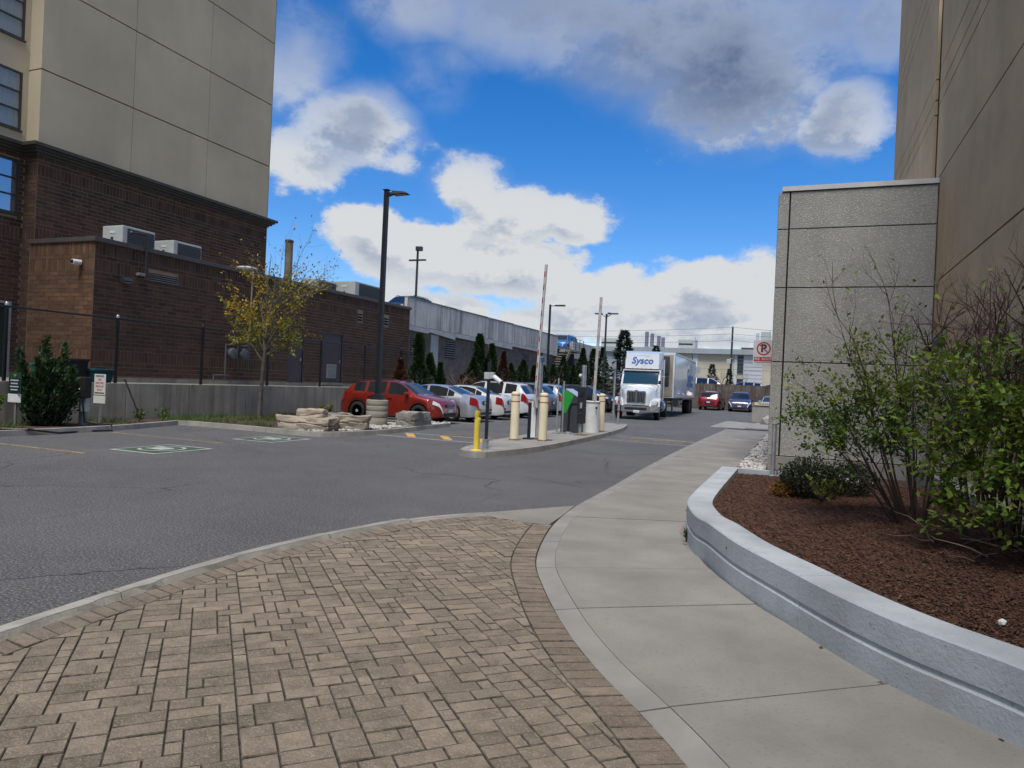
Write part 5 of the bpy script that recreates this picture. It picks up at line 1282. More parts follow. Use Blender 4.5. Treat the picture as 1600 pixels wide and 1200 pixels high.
LB((-6.0, 0, 1.02), (11.6, .9, .2), 'chassis', M_PLASTB, .02)
for s in (1, -1):
    dual(tl, -9.6, s, .50, .50, .95); dual(tl, -10.9, s, .50, .50, .95); MB().tube([(-3.0, s*.8, .2), (-3.0, s*.8, 1.0)], .06, 8).build('landing_leg', M_STEELG, tl, local=True)
LB((-11.95, 0, .62), (.08, 2.3, .12), 'rear_bumper', M_STEELG, .01)
MB().lathe((-5.2, .75, .80), [(.24, -.5), (.24, .5)], 16, axis='x').build('air_tank', M_STEELG, tl, smooth=40, local=True)
# ================================================================== BARRIER ISLAND FURNITURE
IZ = .133
def bollard(x, y, r, z1, lab, nm='bollard', m=None, tilt=0):
    t = thing(nm, lab, 'bollard', (x, y, IZ), group='cream bollards on the island' if m is None else None)
    MB().lathe((x, y, IZ), [(r, 0), (r, z1-IZ-.05), (r*.93, z1-IZ-.02), (r*.6, z1-IZ), (.01, z1-IZ+.004)], 22).build('sleeve', m or M_CREAM, t, smooth=50)
    if m is None:
        for z in (z1-.10, z1-.27): MB().lathe((x, y, z), [(r+.002, 0), (r+.004, .005), (r+.004, .020), (r+.002, .025)], 22).build('red_stripe', mat('rust_red_stripe', (.40, .09, .025), .6, .05, 6), t, smooth=50)
    MB().lathe((x, y, IZ-.002), [(r*1.25, 0), (r*1.2, .02), (r, .04)], 18).build('base_ring', mat('rusty_base', (.16, .10, .06), .9, .3, 12), t, smooth=50)
bollard(-7.02, 17.65, .115, 1.42, 'cream bollard on the left before the first barrier arm')
bollard(-6.36, 18.05, .115, 1.42, 'cream bollard on the right before the first barrier arm')
bollard(-6.22, 23.55, .105, 1.42, 'cream bollard tucked behind the white cylinder')
yb = thing('yellow_post', 'dented bright yellow steel post at the near tip of the island', 'bollard', (-6.58, 14.32, IZ))
MB().tube([(-6.58, 14.32, IZ), (-6.578, 14.32, .78), (-6.572, 14.325, .83), (-6.59, 14.31, .865), (-6.58, 14.32, .90), (-6.58, 14.32, 1.00)], [.068, .068, .066, .052, .066, .068], 18).build('pipe', M_YBOL, yb, smooth=50)
MB().lathe((-6.58, 14.32, IZ-.002), [(.13, 0), (.12, .012), (.07, .02)], 18).build('paint_skirt', M_YBOL, yb, smooth=50)
cp = thing('camera_pole', 'slim black pole carrying a white number-plate camera', 'pole', (-6.72, 15.15, IZ))
MB().rbox((-6.72, 15.15, 1.12), (.065, .065, 1.98), 0, .006).build('pole', M_BLK, cp); MB().rbox((-6.72, 15.15, IZ+.01), (.18, .18, .02), 0, .004).build('base_plate', M_GALV, cp)
MB().rbox((-6.75, 15.15, 1.79), (.14, .11, .16), 0, .01).build('junction_box', M_HVAC, cp); MB().rbox((-6.63, 15.15, 1.80), (.10, .10, .15), 0, .01).build('junction_box', M_HVAC, cp)
cb = MB(); cb.tube([(-6.58, 15.14, 1.77), (-6.36, 15.05, 1.64)], .055, 12); cb.build('camera_body', M_WHITEP, cp, smooth=40)
MB().tube([(-6.362, 15.051, 1.641), (-6.345, 15.044, 1.631)], .042, 12).build('lens', M_GLASSD, cp, smooth=40)
jb = thing('junction_pedestal', 'small galvanised box at the foot of the camera pole', 'utility box', (-6.60, 14.85, IZ)); MB().rbox((-6.60, 14.85, IZ+.09), (.11, .11, .18), 0, .008).build('box', M_GALV, jb); MB().rbox((-6.60, 14.85, IZ+.19), (.13, .13, .02), 0, .004).build('lid', M_GALV, jb)
def arm(parent, x, y, z0, z1, top_x, nseg, w_=.070, shade=1):
    M_AW = mat('arm_white', (.46, .45, .43), .55, .10, 4)
    n = nseg
    for k in range(n):
        a, b = lerp(z0, z1, k/n), lerp(z0, z1, (k+1)/n); xa, xb = lerp(x, top_x, k/n), lerp(x, top_x, (k+1)/n)
        mb = MB(); mb.hexa([(xa-w_/2, y-.025, a), (xa+w_/2, y-.025, a), (xa+w_/2, y+.025, a), (xa-w_/2, y+.025, a), (xb-w_/2, y-.025, b), (xb+w_/2, y-.025, b), (xb+w_/2, y+.025, b), (xb-w_/2, y+.025, b)])
        mb.build('arm_section', M_AW, parent)
        if k % 2 == 0:
            mb = MB(); zq = lerp(a, b, .90); xq = lerp(xa, xb, .90); w3 = w_*(.17 if shade else .08)
            mb.hexa([(xa-w3*2.1, y-.028, a+.01), (xa+w3*.2, y-.028, a+.01), (xa+w3*.2, y-.0251, a+.01), (xa-w3*2.1, y-.0251, a+.01), (xq-w3*2.1, y-.028, zq), (xq+w3*.2, y-.028, zq), (xq+w3*.2, y-.0251, zq), (xq-w3*2.1, y-.0251, zq)])
            mb.build('red_band', M_REDP, parent)
g1 = thing('barrier_gate', 'raised red and white striped barrier arm with slim white cabinet', 'barrier', (-6.95, 19.1, IZ))
MB().rbox((-6.97, 19.0, .66), (.20, .30, 1.06), 0, .015).build('cabinet', M_WHITEP, g1); MB().rbox((-6.79, 19.0, .64), (.13, .26, 1.02), 0, .01).build('side_panel', M_STEELG, g1); MB().rbox((-6.92, 19.0, 1.205), (.40, .34, .035), 0, .01).build('cap', M_STEELG, g1)
MB().rbox((-6.86, 18.80, 1.12), (.10, .10, .30), 0, .015).build('arm_clamp', M_WHITEP, g1); MB().rbox((-6.90, 18.9, IZ+.012), (.5, .45, .024), 0, .004).build('base_plate', M_GALV, g1)
arm(g1, -6.87, 18.72, 1.0, 4.98, -6.71, 22)
bp = thing('black_post', 'square black post in front of the barrier cabinet', 'post', (-6.83, 18.25, IZ)); MB().rbox((-6.83, 18.25, .64), (.075, .075, 1.0), 0, .006).build('post', M_BLK, bp); MB().rbox((-6.84, 18.25, IZ+.02), (.26, .2, .04), 0, .006).build('foot', M_DKMET, bp)
MB().box(-6.80, -6.2, 18.36, 18.40, IZ, IZ+.02).build('cable_cover', M_DKMET, bp)
gp_ = thing('steel_pipe', 'tall galvanised pipe standing beside the striped barrier arm', 'pole', (-7.05, 19.6, IZ)); MB().tube([(-7.05, 19.6, IZ), (-7.05, 19.6, 2.42)], .065, 16).build('pipe', M_GALV, gp_, smooth=40); MB().lathe((-7.05, 19.6, 2.42), [(.07, 0), (.07, .02), (.03, .04)], 16).build('cap', M_GALV, gp_, smooth=40); MB().rbox((-6.98, 19.52, 2.36), (.10, .07, .12), 0, .01).build('blue_tag', mat('blue_tag', (.03, .07, .22), .5, 0), gp_)
for k, (x, y, z) in enumerate([(-6.98, 21.1, 1.86), (-6.88, 21.35, 1.78)]):
    t = thing('sign_post', ('taller' if k == 0 else 'shorter')+' of two thin grey posts before the ticket machine', 'post', (x, y, IZ)); MB().rbox((x, y, (IZ+z)/2), (.045, .035, z-IZ), 0, .004).build('post', M_STEELG, t); MB().rbox((x-.02, y, IZ+.02), (.22, .12, .04), 0, .006).build('foot', M_STEELG, t)
tm = thing('ticket_machine', 'dark grey ticket machine with a green angled face', 'ticket machine', (-6.9, 22.3, IZ))
M_TMG = mat('machine_grey', (.045, .05, .058), .5, .06, 4); M_TMGN = mat('machine_green', (.02, .30, .035), .45, .04, 4)
pr = [(-7.14, IZ), (-6.60, IZ), (-6.60, 1.28), (-7.02, 1.52), (-7.14, 1.52)]
mb = MB(); mb.add([(x, 21.95, z) for x, z in pr]+[(x, 22.65, z) for x, z in pr], [(0, 1, 2, 3, 4), (9, 8, 7, 6, 5)]+[(i, (i+1) % 5, (i+1) % 5+5, i+5) for i in range(5)]); mb.build('cabinet', M_TMG, tm)
mb = MB(); q = [(-7.13, 21.945, 1.515), (-7.13, 21.945, .82), (-6.98, 21.945, .74), (-6.72, 21.945, 1.33), (-7.03, 21.945, 1.515)]; mb.add(q+[(x, y-.006, z) for x, y, z in q], [(0, 1, 2, 3, 4), (9, 8, 7, 6, 5)]+[(i, (i+1) % 5, (i+1) % 5+5, i+5) for i in range(5)]); mb.build('green_panel', M_TMGN, tm)
MB().hexa([(-7.0, 21.93, 1.512), (-6.585, 21.93, 1.275), (-6.585, 22.67, 1.275), (-7.0, 22.67, 1.512), (-7.0, 21.93, 1.545), (-6.57, 21.93, 1.305), (-6.57, 22.67, 1.305), (-7.0, 22.67, 1.545)]).build('top_cover', mat('machine_lightblue', (.34, .44, .55), .35, .05, 4), tm)
MB().rbox((-6.595, 22.25, .95), (.012, .34, .22), 0, .004).build('screen', M_GLASSD, tm); MB().rbox((-6.595, 22.25, .62), (.012, .26, .06), 0, .004).build('ticket_slot', M_PLASTB, tm)
rd = thing('card_reader', 'black card-reader pedestal with a curved conduit beside the ticket machine', 'card reader', (-6.22, 21.15, IZ))
MB().rbox((-6.22, 21.15, 1.06), (.22, .26, 1.12), 0, .02).build('housing', M_PLASTB, rd); MB().tube([(-6.24, 21.15, IZ), (-6.24, 21.15, .55)], .05, 12).build('stem', M_GALV, rd, smooth=40); MB().lathe((-6.24, 21.15, IZ-.002), [(.22, 0), (.2, .015), (.06, .03)], 18).build('base_plate', mat('rusty_base', (.16, .10, .06), .9, .3, 12), rd, smooth=40)
MB().rbox((-6.20, 21.01, 1.05), (.07, .03, .18), 0, .008).build('intercom', M_STEELG, rd); MB().rbox((-6.22, 21.012, 1.40), (.15, .02, .12), 0, .005).build('screen', M_GLASSD, rd); MB().rbox((-6.22, 21.014, .80), (.14, .02, .05), 0, .005).build('card_slot', M_DKMET, rd)
MB().tube([(-6.66, 21.3, IZ), (-6.66, 21.3, .85), (-6.62, 21.28, 1.0), (-6.54, 21.25, 1.07), (-6.32, 21.18, 1.09)], .045, 10).build('conduit', M_BLK, rd, smooth=40)
MB().lathe((-6.66, 21.3, IZ-.002), [(.12, 0), (.11, .05), (.05, .08)], 14).build('conduit_base', M_GALV, rd, smooth=40)
g2 = thing('barrier_cylinder', 'white cylindrical barrier cabinet with a tall raised striped arm', 'barrier', (-6.42, 23.0, IZ))
MB().lathe((-6.42, 22.95, IZ), [(.285, 0), (.285, .98), (.29, .985), (.29, 1.02), (.26, 1.04)], 30).build('cabinet', M_WHITEP, g2, smooth=40); MB().lathe((-6.42, 22.95, IZ+.97), [(.295, 0), (.295, .045), (.2, .07)], 30).build('lid', M_STEELG, g2, smooth=40)
MB().rbox((-6.17, 22.70, .95), (.06, .05, .08), 0, .008).build('lock', M_DKMET, g2)
MB().rbox((-6.27, 22.8, 1.25), (.11, .10, .30), 0, .015).build('arm_clamp', M_WHITEP, g2); arm(g2, -6.28, 22.73, 1.2, 4.58, -6.19, 14, .085, 0)
p2 = thing('steel_pipe', 'galvanised pipe with a small white ball lamp behind the white cylinder', 'pole', (-7.2, 24.6, IZ)); MB().tube([(-7.2, 24.6, IZ), (-7.2, 24.6, 2.40)], .085, 16).build('pipe', M_GALV, p2, smooth=40); MB().lathe((-7.32, 24.55, 2.02), [(.01, -.06), (.05, -.035), (.06, 0), (.05, .035), (.01, .06)], 12).build('ball_lamp', M_WHITEP, p2, smooth=40)
fx = thing('marker_post', 'slim grey marker post with red bands at the far tip of the island', 'post', (-6.98, 29.1, IZ)); MB().tube([(-6.98, 29.1, IZ), (-6.95, 29.1, 1.45)], .05, 12).build('post', M_STEELG, fx, smooth=40)
for z in (.62, 1.02, 1.3): MB().lathe((-6.965, 29.1, z), [(.054, 0), (.054, .09)], 12).build('red_band', M_REDP, fx, smooth=40)
tp = thing('steel_pole', 'galvanised pole with a meter box just left of the truck cab', 'pole', (-8.9, 36.0, 0)); MB().tube([(-8.9, 36.0, 0), (-8.9, 36.0, 2.95)], .06, 12).build('pole', M_GALV, tp, smooth=40); MB().rbox((-8.9, 35.9, 2.7), (.16, .16, .3), 0, .02).build('box', M_STEELG, tp)

# ================================================================== LAMP POSTS
lp = thing('street_lamp', 'tall black parking-lot lamp post on a ribbed concrete base', 'street lamp', (-12.45, 19.43, .12), group='lamp posts')
lx, ly = -12.45, 19.43
M_LPB = mat('lamp_base_concrete', (.30, .275, .215), .9, .09, 2, .25, 40, stain=((2, 2, 1), .58, (.2, .18, .14), .5))
zz = [.02, .36, .57, .74, .90]
for z0, z1 in zip(zz[:-1], zz[1:]): MB().lathe((lx, ly, 0), [(.335, z0), (.341, z0+.008), (.341, z1-.010), (.336, z1-.003)], 32).build('concrete_ring', M_LPB, lp, smooth=40)
MB().lathe((lx, ly, .90), [(.345, -.01), (.33, .02), (.1, .03)], 32).build('base_cap', M_LPB, lp, smooth=40)
MB().rbox((lx, ly, 1.01), (.34, .34, .19), .15, .02).build('base_cover', M_BLK, lp)
mb = MB(); mb.hexa([(lx-.07, ly-.07, 1.1), (lx+.07, ly-.07, 1.1), (lx+.07, ly+.07, 1.1), (lx-.07, ly+.07, 1.1), (lx-.062, ly-.062, 7.58), (lx+.062, ly-.062, 7.58), (lx+.062, ly+.062, 7.58), (lx-.062, ly+.062, 7.58)]); mb.build('pole', M_BLK, lp)
MB().rbox((lx, ly, 7.59), (.19, .19, .03), 0, .01).build('pole_cap', M_BLK, lp)
mb = MB(); mb.hexa([(lx+.09, ly-.05, 7.38), (lx+.30, ly-.05, 7.44), (lx+.30, ly+.05, 7.44), (lx+.09, ly+.05, 7.38), (lx+.09, ly-.05, 7.50), (lx+.30, ly-.05, 7.50), (lx+.30, ly+.05, 7.50), (lx+.09, ly+.05, 7.50)]); mb.build('arm', M_BLK, lp)
mb = MB(); mb.hexa([(lx+.27, ly-.16, 7.41), (lx+.80, ly-.14, 7.42), (lx+.80, ly+.14, 7.42), (lx+.27, ly+.16, 7.41), (lx+.27, ly-.12, 7.53), (lx+.70, ly-.10, 7.48), (lx+.70, ly+.10, 7.48), (lx+.27, ly+.12, 7.53)]); lh = mb.build('lamp_head', M_BLK, lp)
MB().box(lx+.36, lx+.72, ly-.10, ly+.10, 7.400, 7.412).build('lens', mat('lamp_lens', (.30, .27, .16), .3, .05, 6), lh)
def far_lamp(x, y, z0, z1, heads, lab):
    t = thing('street_lamp', lab, 'street lamp', (x, y, z0), group='lamp posts')
    MB().tube([(x, y, z0), (x, y, z1)], [.11, .09], 8).build('pole', M_BLK if len(heads) == 1 else M_DKMET, t, smooth=40)
    for dx, dy, dz in heads:
        MB().tube([(x, y, z1-.35 if abs(dz) else z1-.1), (x+dx*.5, y+dy*.5, z1-.1+dz)], .035, 6).build('arm', M_DKMET, t)
        MB().rbox((x+dx*.75, y+dy*.75, z1-.08+dz), (max(.3, abs(dx)*.75), max(.3, abs(dy)*.75), .11), 0, .03).build('lamp_head', M_DKMET, t)
far_lamp(-18.69, 53.5, 0, 7.98, [(1.1, 0, 0)], 'black lamp post standing against the garage parapet')
far_lamp(-17.2, 65.3, 0, 8.5, [(1.0, 0, .1), (-1.0, 0, .1), (.2, .8, .2)], 'distant lamp post with angled twin heads behind the second barrier arm')
t = thing('street_lamp', 'lamp post on the garage roof with a floodlight above a cross arm', 'street lamp', (-28.8, 49.85, 5.15), group='lamp posts')
MB().tube([(-28.8, 49.85, 5.15), (-28.8, 49.85, 11.9)], [.11, .09], 8).build('pole', M_DKMET, t, smooth=40); MB().rbox((-28.8, 49.85, 11.1), (1.5, .25, .12), 0, .04).build('cross_arm', M_DKMET, t); MB().rbox((-28.65, 49.8, 12.0), (.55, .35, .35), .3, .05).build('lamp_head', M_DKMET, t)

# ================================================================== ROCKS AND GRAVEL
M_ROCK = mat('limestone', (.35, .295, .225), .9, .16, 1.6, .9, 12, stain=((1.2, 1.2, 4), .55, (.17, .15, .125), .7), stretch=(1, 1, 3.5))
M_ROCKG = mat('grey_limestone', (.27, .255, .225), .9, .18, 1.8, .9, 14, stain=((1.2, 1.2, 3), .54, (.13, .115, .10), .7), stretch=(1, 1, 3))
def boulder(c, d, rz, lab, m, seed):
    bm = bmesh.new(); bmesh.ops.create_cube(bm, size=1.0); bmesh.ops.subdivide_edges(bm, edges=list(bm.edges), cuts=11, use_grid_fill=True)
    for v in bm.verts:
        p = v.co.copy(); q = Vector((p.x*d[0], p.y*d[1], p.z*d[2]))
        k = max(abs(p.x), abs(p.y)); rd_ = .10*max(0, (abs(p.x)-.36)/.14)*max(0, (abs(p.y)-.36)/.14)
        nz = mnoise.noise(q*1.4+Vector((seed*7.1, seed, 0)))*.09+(abs(mnoise.noise(q*3.6+Vector((seed, 3, 1))))-.25)*.10+mnoise.noise(q*11)*.02
        led = (-.025 if abs(p.z-.22*math.sin(seed*3)-.25*mnoise.noise(q*1.7)) < .04 else 0)
        h = Vector((p.x, p.y, 0)); h = h.normalized() if h.length > 1e-5 else h
        v.co = q*(1-rd_)+h*(nz+led*(abs(p.x) > .45 or abs(p.y) > .45))+Vector((0, 0, nz*.6))
    bm.normal_update(); P = [v.co.copy() for v in bm.verts]; bm.verts.index_update(); F = [[v.index for v in f.verts] for f in bm.faces]; bm.free()
    ca, sa = math.cos(rz), math.sin(rz)
    mb = MB(); mb.add([(c[0]+p.x*ca-p.y*sa, c[1]+p.x*sa+p.y*ca, c[2]+p.z) for p in P], F)
    o = mb.build('boulder', m, org=(c[0], c[1], .1), smooth=28); tag(o, lab, 'boulder', 'limestone boulders round the lamp base'); return o
boulder((-12.60, 16.25, .27), (1.50, .80, .36), R(8), 'tan limestone slab at the left of the rock group, under another rock', M_ROCK, 1)
boulder((-12.72, 16.50, .55), (.90, .55, .24), R(16), 'pale limestone block lying on top of another rock', M_ROCK, 2)
boulder((-11.95, 17.30, .30), (1.05, .75, .40), R(28), 'layered limestone block just left of the lamp base', M_ROCK, 3)
boulder((-11.72, 20.5, .33), (.72, 1.65, .46), R(8), 'long grey limestone block behind and right of the lamp base', M_ROCKG, 4)
boulder((-13.4, 18.7, .26), (.9, .7, .36), R(50), 'low flat limestone rock half hidden behind the layered block', M_ROCKG, 5)
mb = MB()
for i in range(900):
    y = rnd(15.75, 22.6); x = xs_at(bedpl[30:], y); 
    xr = {True: -11.3}.get(True)
    x = rnd(-13.2 if y < 17 else -12.7, -11.45 if 16.5 < y else -11.85)
    pebble_mesh(mb, (x, y, .12), rnd(.03, .085), rnd(0, 6.3))
tag(mb.build('white_gravel', M_PEB, kind='stuff', fixn=False), 'loose white stones round the lamp base and boulders', 'gravel')

# ================================================================== CHARGER, SIGNS AND BINS AT THE LEFT
ev = thing('car_charger', 'black wall-box car charger on a grey post with a looping cable', 'charger', (-16.75, 12.65, .1))
ex, ey = -16.75, 12.65
MB().rbox((ex-.02, ey, .55), (.15, .12, .90), 0, .01).build('post', M_STEELG, ev); MB().rbox((ex-.10, ey, 1.08), (.22, .14, .36), 0, .02).build('back_box', M_HVAC, ev)
MB().rbox((ex+.07, ey-.10, 1.06), (.40, .20, .52), 0, .03).build('charger_box', M_PLASTB, ev); MB().rbox((ex+.12, ey-.06, .62), (.20, .12, .34), 0, .015).build('switch_box', M_HVAC, ev)
for dx in (-.06, .10): MB().lathe((ex+dx, ey-.205, 1.02), [(.02, 0), (.018, -.012)], 10, axis='y').build('indicator', M_WHITEP, ev, smooth=40)
MB().tube([(ex+.10, ey-.2, .84), (ex-.02, ey-.24, .70), (ex-.22, ey-.26, .40), (ex-.5, ey-.24, .22), (ex-.8, ey-.15, .16)], .022, 8).build('cable', M_BLK, ev, smooth=40)
MB().tube([(ex+.2, ey-.2, .85), (ex+.26, ey-.2, .55), (ex+.25, ey-.15, .2), (ex+.6, ey-.1, .17), (ex+.95, ey+.05, .17), (ex+1.02, ey+.02, .03), (ex+.8, ey-.5, .03), (ex+.95, ey-1.3, .03), (ex+.9, ey-2.0, .14), (ex+.4, ey-2.4, .15)], .022, 8).build('cable', M_BLK, ev, smooth=40)
s2 = thing('charging_sign', 'white sign on a steel post beside the car charger', 'sign', (-17.2, 13.45, .1))
MB().rbox((-17.2, 13.47, .70), (.06, .04, 1.2), 0, .005).build('post', M_GALV, s2); MB().rbox((-17.2, 13.43, 1.12), (.42, .012, .55), 0, .003).build('plate', M_SIGNW, s2); MB().rbox((-17.2, 13.43, .72), (.44, .012, .20), 0, .003).build('lower_plate', M_SIGNW, s2)
for k, (tx, mm) in enumerate([('RESERVED', M_SIGNK), ('FOR', M_SIGNR), ('ELECTRIC', M_SIGNR), ('VEHICLES', M_SIGNR), ('ONLY', M_SIGNR)]): place_text('lettering', text_mesh(tx, .070, bold=.001, depth=0), mm, s2, (-17.2, 13.42, 1.34-k*.09), (1, 0, 0), (0, 0, 1), local=False)
MB().poly([(-17.38, 13.42, .885), (-17.02, 13.42, .885), (-17.02, 13.42, .91), (-17.38, 13.42, .91)]).build('arrow_bar', M_SIGNK, s2, fixn=False)
s1 = thing('charging_sign', 'dark green sign with white text at the left edge beside the bushy evergreen', 'sign', (-17.3, 11.3, .1))
MB().rbox((-17.3, 11.33, .62), (.06, .04, 1.05), 0, .005).build('post', M_GALV, s1); MB().rbox((-17.3, 11.29, 1.12), (.44, .012, .52), 0, .003).build('plate', mat('sign_dkgreen', (.012, .05, .03), .5, .03, 5), s1); MB().rbox((-17.3, 11.281, 1.06), (.37, .006, .34), 0, 0).build('dark_field', mat('sign_navy', (.012, .018, .03), .5, 0), s1); MB().rbox((-17.3, 11.29, .76), (.46, .012, .20), 0, .003).build('lower_plate', M_SIGNW, s1)
for k in range(4): MB().poly([(-17.45+.02*(k % 2), 11.276, 1.17-k*.075), (-17.15-.03*(k % 2), 11.276, 1.17-k*.075), (-17.15-.03*(k % 2), 11.276, 1.20-k*.075), (-17.45+.02*(k % 2), 11.276, 1.20-k*.075)]).build('text_line', mat('sign_dimwhite', (.42, .46, .47), .5, .1, 30), s1, fixn=False)
MB().poly([(-17.36, 11.282, 1.33), (-17.24, 11.282, 1.33), (-17.30, 11.282, 1.26)]).build('emblem', mat('sign_lime', (.12, .30, .05), .5, 0), s1, fixn=False)
lpn = thing('leaning_stake', 'thin rusty stake leaning against the retaining wall', 'stake', (-17.6, 14.95, .1)); MB().tube([(-17.55, 15.05, .1), (-17.84, 14.72, 1.22)], .022, 8).build('stake', mat('rust_steel', (.05, .035, .03), .8, .2, 6), lpn); MB().lathe((-17.85, 14.71, 1.21), [(.03, 0), (.03, .05)], 8).build('cap', M_DKMET, lpn)
def bin_(x, y, cbody, clid, lab, h=.75):
    t = thing('wheelie_bin', lab, 'bin', (x, y, 1.1)); mb = MB(); mb.hexa([(x-.22, y-.24, 1.1), (x+.22, y-.24, 1.1), (x+.22, y+.24, 1.1), (x-.22, y+.24, 1.1), (x-.28, y-.30, 1.1+h), (x+.28, y-.30, 1.1+h), (x+.28, y+.30, 1.1+h), (x-.28, y+.30, 1.1+h)]); mb.build('body', cbody, t)
    MB().rbox((x, y, 1.1+h+.03), (.62, .66, .07), 0, .025).build('lid', clid, t); MB().rbox((x-.30, y, 1.1+h-.05), (.05, .5, .05), 0, .02).build('handle', cbody, t)
    for s in (-1, 1): MB().lathe((x-.2, y+s*.24, 1.2), [(.09, -.03), (.09, .03)], 12, axis='y').build('wheel', M_RUBBER, t)
bin_(-18.75, 13.75, mat('bin_black', (.012, .013, .014), .5, .1, 4), M_PLASTB, 'black bin behind the fence left of the white sign', .62)
bin_(-18.6, 13.0, mat('bin_green', (.01, .085, .045), .5, .08, 4), mat('bin_greenlid', (.012, .11, .06), .5, .08, 4), 'green bin half hidden behind the bushy evergreen', .45)
bin_(-18.55, 14.4, mat('bin_teal', (.01, .075, .09), .5, .08, 4), mat('bin_teallid', (.015, .10, .12), .5, .08, 4), 'teal bin behind the fence beside the white sign', .36)
# ================================================================== VEGETATION
M_BARK = mat('grey_bark', (.15, .125, .10), .9, .2, 6, .5, 40)
M_TWIG = mat('brown_twig', (.062, .042, .033), .9, .2, 6, .3, 40)
M_TWIGR = mat('purple_brown_twig', (.075, .042, .038), .9, .2, 6, .3, 40)
def leafm(nm, c, rand=.4, tr=.35):
    m = mat(nm, c, .55, .18, 2.5, rand=rand, spec=.35)
    t = m.node_tree; b = [n for n in t.nodes if n.type == 'BSDF_PRINCIPLED'][0]; out = [n for n in t.nodes if n.type == 'OUTPUT_MATERIAL'][0]
    tl_ = t.nodes.new('ShaderNodeBsdfTranslucent'); mx = t.nodes.new('ShaderNodeMixShader'); mx.inputs[0].default_value = tr
    t.links.new(b.inputs['Base Color'].links[0].from_socket, tl_.inputs[0]); t.links.new(b.outputs[0], mx.inputs[1]); t.links.new(tl_.outputs[0], mx.inputs[2]); t.links.new(mx.outputs[0], out.inputs[0]); return m
L_YEL = leafm('leaf_yellow', (.46, .29, .018)); L_OLV = leafm('leaf_olive', (.15, .15, .020)); L_GRN = leafm('leaf_green', (.115, .175, .022), .55); L_DKG = leafm('leaf_deep_green', (.050, .098, .024), .55)
L_YG = leafm('leaf_yellow_green', (.20, .235, .03)); L_CED = leafm('cedar_green', (.026, .052, .014), .45, .2); L_CEDB = leafm('cedar_brown', (.085, .040, .020), .4, .2); L_SPR = leafm('spruce_blue', (.020, .040, .026), .4, .15); L_JUN = leafm('juniper_green', (.028, .060, .018), .45, .2)
L_BOX = leafm('boxwood_green', (.020, .032, .010), .45, .2); L_RUST = leafm('rust_leaf', (.20, .095, .016), .4)
def leaf(mb, p, n, d, l, w_, m=0, fold=.15):
    """one leaf: pointed oval folded along its rib"""
    d = d.normalized(); s = d.cross(n); s = s.normalized() if s.length > 1e-5 else d.orthogonal().normalized(); n2 = s.cross(d)
    a = p+d*l*.45+s*w_+n2*w_*fold; b = p+d*l*.45-s*w_+n2*w_*fold; c = p+d*l*.45; e = p+d*l
    mb.add([p, a, e, b, c], [(0, 4, 1), (4, 2, 1), (0, 3, 4), (4, 3, 2)], m)
def rv(): 
    while True:
        v = Vector((rnd(-1, 1), rnd(-1, 1), rnd(-1, 1)))
        if .05 < v.length < 1: return v.normalized()
def grow(mb, tips, p, d, l, r, lev, maxlev, spread, gravity=0.0, bend=.18, kids=(3, 4), shrink_=(.55, .75), upb=.15, n=6):
    """tapering limb that forks; records points along outer shoots in tips"""
    pts = [p.copy()]; dd = d.normalized(); k = 5; rs = [r]
    for i in range(k):
        dd = (dd+rv()*bend*.5+Vector((0, 0, upb*.2-gravity*.2))).normalized(); p = p+dd*l/k; pts.append(p.copy()); rs.append(r*(1-.55*(i+1)/k))
    mb.tube(pts, rs, n if lev == 0 else (5 if lev == 1 else 3), cap=False)
    if lev >= maxlev-(2 if maxlev == 2 else 1): tips.extend([(q, dd.copy(), lev) for q in pts[1:]])
    if lev < maxlev:
        for c in range(random.randint(*kids)):
            t = rnd(.35, 1.0); i = min(k-1, int(t*k)); q = pts[i]+(pts[i+1]-pts[i])*(t*k-i)
            ax = dd.cross(rv()); ax = ax.normalized() if ax.length > 1e-4 else Vector((1, 0, 0))
            nd = (Matrix.Rotation(rnd(.6, 1.2)*spread, 3, ax) @ dd+Vector((0, 0, upb))).normalized()
            grow(mb, tips, q, nd, l*rnd(*shrink_), rs[i]*.62, lev+1, maxlev, spread, gravity, bend, kids, shrink_, upb)
# ---- yellow-leaved young tree in the bed
random.seed(11)
yt_ = thing('young_tree', 'slender young tree with thin yellowing leaves in the bed by the retaining wall', 'tree', (-16.5, 18.7, .1))
wood = MB(); tips = []; base = Vector((-16.5, 18.7, .08))
wood.tube([base, base+Vector((.02, .02, 1.1)), base+Vector((.10, .0, 2.2))], [.085, .065, .055], 10, cap=False)
for (z, ang, inc, l) in [(1.9, 3.3, .8, 1.0), (2.0, .3, .9, 1.6), (2.15, 1.8, .8, 1.3), (2.2, 4.9, .8, 1.4), (2.3, 2.6, .34, 2.3), (2.3, .0, .40, 3.2), (2.35, 5.6, .25, 3.0), (2.35, 1.0, .22, 3.5), (2.2, 3.6, .38, 2.1), (2.3, .3, .58, 3.4), (2.25, .1, 1.0, 1.9), (2.3, 2.0, .15, 2.8)]:
    d = Vector((math.cos(ang)*math.sin(inc), math.sin(ang)*math.sin(inc), math.cos(inc)))
    grow(wood, tips, base+Vector((.02+.04*(z-1.1), 0, z)), d, l*.80, .024, 0, 2, .8, 0, .25, (4, 5), (.45, .7), .10)
wood.tube([base+Vector((.09, 0, 2.1)), base+Vector((.14, .03, 3.2)), base+Vector((.1, 0, 4.4)), base+Vector((.2, 0, 5.4))], [.05, .036, .022, .008], 7, cap=False)
for k in range(16):
    z = rnd(1.9, 4.6); a_ = rnd(0, 6.3); grow(wood, tips, base+Vector((.12, 0, z)), Vector((math.cos(a_), math.sin(a_), .7)), rnd(.6, 1.1), .014, 1, 2, .8, 0, .25, (3, 4), (.45, .7), .10)
wood.build('trunk', M_BARK, yt_, smooth=60)
crown = MB()
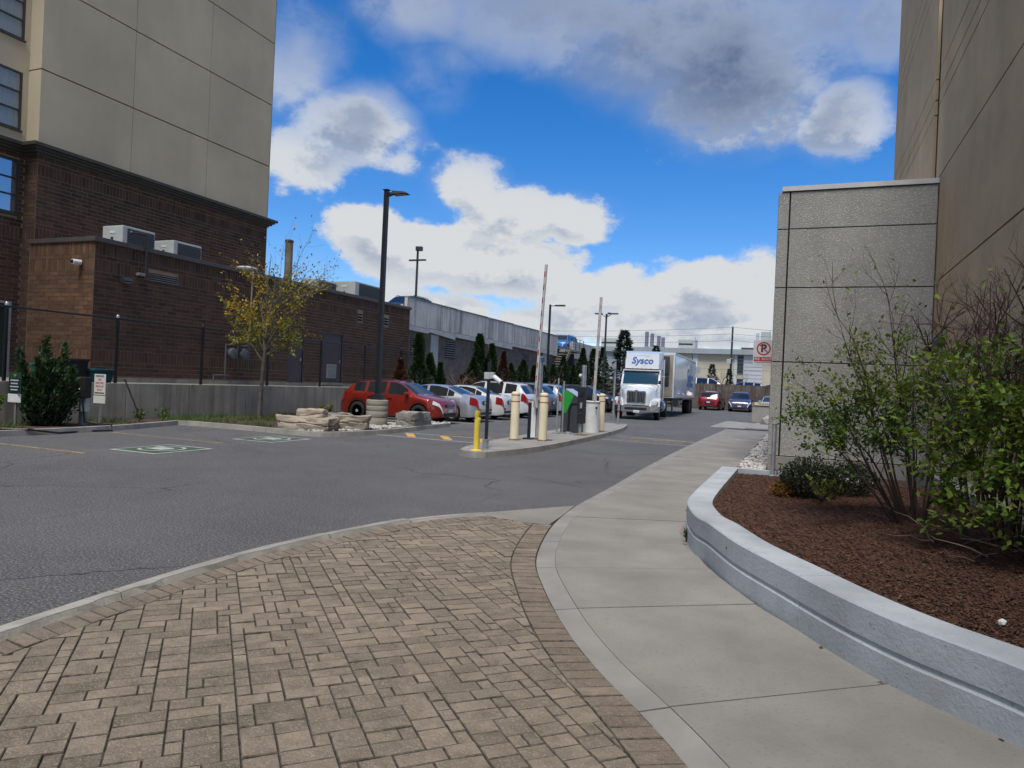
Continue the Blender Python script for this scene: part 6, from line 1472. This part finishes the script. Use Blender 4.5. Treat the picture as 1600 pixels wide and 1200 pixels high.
for q, d, lev in tips:
    h = q.z
    dens_ = 2.7 if h < 4.0 else (1.6 if h < 4.9 else .5)
    for k in range(int(dens_)+(1 if random.random() < dens_ % 1 else 0)):
        dd = (d+rv()*1.1+Vector((0, 0, -.3))).normalized(); f = random.random(); left = q.x < -16.5
        mi = 0 if f < (.75 if (h > 3.4 and left) else (.36 if h > 3.0 else .18)) else (1 if f < .6 else 2)
        leaf(crown, q+rv()*.07, rv(), dd, rnd(.07, .13), rnd(.018, .032), mi)
crown.build('crown', [L_YEL, L_OLV, L_YG], yt_, fixn=False)
# ---- evergreens: columnar cedars, spruces, bushy juniper
def conifer(nm, lab, x, y, z0, h, w_, m, n, grp, seed, kind='cedar', trunk=True):
    random.seed(seed); t = thing(nm, lab, 'tree' if h > 1.6 else 'shrub', (x, y, z0), group=grp)
    tk = MB(); tk.tube([(x, y, z0-.05), (x, y, z0+h*.9)], [max(.03, w_*.05), .012], 6, cap=False); tk.build('trunk', M_BARK, t, smooth=60)
    cr = MB(); ph = rnd(0, 9)
    for i in range(n):
        f = random.random()**.85; z = z0+.04*h+f*h*.96
        rad = w_/2*((1-f)**.75)*(.75+.35*math.sin(f*9+ph))*1.0 if kind == 'cedar' else w_/2*(1-f)**.9*(.55+.45*abs(math.sin(f*h*3.6+ph)))
        rad *= min(1, .35+f*5); a = rnd(0, 6.283); rad *= .82+.32*mnoise.noise(Vector((math.cos(a)*1.7, math.sin(a)*1.7, f*5+seed)))
        rr_ = rad*math.sqrt(rnd(.25 if kind == 'cedar' else .02, 1)); p = Vector((x+rr_*math.cos(a), y+rr_*math.sin(a), z))
        out = Vector((math.cos(a), math.sin(a), .9 if kind == 'cedar' else -.05)); d = (out+rv()*.5).normalized(); l = h*.035+.09
        s = d.cross(rv()).normalized()
        if kind == 'cedar': cr.add([p, p+d*l*.5+s*l*.22, p+d*l, p+d*l*.5-s*l*.22], [(0, 1, 2, 3)], 0)
        else: cr.add([p, p+d*l*.5+s*l*.26, p+d*l*1.5, p+d*l*.5-s*l*.26], [(0, 1, 2, 3)], 0)
    cr.build('crown', m, t, fixn=False); return t
CED = [(30.4, 2.5, 1.0, 'b', 'rusty brown dying cedar at the near end of the hedge'), (32.2, 3.85, 1.7, 'g', 'tall green cedar at the near end of the hedge'), (33.3, 2.9, 1.1, 'g', 'shorter green cedar touching the tallest near cedar'), (34.7, 2.5, .8, 'g', 'thin small cedar beside the near green cedars'), (37.6, 1.9, 1.3, 'b', 'low rusty brown cedar below the louvre'), (38.7, 3.0, 1.5, 'g', 'broad cedar left of the camera pole'),
       (39.6, 4.4, 1.2, 'g', 'tall narrow green cedar behind the camera pole'), (40.6, 3.0, 1.0, 'g', 'small green cedar between two tall ones'), (41.6, 3.95, 1.15, 'g', 'dark green cedar right of the camera pole'), (43.5, 3.6, 1.1, 'b', 'tall brown cedar left of the first cream bollard'), (45.2, 2.9, 1.4, 'g', 'green cedar behind the first cream bollard'), (46.9, 3.2, 1.6, 'g', 'full green cedar left of the barrier arm'), (49.2, 2.9, 1.6, 'g', 'green cedar behind the barrier arm'),
       (51.5, 3.0, 1.6, 'g', 'green cedar right of the barrier arm'), (54.0, 3.2, 1.8, 'g', 'green cedar in front of the garage stair foot'), (56.4, 3.9, 1.9, 'g', 'full cedar below the garage stair'), (58.9, 3.3, 1.7, 'g', 'cedar just beyond the garage stair'), (62.0, 4.9, 2.0, 'g', 'large cedar near the far corner of the garage'), (65.8, 5.1, 1.7, 'g', 'tall cedar left of the second barrier arm'), (68.8, 5.4, 1.9, 'g', 'tall cedar right of the second barrier arm')]
for i, (y, h, w_, c, lab) in enumerate(CED): conifer('cedar_tree', lab, -17.55+rnd(-.12, .12), y*17.55/18.3, .05, h*.97, w_*1.32, L_CED if c == 'g' else L_CEDB, int(2100 if y < 42 else 1500), 'cedars of the hedge', 100+i)
conifer('spruce_tree', 'open-branched dark spruce rising left of the truck', -15.2, 64.5, .1, 6.8, 5.2, L_SPR, 1500, 'distant spruces', 151, 'spruce')
conifer('spruce_tree', 'dark spruce tip showing just above the truck roof', -15.2, 80, .9, 5.6, 3.6, L_SPR, 900, 'distant spruces', 152, 'spruce')
conifer('spruce_tree', 'small dark spruce behind the fence between truck and utility pole', -9.6, 85, .9, 3.9, 2.9, L_SPR, 700, 'distant spruces', 153, 'spruce')
conifer('spruce_tree', 'small narrow spruce at the foot of the utility pole', -7.75, 86, .9, 3.5, 1.6, L_SPR, 600, 'distant spruces', 154, 'spruce')
random.seed(21)
ju = thing('juniper_bush', 'big bushy dark evergreen beside the car charger', 'shrub', (-17.1, 11.95, .1)); cr = MB(); tk = MB()
for k in range(26):
    a = k*2.4; hgt = rnd(1.0, 2.05)*(1-.12*(k % 3)); rr_ = rnd(.15, .75); b0 = Vector((-17.1, 11.95, .1)); tip = b0+Vector((rr_*math.cos(a), rr_*math.sin(a), hgt))
    if k == 0: tip = b0+Vector((-.15, 0, 2.1))
    mid = b0.lerp(tip, .5)+Vector((math.cos(a)*.15, math.sin(a)*.15, 0)); tk.tube([b0, mid, tip], [.03, .02, .006], 5, cap=False)
    for i in range(520):
        t = rnd(.05, 1.02); p = (b0.lerp(mid, t*2) if t < .5 else mid.lerp(tip, t*2-1))+rv()*rnd(.02, .36*(1.2-t)); d = (Vector((math.cos(a)*.5, math.sin(a)*.5, .8))+rv()*.7).normalized(); s = d.cross(rv()).normalized(); l = rnd(.07, .17)
        cr.add([p, p+d*l*.4+s*l*.16, p+d*l, p+d*l*.4-s*l*.16], [(0, 1, 2, 3)])
tk.build('stems', M_BARK, ju); cr.build('foliage', L_JUN, ju, fixn=False)
# ---- bare sapling and red-leaved shrub at the hedge
def twiggy(nm, lab, x, y, z0, h, m, seed, leafmat=None, nl=0):
    random.seed(seed); t = thing(nm, lab, 'tree' if h > 1.8 else 'shrub', (x, y, z0)); wd = MB(); tp_ = []
    wd.tube([(x, y, z0), (x+.02, y, z0+h*.4)], [.03*h/2, .022*h/2], 6, cap=False)
    for k in range(6): grow(wd, tp_, Vector((x+.015, y, z0+h*(.28+.03*k))), Vector((math.cos(k*1.9)*.55, math.sin(k*1.9)*.55, 1)), h*.42, .014*h/2, 0, 2, .6, 0, .2, (2, 3), (.5, .7), .2)
    wd.build('branches', m, t)
    if leafmat:
        lf = MB()
        for q, d, lev in tp_:
            for k in range(nl): leaf(lf, q+rv()*.08, rv(), d+rv(), rnd(.06, .12), .028)
        lf.build('foliage', leafmat, t, fixn=False)
twiggy('bare_sapling', 'bare pale sapling in front of the garage wall', -17.3, 35.0, .06, 2.3, mat('pale_bark', (.24, .20, .15), .9, .1, 5), 31)
twiggy('red_shrub', 'small shrub with dark red leaves beside the bare sapling', -17.35, 36.1, .06, 1.7, M_TWIG, 32, L_CEDB, 5)
twiggy('bare_tree', 'bare twiggy tree beyond the wooden fence left of the utility pole', -8.6, 84, .9, 3.6, M_TWIG, 33)
twiggy('bare_tree', 'bare twiggy tree beyond the wooden fence right of the utility pole', -6.2, 84, .9, 3.4, M_TWIG, 34)
# ---- grass and weeds in the bed
random.seed(41); mb = MB()
for i in range(9000):
    if i < 5500: x, y = rnd(-17.9, -13.6), rnd(15.8, 21.6)
    elif i < 7600: x, y = rnd(-17.9, -16.2), rnd(3.5, 11.0)
    else: x, y = rnd(-17.95, -16.5), rnd(11.0, 16.0)
    if mnoise.noise(Vector((x*.9, y*.9, 3))) < (-.02 if i < 7600 else .18): continue
    h = rnd(.06, .20); a = rnd(0, 6.3); b = .010; ln_ = rnd(-.08, .08)
    mb.add([(x-b*math.cos(a), y-b*math.sin(a), .1), (x+b*math.cos(a), y+b*math.sin(a), .1), (x+ln_, y+ln_*.7, .1+h)], [(0, 1, 2)])
tag(mb.build('bed_grass', M_GRASS, kind='stuff', fixn=False), 'patchy green grass in the bed below the retaining wall', 'grass')
def weed(x, y, z0, h, m, lab, n=90, seed=0, spread=.25, ll=.09):
    random.seed(seed); t = thing('weed_plant', lab, 'plant', (x, y, z0)); st_ = MB(); lf = MB()
    for k in range(7):
        a = k*.95; tip = Vector((x+spread*math.cos(a)*rnd(.3, 1), y+spread*math.sin(a)*rnd(.3, 1), z0+h*rnd(.6, 1))); b0 = Vector((x, y, z0)); st_.tube([b0, b0.lerp(tip, .5)+Vector((0, 0, .04)), tip], [.006, .005, .002], 4, cap=False)
        for i in range(n//7): p = b0.lerp(tip, rnd(.25, 1.05)); leaf(lf, p, rv(), (tip-b0).normalized()+rv(), rnd(.6, 1.2)*ll, ll*.3)
    st_.build('stems', M_TWIG, t); lf.build('leaves', m, t, fixn=False)
weed(-17.1, 14.6, .1, .40, L_GRN, 'small weed at the foot of the leaning stake', seed=51); weed(-17.0, 15.3, .1, .35, L_GRN, 'small weed between the stake and the kerb corner', seed=52); weed(-16.6, 10.2, .1, .75, L_GRN, 'leafy plant at the far left edge by the kerb', 260, 53, .5, .13); weed(-14.4, 19.4, .1, .6, L_OLV, 'grassy tuft beside the rocks under the wall', 160, 54, .25, .10)
weed(-1.05, 7.68, PZ, .13, L_DKG, 'tiny dark weed at the foot of the planter wall', 60, 55, .05, .03)
# ---- shrubs in the planter
def shrub(nm, lab, stems, seed, leaf_fn, mtw, twr=.016, maxlev=2, kids=(3, 5)):
    random.seed(seed); c = stems[0][0]; t = thing(nm, lab, 'shrub', (c[0], c[1], bed_z(c[0], c[1]))); wd = MB(); tp_ = []
    for b0, tip, r_ in stems:
        b = Vector((b0[0], b0[1], bed_z(b0[0], b0[1])-.03)); e = Vector(tip); mid = b.lerp(e, .5)+Vector((rnd(-.06, .06), rnd(-.06, .06), .08)); q1 = b.lerp(mid, .5)+rv()*.03; q2 = mid.lerp(e, .5)+rv()*.04
        r_ = r_*.62; pts = [b, q1, mid, q2, e]; rs = [r_, r_*.85, r_*.65, r_*.42, r_*.2]; wd.tube(pts, rs, 7, cap=False)
        for k in range(13 if nm == 'bare_shrub' else 9):
            u = rnd(.35, 1.0)*4; i = min(3, int(u)); p = pts[i].lerp(pts[i+1], u-i); d = ((pts[i+1]-pts[i]).normalized()+rv()*.9+Vector((0, 0, .15))).normalized()
            grow(wd, tp_, p, d, rnd(.30, .55), max(.0080 if nm == 'bare_shrub' else .004, rs[i]*.42), 1, maxlev+1, .75, 0, .3, kids, (.45, .7), .12)
    wd.build('stems', mtw, t, smooth=60)
    lf = MB(); leaf_fn(lf, tp_)
    if lf.v: lf.build('foliage', [L_GRN, L_DKG, L_YG], t, fixn=False)
    return t
def leaves_left(lf, tp_):
    for q, d, lev in tp_:
        dn_ = 1.9 if q.z < 1.45 else (1.4 if q.z < 1.9 else (.45 if q.z < 2.3 else .1))
        for k in range(int(dn_)+(random.random() < dn_ % 1)):
            mi = 1 if random.random() < .55 else (0 if random.random() < .85 else 2)
            if q.z > 1.6: mi = 2 if random.random() < .4 else 0
            leaf(lf, q+rv()*.035, Vector((rnd(-.6, .6), rnd(-.6, .6), 1)), d*.6+rv()+Vector((0, 0, -.2)), rnd(.035, .058), rnd(.011, .018), mi)
def leaves_right(lf, tp_):
    for q, d, lev in tp_:
        dn_ = .95 if q.z < 1.8 else (.65 if q.z < 2.2 else .08)
        for k in range(int(dn_)+(random.random() < dn_ % 1)):
            mi = 0 if random.random() < .72 else (2 if random.random() < .6 else 1)
            leaf(lf, q+rv()*.04, Vector((rnd(-.6, .6), rnd(-.6, .6), 1)), d*.6+rv()+Vector((0, 0, -.2)), rnd(.045, .078), rnd(.016, .026), mi)
shrub('leafy_shrub', 'loose multi-stemmed shrub with small dark green leaves in the planter', [((.92, 8.1), (.22, 8.2, 1.25), .026), ((.97, 8.0), (.25, 7.9, 1.75), .026), ((1.02, 8.15), (.45, 8.2, 2.35), .028), ((1.08, 8.05), (.80, 7.8, 2.3), .026), ((1.12, 8.15), (1.05, 8.3, 2.05), .026), ((1.0, 8.25), (.38, 8.8, 1.5), .022), ((1.15, 7.95), (1.35, 7.7, 1.75), .024), ((.95, 7.95), (.35, 7.45, 1.25), .02), ((1.05, 8.2), (.65, 8.5, 1.9), .02), ((1.0, 8.1), (.30, 8.1, 2.55), .018), ((1.1, 8.1), (.75, 8.0, 2.75), .018), ((1.15, 8.1), (1.25, 8.1, 2.6), .018), ((1.1, 8.0), (1.0, 7.6, 1.5), .016)], 61, leaves_left, M_TWIG, kids=(2, 4))
shrub('leafy_shrub', 'dense shrub with brighter broad green leaves at the right edge of the planter', [((1.62, 7.45), (1.15, 7.1, 1.75), .026), ((1.68, 7.35), (1.45, 6.9, 1.9), .026), ((1.75, 7.45), (1.75, 6.95, 2.0), .028), ((1.85, 7.4), (2.05, 7.0, 1.85), .026), ((1.7, 7.55), (1.35, 7.9, 1.7), .024), ((1.8, 7.6), (1.9, 8.0, 1.75), .024), ((1.6, 7.3), (1.2, 6.65, 1.25), .02), ((1.78, 7.25), (1.7, 6.4, 1.30), .022), ((1.9, 7.3), (2.15, 6.5, 1.55), .022), ((1.72, 7.2), (1.45, 6.55, 1.55), .02), ((1.7, 7.4), (1.35, 7.2, 2.45), .018), ((1.8, 7.4), (1.7, 7.0, 2.6), .018), ((1.85, 7.35), (2.05, 6.8, 2.4), .018), ((1.75, 7.3), (1.5, 6.4, .95), .016), ((1.85, 7.3), (1.9, 6.25, .95), .016), ((1.6, 7.4), (1.15, 7.0, .98), .016), ((2.0, 7.2), (2.2, 6.4, 1.05), .016), ((1.8, 7.35), (1.75, 6.7, 1.35), .016), ((1.95, 7.3), (2.2, 7.0, 2.2), .018)], 62, leaves_right, M_TWIG, kids=(2, 4))
shrub('bare_shrub', 'bare purple-brown twiggy shrub rising behind the leafy ones by the brown wall', [((1.75, 9.0), (1.35, 8.9, 2.55), .024), ((1.8, 8.9), (1.75, 8.6, 2.9), .026), ((1.9, 9.0), (2.15, 8.5, 2.9), .026), ((1.85, 9.1), (1.55, 9.3, 2.5), .022), ((1.95, 8.85), (2.2, 8.0, 2.75), .024), ((1.85, 8.8), (1.9, 7.9, 2.6), .022), ((1.7, 8.9), (1.2, 8.4, 2.3), .02), ((2.0, 8.7), (2.25, 7.5, 2.35), .02), ((1.95, 8.9), (2.05, 8.3, 2.6), .022), ((1.8, 8.7), (1.55, 8.0, 2.45), .02), ((2.05, 8.6), (2.25, 7.6, 2.75), .02), ((1.9, 8.7), (1.7, 8.2, 2.75), .02)], 63, lambda a, b: None, M_TWIGR, kids=(3, 5))
# low spreading dead twigs at the feet
random.seed(64); tw_ = thing('fallen_twigs', 'tangle of pale dead twigs lying at the feet of the right-hand shrub', 'twigs', (1.4, 6.8, bed_z(1.4, 6.8))); wd = MB()
for k in range(34):
    x, y = rnd(1.05, 2.2), rnd(6.3, 7.7); z = bed_z(x, y); a = rnd(0, 6.3); l = rnd(.2, .6); pts = [Vector((x, y, z+rnd(.01, .06)))]
    for j in range(4): a += rnd(-.4, .4); pts.append(pts[-1]+Vector((math.cos(a)*l/4, math.sin(a)*l/4, rnd(-.01, .05))))
    wd.tube(pts, [.006, .005, .004, .003, .002], 4, cap=False)
wd.build('twig_tangle', mat('dead_twig', (.20, .15, .11), .9, .2, 6), tw_)
def ball_shrub(nm, lab, c, r, m, n, seed, ll=.035):
    random.seed(seed); t = thing(nm, lab, 'shrub', (c[0], c[1], c[2]-r[2])); cr = MB(); st_ = MB()
    for k in range(14): v = rv(); v.z = abs(v.z); st_.tube([(c[0], c[1], c[2]-r[2]), (c[0]+v.x*r[0]*.8, c[1]+v.y*r[1]*.8, c[2]-r[2]+v.z*r[2]*1.7)], [.010, .003], 4, cap=False)
    for i in range(n):
        v = rv(); k = rnd(.55, 1.05)*(1+.28*mnoise.noise(v*2.3+Vector((seed, 0, 0)))); p = Vector((c[0]+v.x*r[0]*k, c[1]+v.y*r[1]*k, c[2]+v.z*r[2]*k))
        if p.z < c[2]-r[2]*.95: continue
        leaf(cr, p, v, v+rv()*1.1, rnd(.7, 1.2)*ll, ll*.33)
    st_.build('stems', M_TWIG, t); cr.build('foliage', m, t, fixn=False)
ball_shrub('boxwood_shrub', 'low rounded dark evergreen at the far end of the planter', (.14, 9.75, .60), (.36, .36, .27), L_BOX, 4200, 71)
ball_shrub('boxwood_shrub', 'second low dark evergreen behind the leafy shrub stems', (.62, 10.3, .58), (.36, .34, .22), L_BOX, 2600, 72)
ball_shrub('dry_groundcover', 'small clump of rust-orange dry foliage beside the low evergreen', (-.12, 9.75, .45), (.20, .22, .13), L_RUST, 900, 73)
weed(.28, 9.30, bed_z(.28, 9.3), .30, L_YG, 'yellow-green sprig in front of the low evergreen', 90, 74, .22, .06)
random.seed(81); mb = MB()
for i in range(80):
    k = i % 4
    if k == 0: x, y = sample(pout, rnd(1.5, 9.5))[:2]; x, y, z = x-abs(random.gauss(.03, .05)), y, PZ+.006
    elif k == 1: x, y = sample(kerb, rnd(2, 9))[:2]; x, y, z = x-abs(random.gauss(.05, .12)), y, .006
    elif k == 2: x, y, z = rnd(-15.5, -11.5), 15.4-abs(random.gauss(.05, .25)), .006
    elif k == 3: x, y = rnd(.2, 2.2), rnd(5.5, 9.5); z = bed_z(x, y)+.025
    else: x, y = sample(WL, rnd(3, 16))[:2]; x, y, z = x+rnd(.05, 1.0), y, PZ+.006
    a = rnd(0, 6.3); leaf(mb, Vector((x, y, z)), Vector((rnd(-.3, .3), rnd(-.3, .3), 1)), Vector((math.cos(a), math.sin(a), rnd(-.05, .15))), rnd(.02, .05), rnd(.007, .014))
tag(mb.build('leaf_litter', L_RUST, kind='stuff', fixn=False), 'scattered dry fallen leaves along kerbs and planter', 'leaves')
st = MB(); pebble_mesh(st, (1.12, 4.85, bed_z(1.12, 4.85)+.025), .035, .6, .7); tag(st.build('white_stone', M_WHITEP, org=(1.12, 4.85, bed_z(1.12, 4.85))), 'single white stone lying on the mulch near the planter wall', 'stone')

# ================================================================== BACKGROUND
M_WOODF = mat('weathered_fence_board', (.115, .095, .078), .9, .2, 1.5, .4, 20, rand=.25, stain=((3, 3, .5), .55, (.06, .05, .045), .6))
wf_ = thing('wooden_fence', 'weathered grey-brown board fence across the end of the lot', 'fence', (-9, 71.5, 0))
x = -24.0; i = 0; bm0 = None
while x < 3.0:
    h = 2.42+rnd(-.03, .03); w_ = .30
    MB().box(x+.006, x+w_-.006, 71.5+(.02 if i % 2 else 0), 71.53+(.02 if i % 2 else 0), .05, h).build('board', M_WOODF, wf_, fixn=False); x += w_; i += 1
for z in (.4, 1.3, 2.2): MB().box(-24, 3, 71.56, 71.62, z, z+.1).build('rail', M_WOODF, wf_)
for k in range(10): MB().box(-24+k*3-.06, -24+k*3+.06, 71.40, 71.495, 0, 2.5).build('post', M_WOODF, wf_)
struct(MB().box(-24, 3, 69.6, 71.4, -.05, .06).build('fence_verge', M_SOIL)); 
fb = thing('factory_building', 'long low cream and white industrial building beyond the fence', 'building', (-15, 115, 1))
M_FCR = mat('factory_cream', (.52, .47, .35), .8, .04, .5); M_FWH = mat('factory_white', (.52, .55, .57), .7, .04, .5); M_FGR = mat('factory_grey', (.33, .36, .38), .7, .05, .5); M_FDK = mat('factory_dark', (.035, .045, .06), .3, .05, 1)
MB().box(-75, 30, 115.3, 150, 0, 7.9).build('wall', M_FCR, fb); MB().box(-75, 30, 114.6, 150, 7.55, 8.35).build('roof_fascia', M_FGR, fb)
for a, b, z0, z1, m_ in [(-75, -33.5, .9, 7.5, M_FWH), (-33.5, -26, .9, 7.5, M_FGR), (-26, -16.2, 6.6, 7.5, M_FCR), (-16.0, -15.2, .9, 7.5, M_FWH), (-9.75, -9.3, .9, 7.5, M_FWH), (-8.35, -5.6, .9, 7.5, M_FWH), (-2.0, 30, .9, 7.5, M_FCR)]:
    MB().box(a, b, 115.15, 115.3, z0, z1).build('cladding_panel', m_, fb)
for z in np.arange(1.5, 7.4, .6): MB().box(-8.3, -5.65, 115.12, 115.152, z, z+.05).build('cladding_seam', M_FGR, fb)
wd_ = MB().box(-25.5, -16.25, 115.1, 115.25, 3.2, 6.6).build('window_band', M_FDK, fb)
for k in range(7): MB().box(-25.5+k*1.5, -25.35+k*1.5, 115.05, 115.1, 3.2, 6.6).build('mullion', M_FGR, wd_)
for k in range(5):
    z = 4.75+k*.55; MB().box(-9.25, -8.4, 115.1, 115.24, z, z+.38).build('window', M_FDK, fb)
for z in (3.4, 2.9): MB().box(-9.25, -8.4, 115.1, 115.24, z, z+.42).build('window', M_FDK, fb)
for k in range(3): MB().box(-7.6, -5.9, 115.08, 115.12, 1.5+k*.55, 1.9+k*.55).build('dock_door_pane', M_FDK, fb)
MB().box(-16.2, -15.3, 114.9, 115.1, 5.0, 6.4).build('white_bay', M_WHITEP, fb)
for k, (x, z1) in enumerate([(-24.05, 11.1), (-23.15, 10.8), (-22.05, 10.42), (-21.35, 10.2)]):
    t = thing('smokestack', ['tallest', 'second', 'third', 'shortest'][k]+' of four grey stacks on the industrial roof', 'chimney', (x, 118, 8.3), group='stacks on the industrial roof'); MB().lathe((x, 118, 0), [(.30, 8.3), (.30, z1), (.26, z1+.02)], 12).build('stack', mat('stack_grey', (.17, .19, .25), .6, .05, 1), t, smooth=40); MB().lathe((x, 118, 8.3), [(.40, 0), (.40, .35)], 12).build('collar', M_FGR, t, smooth=40)
def roofbox(x0, x1, z1, lab, y=118):
    t = thing('roof_plant', lab, 'rooftop unit', ((x0+x1)/2, y, 8.3)); MB().rbox(((x0+x1)/2, y, (8.3+z1)/2), (x1-x0, 2.0, z1-8.3), 0, .05).build('cabinet', M_HVAC, t); MB().box(x0+.1, x1-.5, y-1.03, y-1.0, (8.3+z1)/2-.1, (8.3+z1)/2+.15).build('louvre', M_DKMET, t); MB().tube([(x1-.1, y-1.0, 8.3), (x1-.1, y-1.0, z1+.3)], .05, 6).build('pipe', M_FGR, t)
roofbox(-31.5, -28.2, 9.9, 'long pale roof unit on the industrial building left of the spruce'); roofbox(-18.7, -15.9, 9.9, 'pale roof unit on the industrial building right of the four stacks'); roofbox(-9.0, -6.6, 8.85, 'low roof unit on the industrial building right of the utility pole'); roofbox(-6.1, -4.7, 11.3, 'tall pale roof unit showing above the no parking sign')
t = thing('smokestack', 'slim pale pipe on the industrial roof left of the no parking sign', 'chimney', (-6.55, 116.5, 8.3)); MB().lathe((-6.55, 116.5, 0), [(.22, 8.3), (.22, 11.0), (.18, 11.02)], 12).build('stack', M_FWH, t, smooth=40); MB().lathe((-6.55, 116.5, 8.3), [(.3, 0), (.3, .3)], 12).build('collar', M_FGR, t)
up_ = thing('utility_pole', 'tall dark utility pole with wires beyond the wooden fence', 'utility pole', (-8.45, 95, .9)); MB().tube([(-8.45, 95, .9), (-8.40, 95, 10.1)], [.16, .11], 10).build('pole', M_DKMET, up_, smooth=40)
MB().rbox((-8.7, 94.8, 5.6), (.5, .4, .6), 0, .05).build('transformer', M_HVAC, up_)
for z in (10.0, 9.1, 8.2, 6.0): MB().rbox((-8.42, 94.9, z), (.3, .12, .1), 0, .02).build('insulator', M_STEELG, up_)
ow = thing('overhead_wires', 'thin overhead wires strung across the sky to the utility pole', 'wires', (-8.4, 94.9, 6))
for z, dz in ((10.0, .9), (9.15, .8), (8.3, .8), (5.6, .1), (4.6, .1)):
    pts = []
    for k in range(25):
        x = lerp(-58, -8.4, k/24); u = k/24; pts.append((x, 94.9, z-3.6*dz*u*(1-u)))
    for k in range(1, 17): u = k/16; pts.append((lerp(-8.4, 30, u), 94.9, z-3.2*dz*u*(1-u)-.8*u*dz))
    MB().tube(pts, .016, 4, cap=False).build('wire', M_DKMET, ow)
bs = thing('distant_board', 'small grey board on a post beyond the fence beside the trailer', 'sign', (-10.9, 82, 1)); MB().box(-11.25, -10.55, 81.98, 82.0, 3.7, 4.35).build('board', M_FGR, bs); MB().box(-10.93, -10.87, 82.0, 82.05, 1, 4.3).build('post', M_STEELG, bs)
ts = thing('tank_rail', '', ''); bpy.data.objects.remove(ts)
